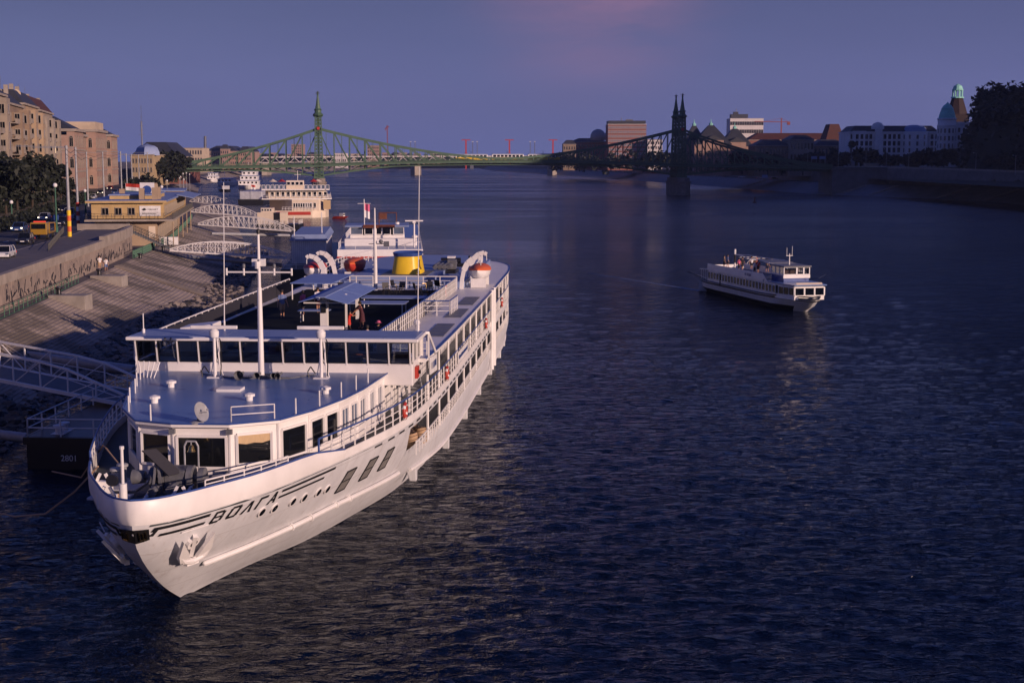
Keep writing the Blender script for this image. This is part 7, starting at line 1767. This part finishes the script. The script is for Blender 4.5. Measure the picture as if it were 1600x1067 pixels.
q=at(1212,186,1500); t=thing('tower_crane','pink tower crane with a long jib right of the white office block','crane',(q[0]+6,1500,9)); H_=at(1219,191,1500)[2]-9; g=MB(); g.bar((0,0,0),(0,0,H_+4),1.2); g.build('mast','crane_red',t); g=MB(); g.bar((-28,0,H_+.5),(9,0,H_),.8); g.bar((0,0,H_+4),(-18,0,H_+.5),.25); g.bar((0,0,H_+4),(8,0,H_),.25); g.box(6,9,-1,1,H_-3,H_); g.build('jib','crane_red',t)
# ================================================================ RIGHT BANK
ZB=9
block('office_tower','ten-storey brick office tower with pale window bands beyond the bridge',950,1010,195,1250,30,'brick_red',10,16,None,0,ZB,(.55,.45),frm='far_white',glass='pale_glass')
a=at(950,194,1250); b=at(1010,194,1250); t=thing('rooftop_plant','flat dark plant floor on top of the brick office tower','rooftop',(a[0],1250,a[2]+.4)); g=MB(); g.box(.5,b[0]-a[0]-.5,1,28,0,2.4); g.build('wall','slate',t); g=MB(); g.tube((12,4,2.4),(12,4,5),.3,5); g.box(16,22,5,9,2.4,3.6); g.build('mast_and_box','grey_metal',t)
block('white_office','white office slab with dark window bands on the right skyline',1141,1193,186,1500,25,'far_white',6,14,None,0,ZB,(.9,.45),frm='far_white')
a=at(1141,184,1500); t=thing('rooftop_plant','dark rooftop box on the white office slab','rooftop',(a[0]+1,1503,a[2]-.5)); g=MB(); g.box(0,18,0,8,0,4); g.box(3,8,1,5,4,6.5); g.build('wall','slate',t); g=MB(); g.tube((6,3,6.5),(6,3,10),.3,5); g.build('mast','grey_metal',t)
block('white_block','white building glimpsed through the truss left of the right towers',1012,1035,219,1240,20,'far_white',6,6,None,0,ZB)
block('lecture_hall','dark long building with flat roof left of the brick office tower',890,950,216,1300,30,'brick_red',4,14,'slate',4,ZB)
block('observatory_block','dark gabled building at the left end of the right bank skyline',880,900,219,1250,24,'facade_brown',4,5,'slate',4,ZB)
for i,(px,r,l) in enumerate(((935,7,'large silver observatory dome above the dark hall'),(945,3.5,'small silver dome right of the large one'))):
    q=at(px,214,1290); g=MB(); g.lathe([(r,-3),(r,0)]+[(r*math.cos(R(a_)),r*math.sin(R(a_))) for a_ in range(10,91,16)],(q[0],1295,q[2]),16); tag(g.build('dome','steel',smooth='full'),l,'dome')
# technical university: pointed roofs
def spirebld(label,px,w_,pyt,Y,m='brick_pink',tip=6):
    q=at(px,pyt,Y); h=q[2]-ZB; t=thing('towered_pavilion',label,'building',(q[0],Y,ZB),0,'pointed roof pavilions on the right bank'); g=MB(); hh=h*.55; g.box(-w_/2,w_/2,0,w_,-1,hh); g.box(-w_*.28,w_*.28,-.6,-.003,-1,hh+2.5); g.build('wall',m,t)
    g=MB(); roofhip(g,-w_/2-.3,w_/2+.3,-.3,w_+.3,hh,h*.36,w_*.44); g.add([(-w_*.28,-.7,hh+2.5),(w_*.28,-.7,hh+2.5),(0,-.7,hh+5.5),(-w_*.28,3,hh+2.5),(w_*.28,3,hh+2.5),(0,3,hh+5.5)],[(0,1,2),(3,5,4),(0,2,5,3),(1,4,5,2)]); r=g.build('roof','slate',t)
    g=MB(); g.lathe([(1.0,hh+h*.36),(1.3,hh+h*.36+1),(.3,h-1),(.1,h+1)],(0,w_/2,0),6); g.build('turret','verdigris',r)
    putwins(t,[((k-1.5)*w_*.22,-.003 if abs(k-1.5)>1 else -.603,z,w_*.1,2.2,'arch','dark_glass','stone_pale',0) for k in range(4) for z in (1.5,6,10.5) if z<hh-3]); return t
spirebld('narrow pointed pavilion right of the right bridge towers',1087,14,189,860); spirebld('wide pointed pavilion with a turret, second from the right bridge towers',1115,22,188,850); spirebld('pointed pavilion with stone gable, third from the right bridge towers',1152,20,194,880)
block('university_wing','long red-roofed wing behind the pointed pavilions on the right bank',1170,1318,208,960,24,'brick_red',4,26,'roof_red',5,ZB)
block('university_hall','two-storey stone hall with arched windows facing the right bridge end',1180,1235,218,840,24,'facade_brown',3,10,'slate',4,ZB,kind='arch')
t,W_,H_=block('university_hall','stone centre block with pale gable in the hall by the right bridge end',1235,1272,211,834,26,'facade_grey',3,7,'slate',3,ZB,kind='arch')
block('university_hall','right wing of the arched stone hall by the right bridge end',1272,1324,218,842,24,'facade_brown',3,9,'slate',4,ZB,kind='arch')
block('red_roof_house','house with a steep bright red pyramid roof on the right bank',1290,1322,194,900,20,'facade_grey',3,5,'roof_red',13,ZB)
for px,py,l in ((1088,190,''),):
    pass
# white hotel
a=at(1328,196,800); b=at(1468,196,800); HW=b[0]-a[0]; ht=thing('hotel','long white grand hotel with curved corner and mansard roof on the right bank','hotel',(a[0],800,ZB+3),0); HH=a[2]-ZB-3-4.2
g=MB(); g.box(0,HW,0,26,-4,HH); g.box(1.5,9,-1.2,-.003,-4,HH+1); g.box(HW*.28,HW*.36,-1.2,-.003,-4,HH+2); g.build('wall','hotel_white',ht)
g=MB(); n=12; cx_=HW*.74; pts=[(cx_+7*math.cos(math.pi+math.pi*k/n),.2+3.5*math.sin(math.pi+math.pi*k/n)) for k in range(n+1)]; g.prism(pts,-4,HH+.8); g.build('curved_bay','hotel_white',ht)
g=MB(); g.box(-.4,HW+.4,-.7,26.4,HH,HH+.7); g.box(-.2,HW+.2,-.4,-.003,HH*.62,HH*.62+.4); g.box(-.2,HW+.2,-.4,-.003,HH*.2,HH*.2+.4); g.build('cornice','hotel_white',ht)
g=MB(); roofhip(g,.2,HW-.2,.2,25.8,HH+.7,3.3,3.2); g.build('roof','slate',ht); g=MB(); g.lathe([(7,0),(6.6,1.6),(5,3.0),(2,3.6)],(cx_,4,HH+.8),16); g.build('rounded_roof','roof_lilac',ht,smooth=True)
g=MB(); g.lathe([(3.8,0),(3.6,1.5),(2.4,3.2),(.5,4)],(HW*.32,2,HH+2),12,1,.5); g.build('gable','hotel_white',ht)
L_=[]
for f in range(5):
    for k in range(19):
        x=(k+.5)*HW/19; y=-.003
        if abs(x-cx_)<7.2 or abs(x-HW*.32)<2.6: continue
        if x<9.5: y=-1.203 if x>1.5 else y
        L_.append((x,y,HH-3.4-f*3.7,1.45,2.6,'plain','dark_glass','hotel_white',0))
putwins(ht,L_)
for k in range(5):
    for f in range(5): an=math.pi+math.pi*(k+.5)/5; putwin(ht,cx_+7.05*math.cos(an),.2+3.55*math.sin(an),HH-3.4-f*3.7,1.1,2.3,'plain','dark_glass','hotel_white',an+math.pi/2)
g=MB()
for k in range(20): x=k*HW/19; g.box(x-.22,x+.22,-.35,-.003,0,HH*.95)
g.build('pilasters','hotel_white',ht)
# domed hotel tower
q=at(1485,186,770); t=thing('hotel_tower','round white hotel tower under a green copper dome beside the hill','hotel tower',(q[0],776,ZB),0); hz=q[2]-ZB; g=MB(); g.lathe([(4.8,-1),(4.8,hz-4),(5.2,hz-3.6),(4.8,hz-3),(4.8,hz-.5),(5.3,hz),(4.9,hz+.5)],(0,0,0),20); g.build('wall','hotel_white',t,smooth=True)
dz=at(1485,161,770)[2]-q[2]; g=MB(); g.lathe([(4.5,hz+.5),(4.4,hz+1.2),(3.9,hz+3.2),(3.1,hz+dz*.62),(3.4,hz+dz*.64),(3.0,hz+dz*.68),(2.1,hz+dz*.85),(.8,hz+dz*.97),(.15,hz+dz+.6)],(0,0,0),20); g.build('dome','verdigris',t,smooth=True)
for f in range(5):
    for k in range(7): an=math.pi+math.pi*(k+.5)/7; putwin(t,4.85*math.cos(an),4.85*math.sin(an),hz-7.5-f*4,.9,2.4,'plain','dark_glass','hotel_white',an+math.pi/2)
g=MB()
for k in range(8): an=math.pi+math.pi*k/7; g.tube((4.95*math.cos(an),4.95*math.sin(an),0),(4.95*math.cos(an),4.95*math.sin(an),hz-4),.3,6)
g.build('pilasters','hotel_white',t)
g=MB(); g.box(4.4,13,-1.5,12,-1,hz-2.5); g.box(4.2,13.4,-1.9,12.4,hz-2.5,hz-1.5); g.build('side_wing','hotel_white',t); 
for f in range(4):
    for k in range(3): putwin(t,6.3+k*2.6,-1.503,hz-7-f*4,1.1,2.3,'plain','dark_glass','hotel_white',0)
q=at(1502,168,830); t=thing('hotel_tower','square tower with dark red roof and green lantern behind the copper dome','hotel tower',(q[0],838,ZB),0); hz=at(1501,178,830)[2]-ZB; z1=at(1501,153,830)[2]-ZB; z2=at(1501,131,830)[2]-ZB
g=MB(); g.box(-5.6,5.6,-5,6,-1,hz); g.build('wall','dark_red_roof',t); g=MB(); g.lathe([(7.6,hz-.5),(6.9,hz+1.2),(5.8,hz+(z1-hz)*.45),(4.4,z1-1.5),(3.9,z1)],(0,0,0),8,.85,.7); g.build('roof','dark_red_roof',t)
g=MB(); g.lathe([(3.9,z1),(3.7,z1+.6),(3.2,z1+.8)],(0,0,0),12)
for k in range(8): an=2*math.pi*k/8; g.tube((2.8*math.cos(an),2.8*math.sin(an),z1),(2.8*math.cos(an),2.8*math.sin(an),z1+(z2-z1)*.55),.35,6)
zz_=z1+(z2-z1)*.55; g.lathe([(3.2,zz_),(3.3,zz_+.5),(2.9,zz_+.9),(2.4,zz_+(z2-zz_)*.7),(1.2,z2-.3),(.1,z2+.3)],(0,0,0),12); g.build('lantern','verdigris',t)
# trees on the right bank promenade
rn=random.Random(77); k=0
for px,Y,pt,r in [(1030,1000,236,9),(1050,1000,232,9),(1075,900,230,8),(1100,880,234,8),(1130,860,233,8),(1160,850,236,7),(1200,820,240,6),(1222,815,242,6),(1255,800,240,6),(1280,800,236,6),(1300,800,238,6),(1316,790,234,6),(1345,785,232,6),(1352,780,238,5),(1372,790,240,5),(1392,785,236,6),(1420,780,240,5),(1436,778,232,7),(1456,775,236,6),(1475,740,240,6),(1500,730,236,6),(980,1100,238,9),(955,1150,240,9),(930,1180,240,10),(905,1200,236,10),(888,1210,238,9),(868,1230,242,8),(1012,1050,238,9),(858,1300,240,8),(1520,700,240,6),(1555,660,244,5),(1585,640,246,5)]:
    p=at(px,250,Y); z=at(px,pt,Y)[2]; tree(f'dark promenade tree on the right bank, {ORD[k] if k<len(ORD) else k} as listed from the bridge towers outward',(p[0],Y,ZB if Y>760 else 11),max(5,z-ZB),r,420,1.4,k+200,'dark promenade trees on the right bank',squash=.75,tr=.35); k+=1
rt=sorted([o for o in col.objects if o.get('group')=='dark promenade trees on the right bank'],key=lambda o:o.location.x/o.location.y)
for i,o in enumerate(rt): o['label']=f'dark promenade tree on the right bank, {ORD[i]} from the left of its row'
# lone bush silhouette on the hill crest
y=600; x=.327*y+ .02*y; tree('small lone tree on the crest of the wooded hill',(at(1528,155,640)[0],640,at(1528,152,640)[2]),at(1528,136,640)[2]-at(1528,152,640)[2],1.6,160,.4,5,squash=.8,tr=.15)
# cars, lamps, small signs on the right bank
rn=random.Random(91)
for i in range(26):
    px=845+i*17+rn.uniform(-5,5); 
    if px<1130:
        Y=interp(px,[845,1130],[1500,860]); x=rw(Y)+24; z=5.33; pr='on the lower quay'
    else: Y=745+rn.uniform(-3,3); x=at(px,250,Y)[0]; z=rz(Y)+.02 ; pr='on the promenade'
    c=cs[rn.randrange(8)]; 
    if x<rw(Y)+20: x=rw(Y)+36; z=rz(Y)+.02
    car(f'small far {c} car {pr} of the right bank, {ORD[i]} from the left',c,'saloon',(x,Y,z),R(60+rn.uniform(-30,30)),False,'cars parked on the right bank')
for i,(px,Y,h) in enumerate([(1262,770,10),(1310,775,11),(1353,760,9),(1385,770,10),(1420,700,8),(1500,690,8),(1525,665,8),(1587,600,8),(1330,760,8),(1290,765,9)]):
    q=at(px,250,Y); zb=rz(Y); t=thing('street_lamp',f'{["tenth","ninth","eighth","seventh","sixth","fifth","fourth","third","second","first"][i]} tagged street lamp on the right promenade','street lamp',(q[0],Y,zb),0,'street lamps on the right promenade'); g=MB(); g.tube((0,0,0),(0,0,h),.12,6,.07); g.tube((0,0,h),(-1.2,0,h+.3),.06,5); g.build('post','steel',t); g=MB(); g.ball((-1.2,0,h+.2),.28,8,.6); g.build('lamp_head','white_paint',t)
rl=sorted([o for o in col.objects if o.get('group')=='street lamps on the right promenade'],key=lambda o:o.location.x/o.location.y)
for i,o in enumerate(rl): o['label']=f'street lamp on the right promenade, {ORD[i]} from the left'
for i,(px,py,l) in enumerate([(1195,276,'pale rectangular sign on the lower right quay below the truss'),(1272,247,'pale sign board among the trees at the right bridge end'),(1285,247,'second pale sign board, right of the first at the bridge end')]):
    Y=(800,770,770)[i]; q=at(px,py,Y); zb=5.3 if i==0 else 13.3; t=thing('sign_board',l,'sign',(q[0],Y,zb)); g=MB(); zz_=max(.8,q[2]-zb); g.box(-1.6,1.6,-.1,0,zz_-.7,zz_+.9); g.build('panel','roof_lilac',t); g=MB(); g.tube((-1.2,.1,0),(-1.2,.1,zz_+.8),.09,5); g.tube((1.2,.1,0),(1.2,.1,zz_+.8),.09,5); g.build('posts','steel',t)
# quayside abutment block
t=thing('gate_pillar','pale stone pillar block at the right bridge end on the quay wall','pillar',(rw(745)+31,745,rz(745)),0); g=MB(); g.box(-2,5,-1.5,1.5,-.5,2.2); g.build('block','stone_pale',t,bevel=.08); g=MB(); g.box(-2.3,5.3,-1.8,1.8,2.2,2.6); g.build('capstone','stone_pale',t)
# ================================================================ AIR
hm=bpy.data.materials.new('haze_air'); hm.use_nodes=True; n=hm.node_tree
for x in list(n.nodes):
    if x.type!='OUTPUT_MATERIAL': n.nodes.remove(x)
HZ=True
pv=n.nodes.new('ShaderNodeVolumePrincipled'); pv.inputs['Density'].default_value=.00007; pv.inputs['Color'].default_value=(.5,.6,1,1); pv.inputs['Anisotropy'].default_value=.2
out=[x for x in n.nodes if x.type=='OUTPUT_MATERIAL'][0]; n.links.new(pv.outputs[0],out.inputs['Volume'])
MAT['haze_air']=hm
if HZ:
    g=MB(); g.box(-2600,2600,-420,3300,-3,170); h=g.build('haze','haze_air'); h['kind']='stuff'
